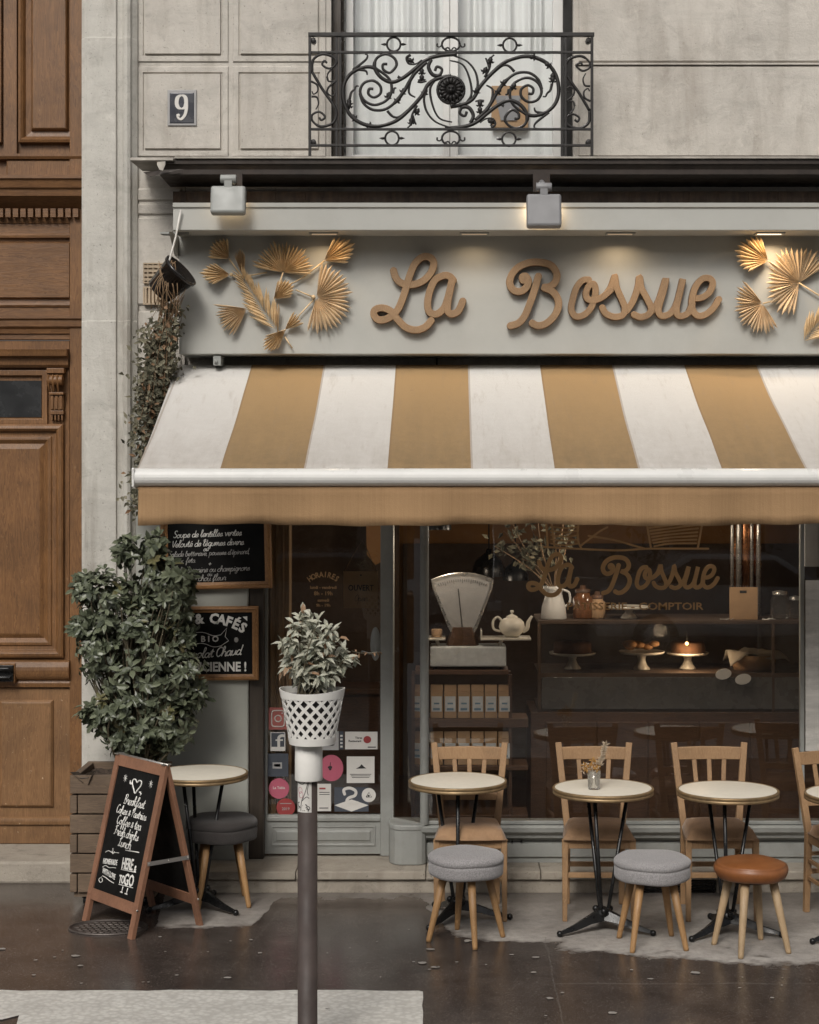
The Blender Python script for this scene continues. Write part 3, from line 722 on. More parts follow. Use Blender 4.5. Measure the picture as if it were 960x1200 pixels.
# interior of the shop
s = MB()
s.box(-1.6, 3.0, 10.56, 13.6, .03, .13); build('shop_floor', s, 'dwood', bld)
s = MB(); s.box(-1.65, 3.05, 13.4, 13.5, .13, 3.3); s.box(-1.65, -1.55, 10.96, 13.4, .13, 3.3); s.box(2.95, 3.05, 10.96, 13.4, .13, 3.3)
build('shop_inner_wall', s, 'ochre', bld)
s = MB(); s.box(-1.65, 3.05, 10.951, 13.5, 3.3, 3.4); build('shop_ceiling', s, 'inner', bld)
s = MB(); s.box(-1.54, -.35, 12.2, 12.3, .131, 3.29); s.box(-.35, 2.94, 13.3, 13.39, .131, 1.95); build('dark_partition', s, 'inner', bld)

# ================================================================== BIG OAK DOOR
dr = thing('entrance_door', 'tall panelled oak double door with carved corbel and dentil cornice', 'door', (XC, 10.85, .13))
D = 10.85
xx = lambda p: X(p, D); zz = lambda p: Z(p, D)
XL = 2 * XC - xx(114)                       # left end
def both(mb):                               # mirror a right half about the meeting stile
    o = MB(); o._m(mb, None); q = MB(); q._m(mb, None)
    for v in q.v: v.x = 2 * XC - v.x
    o._m(q, None); return o
s = MB(); s.box(xx(80.5), xx(114), D - .02, D + .06, .136, 6.0); s = both(s)
s.box(xx(-34) - .001, xx(80) , D + .02, D + .07, zz(395), 6.0)
build('frame', both(MB().box(xx(82.5), xx(114), D - .02, D + .06, .136, 6.0)), 'doorv', dr, bevel=.004)
# transom: dark rails
s = MB(); s.box(XC - (xx(95) - XC), xx(95) - .07, D + .0, D + .06, zz(398), zz(358)); s.box(XC - (xx(95) - XC), xx(95) - .07, D + .001, D + .06, zz(275), zz(206)); build('transom_rail', s, 'doorh', dr, bevel=.003)
s = MB()
s.strip([(D + .03, zz(262)), (D - .005, zz(262)), (D - .01, zz(259)), (D - .02, zz(246)), (D - .06, zz(240)), (D - .12, zz(233)), (D - .125, zz(226)), (D - .14, zz(224)), (D - .15, zz(216)), (D - .165, zz(214)), (D - .165, zz(210)), (D + .03, zz(207))], XL, xx(114))
build('cornice', s, 'doorh', dr)
s = MB(); k = 0; p = 94.0
while p > -165: s.box(xx(p - 6), xx(p), D - .06, D - .021, zz(256), zz(246)); p -= 8.75
build('dentils', s, 'doorh', dr)
pan = [(0, D + .02), (0, D - .006), (.012, D - .014), (.026, D - .012), (.03, D + .012), (.05, D + .014), (.056, D + .006), (.062, D - .012)]
s = MB(); s.rings(XC - (xx(93) - XC), xx(93), zz(360), zz(274), pan); build('overdoor_panel', s, 'doorh', dr)
s = MB(); s.strip([(D + .02, zz(393)), (D - .012, zz(391)), (D - .016, zz(386)), (D - .034, zz(383)), (D - .036, zz(376)), (D - .05, zz(374)), (D - .05, zz(371)), (D + .02, zz(371))], XL, xx(114)); build('transom_moulding', s, 'doorh', dr)
# upper leaf panels
tp = [(0, D + .03), (0, D - .012), (.016, D - .018), (.03, D - .006), (.042, D + .016), (.075, D + .022), (.085, D - .004), (.092, D - .01)]
s = MB(); s.box(xx(-34) + .002, xx(114), D + .03, D + .07, zz(206), 5.999); s.rings(xx(22), xx(94), zz(167), 5.9, tp); s.box(xx(5), xx(20), D - .01, D + .03, zz(186), 5.95); s.rings(xx(-32), xx(2), zz(167), 5.9, tp)
s.strip([(D + .03, zz(187)), (D - .02, zz(187)), (D - .03, zz(184)), (D - .03, zz(181)), (D + .03, zz(180))], xx(-34), xx(114))
s.rings(xx(8), xx(114), zz(209), zz(188), [(0, D + .03), (0, D - .004), (.008, D - .008)])
build('transom_panel', both(s), 'doorv', dr)
def leaf_half():
    s = MB(); lp = MB()
    s.box(xx(-33), xx(81), D + .012, D + .07, .14, zz(399))
    s.strip([(D + .02, zz(431)), (D - .02, zz(431)), (D - .035, zz(428)), (D - .04, zz(420)), (D - .075, zz(418)), (D - .08, zz(413)), (D - .085, zz(410)), (D + .02, zz(409))], xx(-33), xx(81.5))
    s.rings(xx(-33), xx(56), zz(497), zz(434), [(0, D + .02), (0, D - .012), (.032, D - .012), (.04, D + .008), (.045, D + .012)], fill=False)
    # big panel with bolection moulding
    s.rings(xx(-33), xx(75), zz(771), zz(497), [(0, D + .02), (0, D - .016), (.012, D - .026), (.03, D - .03), (.044, D - .018), (.05, D + .002), (.075, D + .004), (.082, D - .004), (.1, D - .006), (.125, D + .012), (.15, D - .002), (.158, D - .004)])
    s.strip([(D + .02, zz(806)), (D - .018, zz(805)), (D - .024, zz(800)), (D - .018, zz(797))] + [(D - .03 - .032 * math.cos(R(a)), zz(784.5) + .06 * math.sin(R(a))) for a in range(-80, 90, 20)] + [(D + .02, zz(772.5))], xx(-33), xx(83))
    lp.box(xx(-33), xx(84), D + .003, D + .06, .139, zz(806.5))
    lp.rings(xx(0), xx(63), zz(946), zz(820), [(0, D + .004), (.002, D - .006), (.014, D - .018), (.02, D - .02)])
    lp.strip([(D + .004, zz(966)), (D - .014, zz(966)), (D - .018, zz(962)), (D - .016, zz(959)), (D + .004, zz(957))], xx(-33), xx(84))
    c = MB()
    c.box(xx(57), xx(77.5), D - .06, D + .011, zz(438), zz(432))
    c.tube([(xx(58), D - .05, zz(446)), (xx(76), D - .05, zz(446))], .034, 16)
    for i in range(3): c.tube([(xx(60 + i * 5.3), D - .085, zz(440)), (xx(60 + i * 5.3), D - .07, zz(452)), (xx(60.4 + i * 5), D - .04, zz(460))], .008, 6)
    c.box(xx(59.5), xx(76.5), D - .05, D + .011, zz(463), zz(460))
    c.box(xx(60.5), xx(75.5), D - .03, D + .011, zz(481), zz(463.2))
    for i in range(3): c.box(xx(61.2 + i * 5), xx(64.4 + i * 5), D - .04, D - .03, zz(480), zz(464))
    c.box(xx(60), xx(76), D - .036, D + .011, zz(486), zz(481.3))
    for i in range(4): c.box(xx(61 + i * 3.9), xx(63.2 + i * 3.9), D - .03, D + .011, zz(493), zz(486.5))
    gp = MB(); gp.box(xx(-25), xx(48.5), D + .005, D + .0115, zz(489), zz(446))
    return s, lp, c, gp
for sg in (1, -1):
    bits = leaf_half()
    if sg < 0:
        for b_ in bits:
            for v in b_.v: v.x = 2 * XC - v.x
    lf = build('door_leaf', bits[0], 'doorv', dr, bevel=.002); build('lower_panel', bits[1], 'doorlow', lf, bevel=.002)
    build('corbel', bits[2], 'doorv', lf, bevel=.003); build('glazed_light', bits[3], 'oppglass', lf)
s = MB(); s.box(xx(-20), xx(21), D - .07, D - .0, zz(799), zz(776)); h = build('handle_plate', s, 'doorv', dr, bevel=.004)
s = MB(); s.box(xx(-18), xx(19.5), D - .085, D - .072, zz(797), zz(778)); s.tube([(xx(-16), D - .1, zz(782)), (xx(15), D - .1, zz(782)), (xx(18), D - .085, zz(784))], .014, 10); s.tube([(xx(-16), D - .095, zz(792)), (xx(17), D - .095, zz(792))], .01, 10)
build('letter_flap', s, 'cast', dr, bevel=.004)

# ================================================================== HOUSE NUMBER
hn = thing('house_number', 'dark enamel house number 9 in a pale border on the stone', 'number plate', (X(213.5, 10.48), 10.47, Z(126, 10.48)))
dd = 10.478
s = MB(); s.rings(X(196.5, dd), X(230.5, dd), Z(147.5, dd), Z(105.5, dd), [(0, dd + .008), (0, dd - .004), (.004, dd - .007), (.012, dd - .007)]); build('border', s, 'paperg', hn, label='pale chipped border')
s = MB(); s.rings(X(199, dd), X(228, dd), Z(145, dd), Z(108.5, dd), [(0, dd - .0045), (.002, dd - .0095), (.008, dd - .0105)]); build('plate', s, 'plate', hn)
s = MB(); c = lambda px, py: (X(px, dd), Z(py, dd))
loop = [(213.5, 128.0), (209.5, 126.5), (207.5, 121.5), (208.6, 115.0), (213.2, 112.2), (217.6, 114.5), (218.6, 121), (217.0, 126.2), (213.5, 128.0)]
ws = []; pp = cr([c(*q) for q in loop], 5)
for q in pp: ws.append(.0045 + .0075 * min(1, abs(q.x - X(213.2, dd)) / .026))
s.ribbon(pp, ws, dd - .0125, .003, .0006, .001)
pp = cr([c(*q) for q in ((218.4, 119), (218.9, 127), (217.2, 135), (213.0, 140), (209.3, 138.6), (208.4, 135.2))], 5)
n = len(pp); s.ribbon(pp, [.0115 - .006 * (i / n) for i in range(n)], dd - .014, .0035, .0006, .001); s.ball((X(209.6, dd), dd - .013, Z(135.8, dd)), .0105, 8, 0, (1, .3, 1))
build('numeral', s, 'paper', hn)

# ================================================================== BALCONY RAILING
rail = thing('balcony_railing', 'black wrought iron balcony railing with scrolls and a round rosette', 'railing', (X(529, 10.17), 10.17, Z(183, 10.17)))
rd = 10.17
q = lambda px, py, o=0: Vector((X(px, rd), rd + o, Z(py, rd)))
s = MB()
s.box(X(361.5, rd), X(696.5, rd), rd - .016, rd + .016, Z(43, rd), Z(38.5, rd))
for py in (61.5, 151.5, 170.5): s.box(X(362, rd), X(695, rd), rd - .011, rd + .011, Z(py + 1.3, rd), Z(py - 1.3, rd))
for px in (363.2, 693.8): s.box(X(px - 1.6, rd), X(px + 1.6, rd), rd - .012, rd + .012, 4.36, Z(38.6, rd))
for px in (394.5, 399, 658.5, 663): s.box(X(px - 1.3, rd), X(px + 1.3, rd), rd - .009, rd + .009, Z(184, rd), Z(43, rd))
for px in (363.2, 693.8):
    for py in (47, 166): s.tube([q(px + (4 if px < 500 else -4), py), (X(px + (4 if px < 500 else -4), rd), rd + .05, Z(py, rd))], .017, 8)
build('bars', s, 'iron', rail, bevel=.002)
zA = lambda p: (350 + p[0] / 5.3333, 30 + p[1] / 5.3333)
rot = lambda p: (1057.0 - p[0], 214.0 - p[1])
big = [[(955,315),(870,332),(810,370),(770,440),(700,520),(620,590),(540,622),(460,630),(380,605),(320,555),(285,480),(280,390),(310,320),(370,275),(450,260),(530,300),(575,350),(580,420),(545,472),(475,497),(412,470),(385,412),(410,360),(465,345),(510,378),(512,425),(472,450),(438,430),(442,398),(468,398)],
 [(990,180),(880,190),(800,215),(730,270),(650,330),(580,355),(512,322),(475,260),(490,205),(545,180),(598,205),(612,250),(572,295),(532,278),(528,245),(555,242)],
 [(800,230),(735,290),(700,340),(660,410),(605,480),(540,525),(462,527),(405,485),(383,425)],
 [(830,215),(812,260),(838,308),(880,312),(896,275),(865,258),(853,285)],
 [(850,345),(822,400),(838,500),(880,580),(960,605)], [(800,400),(784,460),(802,540),(860,605),(960,642)],
 [(370,275),(420,285),(430,310)], [(340,280),(385,245),(425,210),(430,185),(415,180)], [(320,460),(330,420),(350,400),(360,380),(378,380)],
 [(700,340),(690,420),(730,450)], [(740,500),(710,560),(700,620),(680,640)], [(710,560),(725,600),(735,620)], [(590,425),(598,395),(612,392)],
 [(700,185),(675,205),(690,240),(735,240),(770,215)], [(620,320),(650,325),(720,270)], [(555,535),(590,570),(630,570),(690,520)], [(745,350),(770,355),(800,348)], [(760,450),(790,430),(805,400)]]
side = [[(85,290),(92,215),(150,180),(220,200),(236,238),(195,270),(150,248),(160,222),(178,235)], [(85,290),(150,400),(220,500),(237,560),(212,612),(140,632),(90,600),(86,560),(130,540),(166,572),(142,592),(130,575)],
 [(80,350),(115,372),(120,410),(95,430),(85,412)], [(82,445),(115,450),(125,490),(108,525)], [(236,345),(190,385),(180,420),(210,442),(232,418),(212,405)], [(178,320),(190,350),(235,345)], [(210,270),(185,300),(180,325)]]
s = MB()
for grp, r0 in ((big, .0102), (side, .008)):
    for path in grp:
        pl = cr([zA(p) for p in path], 5); n = len(pl)
        long_ = n > 30
        for f_ in (lambda p: p, rot):
            oo = .006 if f_ is rot else -.006
            s.tube([q(*f_(p), oo) for p in pl], [r0 * ((1.15 if i < n * .5 else .85) if long_ else (.9 - .5 * i / n)) for i in range(n)], 6)
for px, py in ((461.5, 52), (597.5, 53), (459.5, 162), (596.5, 163)):
    s.tube([q(px + 8 * math.cos(a * PI / 10), py + 8.2 * math.sin(a * PI / 10)) for a in range(21)], .0065, 6)
    for sg in (-1, 1): s.tube([q(px + sg * 8, py), q(px + sg * 11, py), q(px + sg * 15, py)], [.006, .009, .001], 6)
for py, sg in ((52, 1), (162, 1)):
    s.tube([q(528.5 + 10.5 * math.cos(a * PI / 10), py + 8.2 * math.sin(a * PI / 10)) for a in range(21)], .0065, 6)
    for k in (-1, 1):
        s.tube([q(*p) for p in cr([(528.5 + k * 10, py), (528.5 + k * 13, py + 3), (528.5 + k * 16, py + 2), (528.5 + k * 16, py - 1)], 4)], .005, 6)
        s.tube([q(*p) for p in cr([(528.5, py + 8), (528.5 + k * 3, py + 4), (528.5 + k * 6, py + 5), (528.5 + k * 5, py + 7)], 4)], .005, 6)
# leaf collars on the scrolls
for p, a in (((770,330),90), ((770,290),90), ((655,410),125), ((620,465),130), ((705,600),90), ((740,540),120), ((316,480),90), ((316,500),90), ((790,415),110), ((560,440),110), ((440,625),0), ((700,220),30), ((345,575),40)):
    cpx, cpy = zA(p)
    for f_ in (lambda t: t, rot):
        c_ = f_((cpx, cpy)); dx, dy = math.cos(R(a)), math.sin(R(a))
        s.tube([q(c_[0] - dx * 5, c_[1] - dy * 5), q(c_[0] - dx * 2, c_[1] - dy * 2), q(c_[0] + dx, c_[1] + dy), q(c_[0] + dx * 5, c_[1] + dy * 5)], [.004, .016, .011, .002], 7)
        for k in (-1, 1):
            s.tube([q(c_[0], c_[1]), q(c_[0] - dy * 3 * k + dx * 2, c_[1] + dx * 3 * k + dy * 2), q(c_[0] - dy * 5 * k + dx * 1, c_[1] + dx * 5 * k + dy * 1)], [.008, .007, .001], 5)
build('scrollwork', s, 'iron', rail)
s = MB(); cx, cy = 528.5, 106
for r in (15.5, 11.5): s.tube([q(cx + r * math.cos(a * PI / 12), cy + r * math.sin(a * PI / 12), -.01) for a in range(25)], .010, 7)
for a in range(16):
    t = a * PI / 8
    s.tube([q(cx + 5 * math.cos(t), cy + 5 * math.sin(t), -.02), q(cx + 10 * math.cos(t), cy + 10 * math.sin(t), -.035), q(cx + 15.5 * math.cos(t + .12), cy + 15.5 * math.sin(t + .12), -.012)], [.006, .012, .005], 7)
s.ball(q(cx, cy, -.015), .034, 10, 0, (1, .9, 1)); s.ball(q(cx - 1.8, cy - 2, -.045), .008, 6); s.ball(q(cx + 1.8, cy - 2, -.045), .008, 6); s.ball(q(cx, cy + 2, -.045), .012, 6)
build('rosette', s, 'iron', rail)
# ================================================================== SIGN BOARD
SG = 10.2; HD = 9.95
sx0, sx1 = X(210, SG), 2.83
sign = thing('shop_sign', 'sage grey shop sign board with wooden script letters and a lit hood', 'sign', ((sx0 + sx1) / 2, SG, Z(415, SG)))
s = MB(); s.box(sx0, sx1, SG, 10.54, Z(415, SG), Z(272, SG)); build('board', s, 'sage', sign, bevel=.006)
s = MB()
zt, zbm = Z(238, HD), Z(270, HD)
s.strip([(10.52, zbm + .004), (SG - .012, zbm + .004), (SG - .014, zbm), (HD + .004, zbm), (HD, zbm + .004), (HD, zt - .03), (HD - .012, zt - .024), (HD - .014, zt), (HD + .03, zt + .004), (10.52, zt + .03)], X(203, HD), sx1 + .02)
build('hood', s, 'sage', sign)
s = MB(); s.hexa([(X(203.5, HD), HD + .02, zbm - .002), (X(203.5, HD), 10.52, zbm - .002), (X(203.5, HD) + .02, 10.52, zbm - .002), (X(203.5, HD) + .02, HD + .02, zbm - .002)], [(X(203.5, HD), HD + .02, zbm + .002), (X(203.5, HD), 10.52, zbm + .002), (X(203.5, HD) + .02, 10.52, zbm + .002), (X(203.5, HD) + .02, HD + .02, zbm + .002)])
s.hexa([(sx0 - .025, SG - .01, Z(300, SG)), (sx0 - .025, 10.5, Z(300, SG)), (sx0 - .004, 10.5, Z(300, SG)), (sx0 - .004, SG - .01, Z(300, SG))], [(sx0 - .025, HD + .03, zbm - .003), (sx0 - .025, 10.5, zbm - .003), (sx0 - .004, 10.5, zbm - .003), (sx0 - .004, HD + .03, zbm - .003)])
build('side_cheek', s, 'sage', sign)
DL = [(206, 0), (380, .6), (556, .3), (727, .6), (902, 1.7), (1076, 1.0)]
for px, pw in DL:
    dm = 10.06; xc = X(px, dm)
    f = MB(); f.rings(xc - .085, xc + .085, dm - .04, dm + .04, [(0, 0), (0, .009), (.008, .010), (.012, .004)], fill=False)
    f.v = [Vector((v.x, v.z, zbm - v.y)) for v in f.v]; fo = build('downlight', f, 'lightgrey', sign)
    l = MB().add([(xc - .073, dm - .028, zbm - .0035), (xc + .073, dm - .028, zbm - .0035), (xc + .073, dm + .028, zbm - .0035), (xc - .073, dm + .028, zbm - .0035)], [(0, 1, 2, 3)])
    build('lens', l, 'lit' if pw > 1 else ('litdim' if pw else 'steel'), fo)
    if pw:
        L = bpy.data.lights.new('downlight_lamp', 'AREA'); L.shape = 'RECTANGLE'; L.size = .14; L.size_y = .05; L.energy = pw; L.color = (1, .74, .46); L.spread = R(150)
        lo = bpy.data.objects.new('downlight_lamp', L); COL.objects.link(lo); lo.location = (xc, dm, zbm - .016)
LT = 10.155
k = 6.857
z1_ = lambda p: (420 + p[0] / 6, 280 + p[1] / 6); z2_ = lambda p: (580 + p[0] / k, 290 + p[1] / k); z3_ = lambda p: (710 + p[0] / 6.4, 300 + p[1] / 6.4)
LET = {
 'L': [[z1_(p) for p in [(248,222),(262,268),(300,308),(370,322),(450,298),(508,240),(530,175),(508,132),(455,125),(402,168),(368,240),(342,320),(315,410),(275,500),(215,555),(150,570),(112,540),(117,500),(165,485),(225,505),(275,565),(335,622),(405,640),(470,620),(512,575)]]],
 'a': [[z1_(p) for p in [(668,290),(640,262),(600,258),(540,290),(502,370),(487,460),(502,515),(550,528),(600,490),(628,420),(648,340),(660,285),(648,350),(632,430),(628,500),(655,528),(702,508),(735,438)]]],
 'B': [[z2_(p) for p in [(226,262),(222,238),(248,232),(270,270),(250,325),(195,355),(140,332),(120,272),(145,205),(200,152),(290,120),(390,122),(460,150),(498,215),(485,278),(440,315),(395,322),(455,348),(500,400),(512,470),(478,550),(410,612),(345,628),(300,608)]], [z2_(p) for p in [(350,232),(320,340),(282,450),(240,550),(190,608),(125,630)]]],
 'o': [[z2_(p) for p in [(755,258),(705,265),(658,320),(626,420),(616,500),(650,552),(710,545),(770,490),(803,400),(808,325),(790,292),(755,312),(732,370),(748,415),(800,424),(862,400),(930,345)]]],
 's': [[z3_(p) for p in [(-10,300),(35,240),(62,170),(70,156),(80,230),(120,325),(145,395),(125,445),(60,456),(0,430),(-26,388)]]],
 't': [[z3_(p) for p in [(160,410),(205,340),(242,235),(255,158),(268,240),(310,320),(342,395),(318,440),(262,458),(212,440)]]],
 'u': [[z3_(p) for p in [(352,410),(400,330),(452,172),(435,260),(402,370),(398,425),(432,450),(490,425),(535,350),(580,172),(555,280),(532,380),(538,438),(572,450),(620,425),(650,360)]]],
 'e': [[z3_(p) for p in [(655,318),(720,312),(778,272),(803,205),(778,168),(725,172),(675,230),(648,325),(652,405),(692,448),(750,438),(808,390),(848,325)]]],
}
for i, (ch, paths) in enumerate(LET.items()):
    s = MB()
    for j, pth in enumerate(paths):
        pl = cr([(X(a, LT), Z(b, LT)) for a, b in pth], 8)
        s.ribbon(pl, .0215 if ch in 'LaB' else .0195, LT - .0012 * (i % 3) - .007 * j, SG - LT - .006, .003, .006, 0, 1)
    build('letter', s, ['letter', 'edge'], sign, recalc=True)
    for bx_ in (): pass

# ------------------------------------------------------------------ gold palms
def fan(mb, base, r, a0, a1, n, d, tilt=.03, mi=0, rnd=random, wmul=1.08, jag=.14, peak=0.):
    """pleated palm fan: narrow ridged blades from one point, angles in degrees in picture sense (90 = up)"""
    for i in range(n):
        a = R(a0 + (a1 - a0) * (i + .5) / n); l = r * rnd.uniform(1 - jag, 1) * (1 - peak * abs(2 * (i + .5) / n - 1) ** 1.3); hw = abs(R(a1 - a0)) / n / 2 * wmul
        dv = lambda t, o, y: Vector((base[0] + l * t * math.cos(a + o), d - y, base[1] + l * t * math.sin(a + o)))
        lift = tilt + rnd.uniform(-.012, .012)
        vs = [dv(.03, 0, .006)]
        for t, q0 in ((.35, 1.1), (.62, 1.0), (.84, .68 if peak == 0 else .95)): vs += [dv(t, hw * q0, .002 + lift * t), dv(t, 0, .022 + lift * t), dv(t, -hw * q0, .002 + lift * t)]
        vs.append(dv(1, rnd.uniform(-.02, .02), .004 + lift))
        fs = [(0, 1, 2), (0, 2, 3)]
        for q_ in (1, 4): fs += [(q_, q_ + 3, q_ + 4, q_ + 1), (q_ + 1, q_ + 4, q_ + 5, q_ + 2)]
        fs += [(7, 10, 8), (8, 10, 9)]
        mb.add(vs, fs, mi)
def spear(mb, base, tip, w, d, n=9, mi=0, lift=.03):
    """small folded palm leaf: pleats running from the base, outline of a leaf"""
    b = Vector(base); t = Vector(tip); ax = (t - b); L = ax.length; ax.normalize(); nr = Vector((-ax.y, ax.x))
    ed = []
    for i in range(n + 1):
        u = -1 + 2 * i / n; a = u * 1.15
        rr = L * (1 - .62 * abs(u) ** 1.3); e = b + ax * rr * math.cos(a * .8) + nr * (w * .62) * math.sin(a) * (.6 + .5 * (1 - abs(u)))
        ed.append(e)
    for i in range(n):
        m_ = (ed[i] + ed[i + 1]) / 2
        m_ = b + (m_ - b) * 1.06
        mb.add([(b.x, d - .004, b.y), (ed[i].x, d - lift * .5, ed[i].y), (m_.x, d - lift - .012, m_.y), (ed[i + 1].x, d - lift * .5, ed[i + 1].y)], [(0, 1, 2), (0, 2, 3)], mi)
def feather(mb, a, b, l, d, n=18, mi=0, rnd=random, spread=38):
    a, b = Vector(a), Vector(b); ax = (b - a); L = ax.length; ax.normalize(); ang = math.atan2(ax.y, ax.x)
    for i in range(n):
        t = .06 + .94 * i / n; p = a + ax * L * t
        for sg in (-1, 1):
            th = ang + sg * R(spread - 14 * t) * rnd.uniform(.85, 1.15); ll = l * (1.05 - .45 * t) * rnd.uniform(.85, 1.1)
            e = p + Vector((math.cos(th), math.sin(th))) * ll; nn = Vector((-math.sin(th), math.cos(th))) * ll * .075; m_ = p + (e - p) * .5
            li = rnd.uniform(.02, .05)
            mb.add([(p.x, d - .012, p.y), (m_.x + nn.x, d - .01 - li * .5, m_.y + nn.y), (e.x, d - li, e.y), (m_.x - nn.x, d - .01 - li * .5, m_.y - nn.y), (m_.x, d - .026 - li * .5, m_.y)], [(0, 1, 4), (1, 2, 4), (2, 3, 4), (3, 0, 4)], mi)
PD = SG - .012
za_ = lambda p: (X(230 + p[0] / 4.8, PD), Z(270 + p[1] / 4.8, PD))
zb_ = lambda p: (X(850 + p[0] / 8.573, PD), Z(270 + p[1] / 8.573, PD))
u1 = PD / F / 4.8; u2 = PD / F / 8.573
def stemline(mb, pts, r=.006): mb.tube([(p[0], PD - .014, p[1]) for p in pts], r, 6)
def piece(name, fn, mat, par): s_ = MB(); fn(s_); build(name, s_, mat, par)
rnd = random.Random(21)
pw = thing('palm_wreath', 'gold painted palm leaf arrangement at the left end of the shop sign', 'palm decoration', (X(330, PD), PD, Z(345, PD)), group='gold palm decorations on the sign')
piece('fan_leaf', lambda m: fan(m, za_((490, 238)), 185 * u1, -8, 172, 23, PD - .012, .035, rnd=rnd), 'gold', pw)
piece('fan_leaf', lambda m: fan(m, za_((678, 380)), 212 * u1, -108, 84, 24, PD - .008, .03, rnd=rnd), 'goldp', pw)
piece('fan_leaf', lambda m: fan(m, za_((288, 440)), 192 * u1, 172, 246, 12, PD - .008, .03, rnd=rnd), 'goldp', pw)
for b_, r_, a0_, a1_, pk in (((186,162),128,88,182,.12), ((194,252),172,142,214,.38), ((270,274),178,84,112,.25), ((438,388),150,2,76,.3), ((720,174),205,-8,66,.34), ((505,560),172,198,252,.3)):
    piece('folded_leaf', lambda m: fan(m, za_(b_), r_ * u1, a0_, a1_, 9, PD - .012, .045, rnd=rnd, wmul=1.05, jag=.05, peak=pk), 'gold', pw)
piece('feather_leaf', lambda m: feather(m, za_((458, 572)), za_((262, 262)), 150 * u1, PD - .014, 17, rnd=rnd, spread=36), 'gold', pw)
piece('folded_leaf', lambda m: fan(m, za_((500, 560)), 120 * u1, 14, 66, 5, PD - .014, .03, rnd=rnd), 'gold', pw)
piece('folded_leaf', lambda m: fan(m, za_((462, 572)), 165 * u1, 84, 104, 3, PD - .012, .03, rnd=rnd), 'goldp', pw)
s = MB()
for a in [((186,160),(270,275)), ((192,255),(300,255),(400,238)), ((490,238),(440,386),(462,572)), ((722,172),(600,268),(540,300)), ((708,190),(690,368)), ((560,335),(668,380)), ((668,385),(510,552)), ((505,560),(462,575)), ((288,440),(380,520)), ((500,600),(542,664))]:
    stemline(s, [za_(p) for p in a], .0045)
s.ball((za_((660,378))[0], PD - .018, za_((660,378))[1]), .014, 7); s.ball((za_((200,250))[0], PD - .018, za_((200,250))[1]), .012, 7)
build('stem', s, 'gold', pw)
rnd = random.Random(5)
pw = thing('palm_wreath', 'gold painted palm leaf arrangement at the right end of the shop sign', 'palm decoration', (X(940, PD), PD, Z(345, PD)), group='gold palm decorations on the sign')
piece('fan_leaf', lambda m: fan(m, zb_((735, 530)), 385 * u2, 32, 262, 27, PD - .012, .035, rnd=rnd), 'goldp', pw)
piece('fan_leaf', lambda m: fan(m, zb_((372, 738)), 320 * u2, 128, 302, 22, PD - .008, .03, rnd=rnd), 'goldp', pw)
piece('folded_leaf', lambda m: fan(m, zb_((425, 310)), 375 * u2, 108, 212, 12, PD - .012, .045, rnd=rnd, wmul=1.05, jag=.05, peak=.35), 'gold', pw)
piece('feather_leaf', lambda m: feather(m, zb_((762, 1140)), zb_((1130, 690)), 270 * u2, PD - .014, 17, rnd=rnd, spread=34), 'gold', pw)
piece('fan_leaf', lambda m: fan(m, zb_((1420, 480)), 330 * u2, -60, 110, 22, PD - .01, .03, rnd=rnd), 'gold', pw)
piece('fan_leaf', lambda m: fan(m, zb_((1380, 860)), 300 * u2, -110, 30, 18, PD - .01, .03, rnd=rnd), 'goldp', pw)
s = MB()
for a in [((735,530),(960,670),(1200,800)), ((372,738),(560,690),(735,530)), ((425,310),(560,400),(735,530)), ((1130,690),(1420,480)), ((1200,800),(1380,860))]: stemline(s, [zb_(p) for p in a], .005)
build('stem', s, 'gold', pw)

# ================================================================== FLOODLIGHTS
def flood(x0p, x1p, y0p, y1p, ytop, mat, label, pw_):
    d = 9.78; xc = X((x0p + x1p) / 2, d); hw = (x1p - x0p) * d / F / 2; zt_, zb_ = Z(y0p, d), Z(y1p, d)
    t = thing('floodlight', label, 'floodlight', (xc, 10.07, zt_ + .06), group='floodlights over the sign')
    s = MB(); s.hexa([(xc - hw, d + .0, zb_), (xc + hw, d + .0, zb_), (xc + hw, d + .07, zb_ - .012), (xc - hw, d + .07, zb_ - .012)], [(xc - hw, d + .03, zt_), (xc + hw, d + .03, zt_), (xc + hw, d + .10, zt_ - .012), (xc - hw, d + .10, zt_ - .012)])
    hd = build('lamp_head', s, mat, t, bevel=.016, seg=3)
    l = MB().box(xc - hw * .8, xc + hw * .8, d + .088, d + .094, zb_ + .03, zt_ - .035); l.v = [v + Vector((0, (v.z - zb_) * .03 / (zt_ - zb_), 0)) for v in l.v]
    build('lens', l, 'spotlit', hd)
    s = MB(); s.tube([(xc - .045, d + .05, zt_ + .04), (xc + .045, d + .05, zt_ + .04)], .024, 12); s.box(xc - .022, xc + .022, d + .03, d + .07, zt_ - .02, zt_ + .04)
    s.tube([(xc, d + .05, zt_ + .045), (xc, 10.09, Z(207, 9.9))], .017, 10)
    wp_ = MB(); wp_.box(xc - .05, xc + .05, 10.075, 10.09, Z(222, 10.0), Z(200, 10.0)); build('wall_plate', wp_, 'zinc', t)
    build('bracket', s, mat, t, bevel=.002)
    L = bpy.data.lights.new('floodlight_lamp', 'AREA'); L.shape = 'RECTANGLE'; L.size = hw * 1.5; L.size_y = .1; L.energy = pw_; L.color = (1, .74, .46)
    lo = bpy.data.objects.new('floodlight_lamp', L); COL.objects.link(lo); lo.location = (xc, d + .11, (zt_ + zb_) / 2); lo.rotation_euler = (R(68), 0, 0)
flood(246, 287, 216, 249, 206, 'lightgrey', 'pale floodlight on an arm above the left palm leaves', .35)
flood(617.5, 658.5, 225.5, 264.5, 214, 'grey', 'mid grey floodlight on an arm above the wooden letter B', .9)

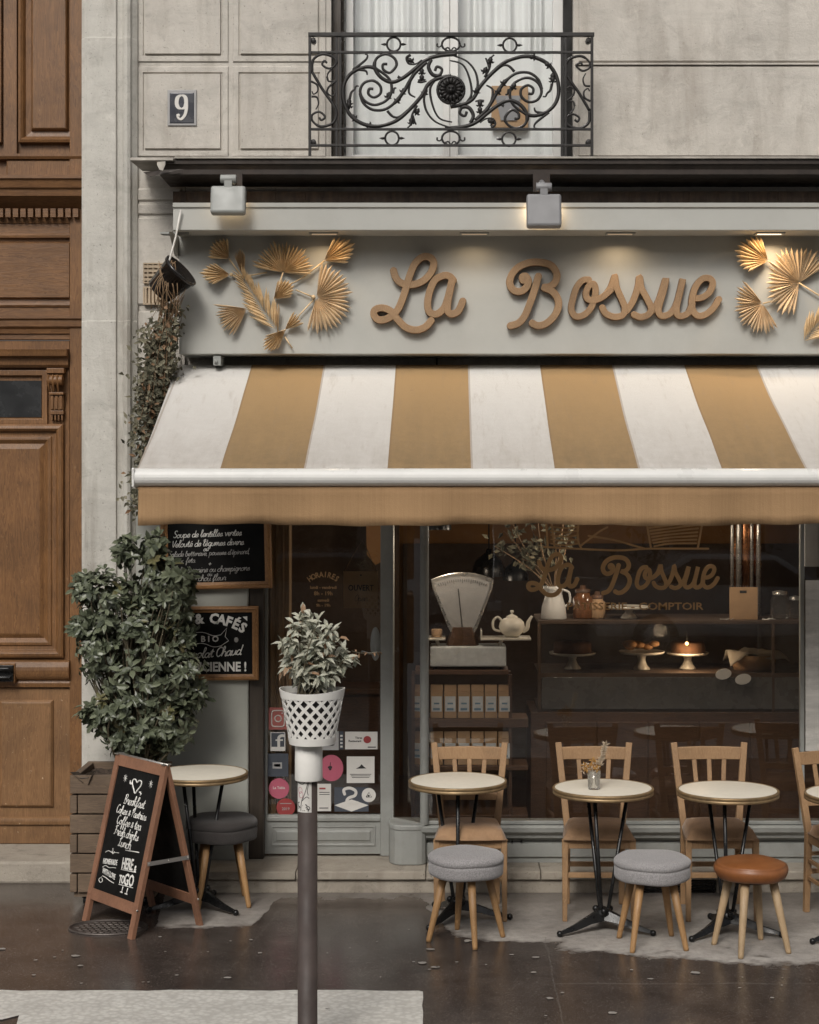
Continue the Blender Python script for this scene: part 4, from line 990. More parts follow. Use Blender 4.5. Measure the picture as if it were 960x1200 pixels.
# ================================================================== AWNING
AB, AF = 10.35, 8.906
ax0, ax1 = -1.646, 2.83
zb0, zf0 = Z(428, AB), Z(551, AF)
aw = thing('awning', 'ochre and white striped retractable awning with a plain ochre valance', 'awning', (.592, AB, zb0))
s = MB(); nx, ny = 60, 16; vs = []; fs = []
for j in range(ny + 1):
    t = j / ny
    for i in range(nx + 1):
        x = ax0 + (ax1 - ax0) * i / nx; x = x + (.022 * t if i == 0 else 0)
        sag = -.016 * math.sin(PI * t) * (1 + .3 * math.sin(x * 7.2 + .6)) - .007 * math.sin(x * 14.4 + 3 * t) * t * (1 - t) * 4 - .006 * math.sin(x * 3.1 + t * 9) * math.sin(PI * t)
        vs.append((x, AB + (AF - AB) * t, zb0 + (zf0 - zb0) * t + sag))
for j in range(ny):
    for i in range(nx): o = j * (nx + 1) + i; fs.append((o, o + 1, o + nx + 2, o + nx + 1))
s.add(vs, fs, 0, True); build('canopy', s, 'canopy', aw, solid=.003)
zc = Z(559.5, AF); s = MB()
s.strip([(AF + .052 * math.cos(a * PI / 10) * (1 if math.cos(a * PI / 10) < 0 else .9), zc + .047 * math.sin(a * PI / 10)) for a in range(20)], X(157.5, AF), ax1 + .03)
s.box(X(156.5, AF), X(159.5, AF), AF - .055, AF + .05, zc - .05, zc + .05)
build('front_bar', s, 'white', aw, bevel=.004)
s = MB(); vs = []; fs = []; nx = 160; zt_, zb_ = zc - .04, Z(615, AF)
for j in range(5):
    for i in range(nx + 1):
        x = X(163, AF) + (ax1 - X(163, AF)) * i / nx; t = j / 4
        vs.append((x, AF - .012 + t * (.018 * math.sin(x * 5.3) + .012 * math.sin(x * 13 + 1) + .005 * math.sin(x * 31)), zt_ + (zb_ - zt_) * t + t * (.005 * math.sin(x * 4) + .003 * math.sin(x * 17))))
for j in range(4):
    for i in range(nx): o = j * (nx + 1) + i; fs.append((o, o + 1, o + nx + 2, o + nx + 1))
s.add(vs, fs, 0, True); build('valance', s, 'valance', aw, solid=.002)
s = MB(); s.box(ax0 + .02, ax1 - .02, AB - .02, 10.54, 3.09, 3.13); s.tube([(ax0 + .02, AB + .03, zb0 - .05), (ax1 - .02, AB + .03, zb0 - .05)], .05, 14); build('roller', s, 'sagedk', aw)
for x in (-1.2, 2.4):
    s = MB(); sg = 1 if x < 0 else -1
    s.beam((x, 10.45, 2.98), (x + sg * .55, 9.75, 2.72), .05, .07); s.beam((x + sg * .55, 9.75, 2.72), (x + sg * .02, AF + .06, zc), .04, .06)
    build('folding_arm', s, 'white', aw, bevel=.006)
s = MB(); s.box(X(250, 10.22), X(259, 10.22), 10.215, 10.35, Z(428, 10.22), Z(417, 10.22)); s.tube([P(253, 423, 10.21), P(253, 423, 10.2)], .012, 8)
build('wall_bracket', s, 'lightgrey', aw, bevel=.002)

# ================================================================== VENT, HANGING POT
vt = thing('vent_grille', 'pair of small beige vent grilles on the stone by the hanging pot', 'vent', (X(180, 10.47), 10.48, Z(333, 10.47)))
s = MB(); vd = 10.468
for a, b, c_, d_ in ((168, 192, 308, 332), (168, 192, 336, 357)):
    s.rings(X(a, vd), X(b, vd), Z(d_, vd), Z(c_, vd), [(0, vd + .02), (0, vd - .006), (.008, vd - .006), (.01, vd + .01)])
for i in range(4): s.box(X(169.5, vd), X(190.5, vd), vd - .008, vd + .008, Z(314 + i * 5, vd), Z(311 + i * 5, vd))
for i in range(3): s.box(X(173 + i * 6, vd), X(174.3 + i * 6, vd), vd - .009, vd + .008, Z(331, vd), Z(309, vd))
for i in range(5): s.box(X(170 + i * 4.2, vd), X(172.2 + i * 4.2, vd), vd - .008, vd + .008, Z(356, vd), Z(337, vd))
build('grille', s, 'vent', vt)
hp = thing('hanging_pot', 'glossy black plant pot hung tilted on a white cord at the sign corner', 'plant pot', (X(201, 10.02), 10.02, Z(328, 10.02)))
ctr = P(198, 331, 10.0); Rm = Matrix.Rotation(R(48), 4, 'Y') @ Matrix.Rotation(R(12), 4, 'X')
s = MB(); s.lathe([(.001, -.085), (.078, -.085), (.082, -.078), (.108, .09), (.116, .09), (.116, .108), (.104, .108), (.098, .08), (.001, .08)], ctr, 24, 0, Rm, cap=False); build('pot', s, 'ebony', hp)
s = MB(); s.tube([P(212, 246, 9.925), P(206, 278, 9.93), P(199, 304, 9.94), P(194, 316, 9.94)], .0062, 6); build('cord', s, 'cord', hp)
rnd = random.Random(3)
dp = thing('trailing_plant', 'long dry trailing plant hanging down the stone from the black pot', 'plant', P(190, 352, 10.1))
s = MB(); ends = []
for i in range(46):
    a = rnd.uniform(0, 6.28)
    p0 = P(202 + rnd.uniform(-14, 16), 345 + rnd.uniform(-14, 10), 10.02 + rnd.uniform(-.08, .1))
    yb = rnd.triangular(380, 625, 560) if i % 3 else rnd.uniform(400, 520)
    cx = 183 - (yb - 400) * .07 + rnd.gauss(0, 11)
    mid = P((202 + cx) / 2 + rnd.uniform(-10, 10), (345 + yb) / 2, 10.1 + rnd.uniform(-.1, .15)); e = P(cx, yb, 10.12 + rnd.uniform(-.12, .17))
    pl = cr([p0, mid, e], 7); s.tube(pl, [.0024 * (1 - .6 * j / len(pl)) for j in range(len(pl))], 4); ends.append(pl)
for i in range(16):   # loops round the pot
    a = rnd.uniform(-30, 30); p0 = P(196 + rnd.uniform(-12, 14), 308 + rnd.uniform(-3, 8), 9.93); e = P(190 + rnd.uniform(-14, 26), 352 + rnd.uniform(0, 20), 9.98)
    s.tube(cr([p0, (p0 + e) / 2 + Vector((rnd.uniform(-.06, .06), -.05, 0)), e], 5), .0028, 4)
build('stems', s, 'twig', dp)
s = MB(); s2 = MB()
for pl in ends:
    for p in pl[3:]:
        for q_ in range(6 if p.z < Z(390, 10.1) else 2):
            dv = rdir(rnd); o = p + rdir(rnd) * rnd.uniform(.0, .07)
            leaf(s if rnd.random() < .92 else s2, o, dv, Vector((0, -1, .4)), rnd.uniform(.022, .05), rnd.uniform(.014, .03), .3, .2, 0, False)
for i in range(700):    # bulk of the column, thinner low down
    t = rnd.random() ** .8; py = 385 + t * 215; half = (24 - 8 * t) * (1 + .3 * math.sin(py * .09)); px = 181 - t * 14 + rnd.gauss(0, half * .55)
    leaf(s if rnd.random() < .93 else s2, P(px, py, 10.12 + rnd.uniform(-.1, .16)), rdir(rnd), Vector((0, -1, .4)), rnd.uniform(.025, .055), rnd.uniform(.016, .03), .3, .25, 0, False)
build('leaves', s, 'dry', dp, recalc=False); build('dead_leaves', s2, 'leaft', dp, recalc=False)

# ================================================================== SHOP FRONT
sf = thing('storefront', 'sage painted cafe shop front with a wide window and glazed door', 'shop front', (.9, 10.3, .137))
WD = 10.3
def vb(mb, p0, p1, d0, d1, z0, z1, dd=None): mb.box(X(p0, dd or d0), X(p1, dd or d0), d0, d1, z0, z1)
s = MB()
s.strip([(10.499, .137), (10.33, .137), (10.33, .17), (10.315, .175), (10.315, .255), (10.345, .262), (10.345, .27), (10.31, .285), (10.29, .295), (10.29, .31), (10.255, .335), (10.25, .362), (10.27, .37), (10.499, .372)], -.16, 2.9)
for x in (.62, 1.36, 2.1): s.box(x - .006, x + .006, 10.312, 10.33, .178, .253)
build('stall_riser', s, 'sagedk', sf)
for px in range(545, 612, 11): s = MB(); s.tube([P(px, 985.5, 10.343), P(px, 985.5, 10.30)], .008, 8); build('air_hole', s, 'black', sf)
s = MB()
pl = [(-.358, 10.497), (-.358, 10.35)] + [(-.28 + .078 * math.cos(R(a)), 10.35 + .1 * math.sin(R(a))) for a in (-180, -150, -120, -90)][1:] + [(-.185, 10.25)] + [(-.185 + .055 * math.cos(R(a)), 10.30 + .05 * math.sin(R(a))) for a in (-60, -30, 0)] + [(-.13, 10.497)]
s.hexa([(x, y, .137) for x, y in pl], [(x, y, .375) for x, y in pl]); s.hexa([(x * 1.01 + .002, y - .006, .345) for x, y in pl], [(x * 1.01 + .002, y - .006, .379) for x, y in pl])
build('corner_plinth', s, 'sagedk', sf, bevel=.008)
s = MB()
s.tube([(X(497.5, WD - .01), WD - .01, .376), (X(497.5, WD - .01), WD - .01, 2.95)], .027, 14)
vb(s, 493.5, 501.5, WD - .005, WD + .02, .376, 2.95)
vb(s, 938, 943, WD - .01, WD + .03, .374, 2.9); s.box(2.83, 2.9, WD - .02, WD + .05, .374, 2.9); s.box(-.13, 2.83, WD - .012, WD + .02, 2.86, 2.95)
s.box(-.13, 2.83, WD - .004, WD + .03, .3735, .395)
wf = build('window_frame', s, 'sagedk', sf, bevel=.003)
s = MB(); s.box(2.9, 2.98, 10.25, 10.5, .137, 3.0); build('end_pilaster', s, 'sagedk', sf, bevel=.006)
g1 = MB().add([(X(501, WD), WD + .01, .39), (X(938.5, WD), WD + .01, .39), (X(938.5, WD), WD + .01, 2.87), (X(501, WD), WD + .01, 2.87)], [(0, 1, 2, 3)]); pn = build('window_pane', g1, 'glass', sf)
g2 = MB().add([(X(942.5, WD), WD + .01, .39), (2.835, WD + .01, .39), (2.835, WD + .01, 2.87), (X(942.5, WD), WD + .01, 2.87)], [(0, 1, 2, 3)]); build('window_pane', g2, 'glass', sf)
g3 = MB().add([(-.335, 10.485, .37), (X(496, WD), WD + .005, .37), (X(496, WD), WD + .005, 2.9), (-.335, 10.485, 2.9)], [(0, 1, 2, 3)]); build('side_pane', g3, 'glass', sf)
# window lettering
s = MB(); wl = WD + .004
mp = lambda p: (X(618 + (p[0] - 436) * .549, wl), Z(648 + (p[1] - 298) * .56, wl))
i = 0
for ch, paths in LET.items():
    for pth in paths:
        i += 1; s.ribbon(cr([mp(p) for p in pth], 5), .0135 if ch in 'LaB' else .0125, wl - .0004 * (i % 4), .0015, .0003, .0003)
t = block('PÂTISSERIE - COMPTOIR', .062, .001, .0005, sx=1.0); w0 = max(v.x for v in t.v) - min(v.x for v in t.v)
t = block('PÂTISSERIE - COMPTOIR', .062, .001, .0005, sx=(X(824, wl) - X(664, wl)) / w0 * 1.0); s._m(t, Matrix.Translation((X(744, wl), wl, Z(714.5, wl))))
build('window_lettering', s, 'goldpaint', pn)
s = MB()
def ln(pts, r=.006, sm=True):
    pl = [(X(a, wl), Z(b, wl)) for a, b in pts]; pl = cr(pl, 4) if sm else pl
    s.ribbon(pl, r, wl, .0012, .0003, .0003)
ln([(638, 641), (720, 645), (760, 643), (830, 643)]); ln([(640, 610), (642, 640)], sm=False); ln([(645, 605), (650, 640)]); ln([(679, 605), (677, 630), (681, 642)])
for i in range(6): ln([(646, 612 + i * 5), (662, 614 + i * 5), (678, 612 + i * 5)], .0045)
ln([(680, 640), (700, 625), (712, 618)]); ln([(690, 628), (720, 633), (745, 640), (756, 643)]); ln([(700, 630), (725, 634)], .004)
ln([(757, 608), (763, 642)], sm=False); ln([(825, 605), (818, 642)], sm=False)
for i in range(8): ln([(760 + i * 1.0, 615 + i * 3.6), (785, 612 + i * 3.6), (820 - i * .6, 606 + i * 4.4)], .0055)
build('window_drawing', s, 'goldpaint', pn)
# door post and frame
s = MB()
vb(s, 291.5, 309, 10.42, 10.56, .137, 2.98, 10.42)
build('door_post', s, 'dkpost', sf, bevel=.006)
DD = 10.5
dl = MB()
dl.box(X(309.5, DD), X(313.5, DD), DD, DD + .05, .15, 2.8); dl.box(X(446, DD), X(462, DD), DD - .006, DD + .05, .14, 2.95); dl.box(X(313, DD), X(446, DD), DD + .002, DD + .048, .15, Z(955, DD)); dl.box(X(313, DD), X(446, DD), DD + .002, DD + .048, 2.72, 2.8)
dl.rings(X(318, DD), X(440, DD), Z(991, DD), Z(968, DD), [(0, DD + .004), (0, DD - .006), (.008, DD - .004), (.012, DD + .001), (.03, DD - .002), (.034, DD - .008)])
dl.strip([(DD + .003, Z(963, DD)), (DD - .01, Z(962, DD)), (DD - .012, Z(958, DD)), (DD + .003, Z(956, DD))], X(313, DD), X(446, DD))
dl.box(X(459.5, DD), X(461.5, DD), DD - .016, DD - .007, .14, 2.95)
door = build('shop_door', dl, 'sagedk', sf, bevel=.003)
gd = MB().add([(X(313, DD), DD + .02, Z(956, DD)), (X(446.5, DD), DD + .02, Z(956, DD)), (X(446.5, DD), DD + .02, 2.73), (X(313, DD), DD + .02, 2.73)], [(0, 1, 2, 3)]); build('door_glass', gd, 'dglass', door)
s = MB(); hd_ = DD - .02
s.lathe([(.001, -.003), (.05, -.003), (.052, 0), (.05, .004), (.001, .004)], (0, 0, 0), 20, 0, None, False); s.v = [Vector((v.x * .62, v.z, v.y * 2.0)) + Vector((X(440, hd_), DD + .005, Z(755, hd_))) for v in s.v]
s.tube([(X(443, hd_), DD, Z(765, hd_)), (X(443, hd_), DD - .04, Z(765, hd_)), (X(432, hd_), DD - .045, Z(765, hd_)), (X(424, hd_), DD - .04, Z(763, hd_))], .007, 8)
build('handle', s, 'lightgrey', door)
# lettering on the door glass
s = MB(); dg = DD + .014
arc_block(s, 'HORAIRES', .048, (X(379, dg), Z(700, dg)), .125, 126, 54, .001, dg, .8)
for i, (tx, py, h) in enumerate((('lundi - vendredi', 690, .026), ('8h - 19h', 697.5, .034), ('samedi', 705, .026), ('9h - 19h', 711, .026))):
    b = block(tx, h, 0.0005, .0005); s._m(b, Matrix.Translation((X(379, dg), dg, Z(py, dg))))
build('door_lettering', s, 'goldpaint', door)
# stickers
def stick(shape, x0, x1, y0, y1, mat, deco=None, o=0, label=None):
    m_ = MB(); d = DD + .0175 - o; a, b, c_, e = X(x0, d), X(x1, d), Z(y1, d), Z(y0, d); ms = [mat]
    if shape == 'r': m_.box(a, b, d - .001, d + .001, c_, e)
    else:
        n = 28; cx_, cz_ = (a + b) / 2, (c_ + e) / 2; v = [(cx_ + (b - a) / 2 * math.cos(2 * PI * i / n), cz_ + (e - c_) / 2 * math.sin(2 * PI * i / n)) for i in range(n)]
        m_.hexa([(x, d + .001, z) for x, z in v], [(x, d - .001, z) for x, z in v])
    if deco: deco(m_, a, b, c_, e, d - .0012, ms)
    return build('sticker', m_, ms, door, label=label)
def rr(m_, x0, x1, z0, z1, d, mi): m_.box(x0, x1, d - .0012, d, z0, z1, mi)
def d_cam(m_, a, b, c_, e, d, ms):
    ms.append('paper'); w_ = b - a; h_ = e - c_; cx_, cz_ = (a + b) / 2, (c_ + e) / 2
    sq = [(cx_ + .34 * w_ * sx_ * (abs(math.cos(t)) ** .35), cz_ + .36 * h_ * sz_ * (abs(math.sin(t)) ** .35)) for t, sx_, sz_ in [(2 * PI * i / 40 + .01, math.copysign(1, math.cos(2 * PI * i / 40 + .01)), math.copysign(1, math.sin(2 * PI * i / 40 + .01))) for i in range(41)]]
    m_.tube([(x, d, z) for x, z in sq], .004, 5, 1); m_.tube([(cx_ + .17 * w_ * math.cos(i * PI / 12), d, cz_ + .17 * w_ * math.sin(i * PI / 12)) for i in range(25)], .0042, 5, 1); m_.ball((cx_ + .22 * w_, d, cz_ + .24 * h_), .005, 6, 1)
def d_f(m_, a, b, c_, e, d, ms):
    ms.append('paper'); w_ = b - a; h_ = e - c_
    rr(m_, a, b, c_ + .02, c_ + h_ * .2, d, 1) if False else None
    x0 = a + w_ * .56; z0 = c_ + h_ * .26
    m_.ribbon(cr([(x0, z0), (x0, z0 + h_ * .34), (x0 + .002, z0 + h_ * .48), (x0 + .018, z0 + h_ * .56), (x0 + .03, z0 + h_ * .55)], 4), .0085, d - .002, .002, .0003, .0004, 1); rr(m_, x0 - .02, x0 + .026, z0 + h_ * .28, z0 + h_ * .36, d - .0008, 1)
    rr(m_, a, b, c_, c_ + h_ * .22, d, 1); [rr(m_, q0, q1, e_, f_, d - .0002, 1) for q0, q1, e_, f_ in ((a, a + .006, c_ + h_ * .22, e), (b - .006, b, c_ + h_ * .22, e), (a + .006, b - .006, e - .005, e))]
def d_txt(lines, col, bars=()):
    def f_(m_, a, b, c_, e, d, ms):
        ms.append(col); w_ = b - a; h_ = e - c_
        for (tx, fx, fz, sz) in lines:
            t_ = block(tx, sz, .0004, .0006); t_.m = [1] * len(t_.m); m_._m(t_, Matrix.Translation((a + w_ * fx, d - .0005, c_ + h_ * fz)))
        for (u0, u1, v0, v1, mt) in bars:
            if mt not in ms: ms.append(mt)
            rr(m_, a + w_ * u0, a + w_ * u1, c_ + h_ * v0, c_ + h_ * v1, d - .0004 * (1 + len(ms) % 3), ms.index(mt))
    return f_
stick('r', 315, 337, 829, 855, 'insta', d_cam, label='coral square sticker with a white camera outline')
stick('r', 317, 334.5, 858, 880, 'slate', d_f, label='dark square sticker with a white letter f')
stick('r', 313.5, 338, 883, 910, 'slate', d_txt([], 'paperg', [(.25, .7, .35, .62, 'paperg'), (.33, .62, .43, .55, 'slate')]), label='dark grey blank sticker')
stick('c', 315, 339, 912, 936, 'pink', d_txt([('La Table', .5, .48, .022)], 'paper', []), label='round pink sticker')
stick('c', 324, 346, 935.5, 957, 'red', d_txt([('2019', .5, .36, .024)], 'paperg', [(.2, .8, .7, .74, 'paperg')]), label='round red sticker')
stick('r', 404.5, 442.5, 857.5, 878, 'paper', d_txt([('Titres', .42, .60, .018), ('Restaurant', .30, .42, .018)], 'ink', [(.66, .68, .44, .5, 'ink'), (.7, .95, .1, .15, 'ink')]), label='white card sticker with a red dot')
s = stick('c', 426, 435, 862.5, 871, 'red', None, .003, label='small red dot')
stick('r', 377, 397, 857, 879, 'paperg', d_txt([('Guide', .5, .6, .02)], 'ink', [(.3, .7, .25, .3, 'ink')]), label='pale grey square sticker')
stick('r', 398, 402.5, 857, 878, 'slate', d_txt([], 'paper', [(.2, .8, .1 + i * .2, .2 + i * .2, 'paper') for i in range(4)]), label='narrow strip sticker with pale squares')
def d_spoon(m_, a, b, c_, e, d, ms):
    ms.append('ink'); cx_ = (a + b) / 2; cz_ = (c_ + e) / 2
    m_.ball((cx_ - .012, d, cz_ + .004), .011, 7, 1, (1, .15, .8)); m_.ball((cx_ - .004, d, cz_ + .004), .011, 7, 1, (.8, .15, .8)); m_.tube([(cx_ - .008, d, cz_), (cx_ - .006, d, cz_ + .035)], .002, 5, 1); m_.ball((cx_ - .008, d, cz_ - .007), .008, 7, 1, (1, .15, 1))
stick('c', 374.5, 402.5, 884.5, 915.5, 'pink', d_spoon, label='large round pink sticker')
def d_map(m_, a, b, c_, e, d, ms):
    ms += ['ink', 'red']; cx_ = (a + b) / 2; cz_ = c_ + (e - c_) * .6
    m_.add([(cx_ - .03, d - .001, cz_ - .01), (cx_ + .035, d - .001, cz_ - .008), (cx_ + .02, d - .001, cz_ + .003), (cx_ + .006, d - .001, cz_ + .018), (cx_ - .006, d - .001, cz_ + .004)], [(0, 1, 2, 3, 4)], 1)
    for i, z_ in enumerate((.32, .26, .2)): rr(m_, a + .02 + .006 * i, b - .02 - .006 * i, c_ + (e - c_) * z_, c_ + (e - c_) * z_ + .003, d, 1)
stick('r', 406.5, 439, 886.5, 917.5, 'paper', d_map, label='white square sticker with a small black mark')
stick('r', 372, 388, 918.5, 950.5, 'paper', d_txt([], 'ink', [(.15, .6, .8, .86, 'red'), (.15, .9, .68, .7, 'ink'), (.15, .9, .6, .62, 'ink'), (.15, .8, .1, .13, 'ink')]), label='white slip sticker')
def d_2(m_, a, b, c_, e, d, ms):
    ms.append('paper'); w_ = b - a; h_ = e - c_
    m_.add([(a + .0 * w_, d - .001, c_ + .26 * h_), (a + .5 * w_, d - .001, c_ + .0 * h_), (a + w_, d - .001, c_ + .26 * h_), (a + .5 * w_, d - .001, c_ + .5 * h_)], [(0, 1, 2, 3)], 1)
    m_.ribbon(cr([(a + .3 * w_, c_ + .72 * h_), (a + .28 * w_, c_ + .9 * h_), (a + .45 * w_, c_ + .97 * h_), (a + .62 * w_, c_ + .85 * h_), (a + .6 * w_, c_ + .66 * h_), (a + .42 * w_, c_ + .56 * h_), (a + .38 * w_, c_ + .4 * h_), (a + .68 * w_, c_ + .36 * h_)], 4), .009, d - .003, .002, .0004, .0005, 1)
stick('r', 392, 432, 922.5, 951, 'slate', d_2, label='dark sticker with a pale figure on a diamond')
def d_tri(m_, a, b, c_, e, d, ms):
    ms.append('ink'); cx_ = (a + b) / 2; cz_ = (c_ + e) / 2
    m_.tube([(cx_ - .016, d, cz_ - .012), (cx_ + .001, d, cz_ + .018), (cx_ + .018, d, cz_ - .012), (cx_ - .016, d, cz_ - .012)], .0022, 5, 1); m_.ball((cx_, d, cz_ - .004), .006, 6, 1, (1, .3, 1))
stick('c', 424, 440.5, 923.5, 940, 'paper', d_tri, .003, label='small round white sticker with a triangle')
# OUVERT sign hanging on the door
ov = thing('open_sign', 'kraft OUVERT card hanging on a cord inside the glass door', 'sign', (X(422.5, 10.54), 10.54, Z(690, 10.54)))
od = 10.535
s = MB(); s.box(X(402.5, od), X(443, od), od, od + .006, Z(712.5, od), Z(669.5, od)); build('card', s, 'kraft', ov)
s = MB(); b = block('OUVERT', .05, .001, .0006, sx=.82); s._m(b, Matrix.Translation((X(423, od), od - .002, Z(692, od)))); script(s, 'Open', X(423, od), Z(704.5, od), .02, lambda u, v: Vector((u, od - .001, v)), .0012, .2, 0, 'c'); s.ball((X(423, od), od - .001, Z(674, od)), .006, 6); build('lettering', s, 'ink', ov)
s = MB(); s.tube([P(404, 670, od), P(414, 650, od), P(425, 633, od)], .003, 5); s.tube([P(441, 670, od), P(433, 650, od), P(425, 633, od)], .003, 5); build('cord', s, 'twig', ov)

# ================================================================== MENU BOARDS
def mboard(x0, x1, y0, y1, rot, label, write, fw=.042, d=10.355):
    a, b, c_, e = X(x0, d), X(x1, d), Z(y1, d), Z(y0, d)
    t = thing('menu_board', label, 'menu board', ((a + b) / 2, d + .04, (c_ + e) / 2), group='chalkboards on the wall by the shop door')
    t.rotation_euler = (0, rot, 0)
    s = MB(); s.rings(a, b, c_, e, [(0, d + .04), (0, d + .004), (.006, d - .002), (fw * .45, d - .004), (fw * .6, d + .006), (fw, d + .01), (fw, d + .024)], fill=False); build('frame', s, 'bframe', t)
    s = MB(); s.box(a + fw * .9, b - fw * .9, d + .02, d + .035, c_ + fw * .9, e - fw * .9); build('panel', s, 'board', t)
    s = MB(); write(s, d + .0195); build('writing', s, ['chalk', 'chalkg'], t)
def wr1(s, d):
    fn = lambda u, v: Vector((u, d, v)); rn = random.Random(2)
    for tx, px, py, sz, r_, mi in (('Soupe de lentilles vertes', 203, 629.5, .0205, .0022, 0), ('ou', 238, 634.5, .014, .0018, 1), ('Velouté de légumes divers', 201, 640.5, .0205, .0021, 0), ('ou', 238, 645.5, .015, .0019, 0), ("Salade betterave, pousses d'épinard,", 197, 651.5, .0165, .0019, 1), ('noix, feta', 203, 659, .0165, .0018, 1), ('+', 243, 663, .02, .002, 0), ('Quiche lorraine ou champignons', 197, 671, .0185, .0019, 1), ('ou', 242, 675, .014, .0018, 1), ('Gratin de chou fleur', 200, 681.3, .0195, .002, 1)):
        script(s, tx, X(px, d), Z(py, d), sz, fn, r_, .25, mi, rnd=rn, up=.02)
mboard(188, 317.5, 555, 690.5, R(-1.2), 'larger chalk menu board tucked up under the awning, soup of the day', wr1, .042)
def wr2(s, d):
    fn = lambda u, v: Vector((u, d, v)); cx_ = X(243, d)
    arc_block(s, 'THÉS & CAFÉS', .083, (cx_, Z(808, d)), .405, 127, 60, .0035, d, .95)
    b = block('B I O', .05, .0015); s._m(b, Matrix.Translation((X(246, d), d, Z(752, d))))
    for pth in (cr([(224,742),(238,741),(250,745),(259,744)], 4), cr([(224,755),(238,754),(250,758),(259,757)], 4), [(259,744),(266,736),(264,746),(268,751),(259,757)], [(224,742),(229,749),(224,755)]): s.tube([P(px, py, d) for px, py in pth], .0021, 5)
    script(s, 'Chocolat Chaud', X(207, d), Z(773, d), .030, fn, .0032, .3, 0, up=.08)
    b = block("À L'ANCIENNE !", .078, .0025, sx=.86); s._m(b, Matrix.Translation((X(243, d), d, Z(786.5, d))))
    s.add([P(284.5, 723, d - .001), P(290, 722.5, d - .001), P(290, 728, d - .001)], [(0, 1, 2)]); s.ball(P(277, 750, d), .013, 8, 1, (1, .1, 1.2))
mboard(184, 302.5, 711, 797.5, R(-.3), 'smaller chalk menu board below the other, teas and coffees with hot chocolate', wr2, .036)
# ================================================================== BISTRO TABLES
def bistro_table():
    t = thing('bistro_table', '', 'table', (0, 0, 0), 0, 'round bistro tables on the pavement')
    H = .775; r = .275
    s = MB(); s.lathe([(.001, H - .012), (r - .012, H - .012), (r - .012, H - .001), (r - .016, H), (.001, H)], n=56, cap=False); build('table_top', s, 'top', t)
    s = MB(); s.lathe([(r - .03, H - .034), (r - .004, H - .034), (r, H - .031), (r, H - .021), (r - .003, H - .0185), (r - .003, H - .0165), (r, H - .014), (r + .001, H - .004), (r - .002, H + .0005), (r - .012, H + .0005), (r - .012, H - .03), (r - .03, H - .034)], n=56, cap=False); build('brass_edge', s, 'brass', t)
    s = MB(); s.lathe([(.001, H - .04), (.14, H - .038), (.17, H - .030), (.001, H - .030)], n=30, cap=False)
    build('under_plate', s, 'cast', t)
    for a in (5, 125, 245):
        s = MB(); c_, s_ = math.cos(R(a)), math.sin(R(a)); s.tube([(.135 * c_, .135 * s_, H - .035), (.03 * c_, .03 * s_, .12), (.026 * c_, .026 * s_, .09)], .0105, 10); build('leg', s, 'cast', t)
    s = MB(); s.lathe([(.001, .075), (.042, .075), (.05, .09), (.04, .115), (.015, .125), (.001, .125)], n=18, cap=False)
    for k in range(3):
        a = R(30 + 120 * k); s.ball((.045 * math.cos(a), .045 * math.sin(a), .11), .018, 8)
    for a in (212, 332, 92):
        c_, s_ = math.cos(R(a)), math.sin(R(a)); f_ = lambda u, w, z: (u * c_ - w * s_, u * s_ + w * c_, z)
        n_ = 5; secs = [(.02, .045, .06, .115), (.10, .032, .048, .088), (.19, .02, .024, .055), (.28, .012, .012, .032)]
        vs = []
        for u, w_, z0_, z1_x in secs: vs += [f_(u, -w_, z0_), f_(u, w_, z0_), f_(u, w_ * .35, z1_x), f_(u, -w_ * .35, z1_x)]
        fs = [(4 * i + j, 4 * i + (j + 1) % 4, 4 * i + 4 + (j + 1) % 4, 4 * i + 4 + j) for i in range(3) for j in range(4)] + [(3, 2, 1, 0), (12, 13, 14, 15)]
        s.add(vs, fs); s.ball(f_(.29, 0, .017), .0175, 9)
    build('tripod_base', s, 'cast', t, bevel=.003)
    return t
tb = bistro_table()
spots = [(.055, 9.52, 25, 'bistro table with a bare top nearest the shop door post'), (.846, 9.30, 0, 'bistro table carrying the small glass of dried flowers'), (1.515, 9.235, 8, 'bare bistro table behind the brown leather stool'), (2.185, 9.13, -6, 'bistro table cut by the right edge of the picture'), (-1.42, 9.77, -10, 'bistro table behind the chalkboard sandwich sign')]
for i, (x, y, a, l) in enumerate(spots):
    if i == 0: continue
    dup(tb, (x, y, .004), R(a), l)
tb.location = (spots[0][0], spots[0][1], .004); tb.rotation_euler = (0, 0, R(25)); tb['label'] = spots[0][3]

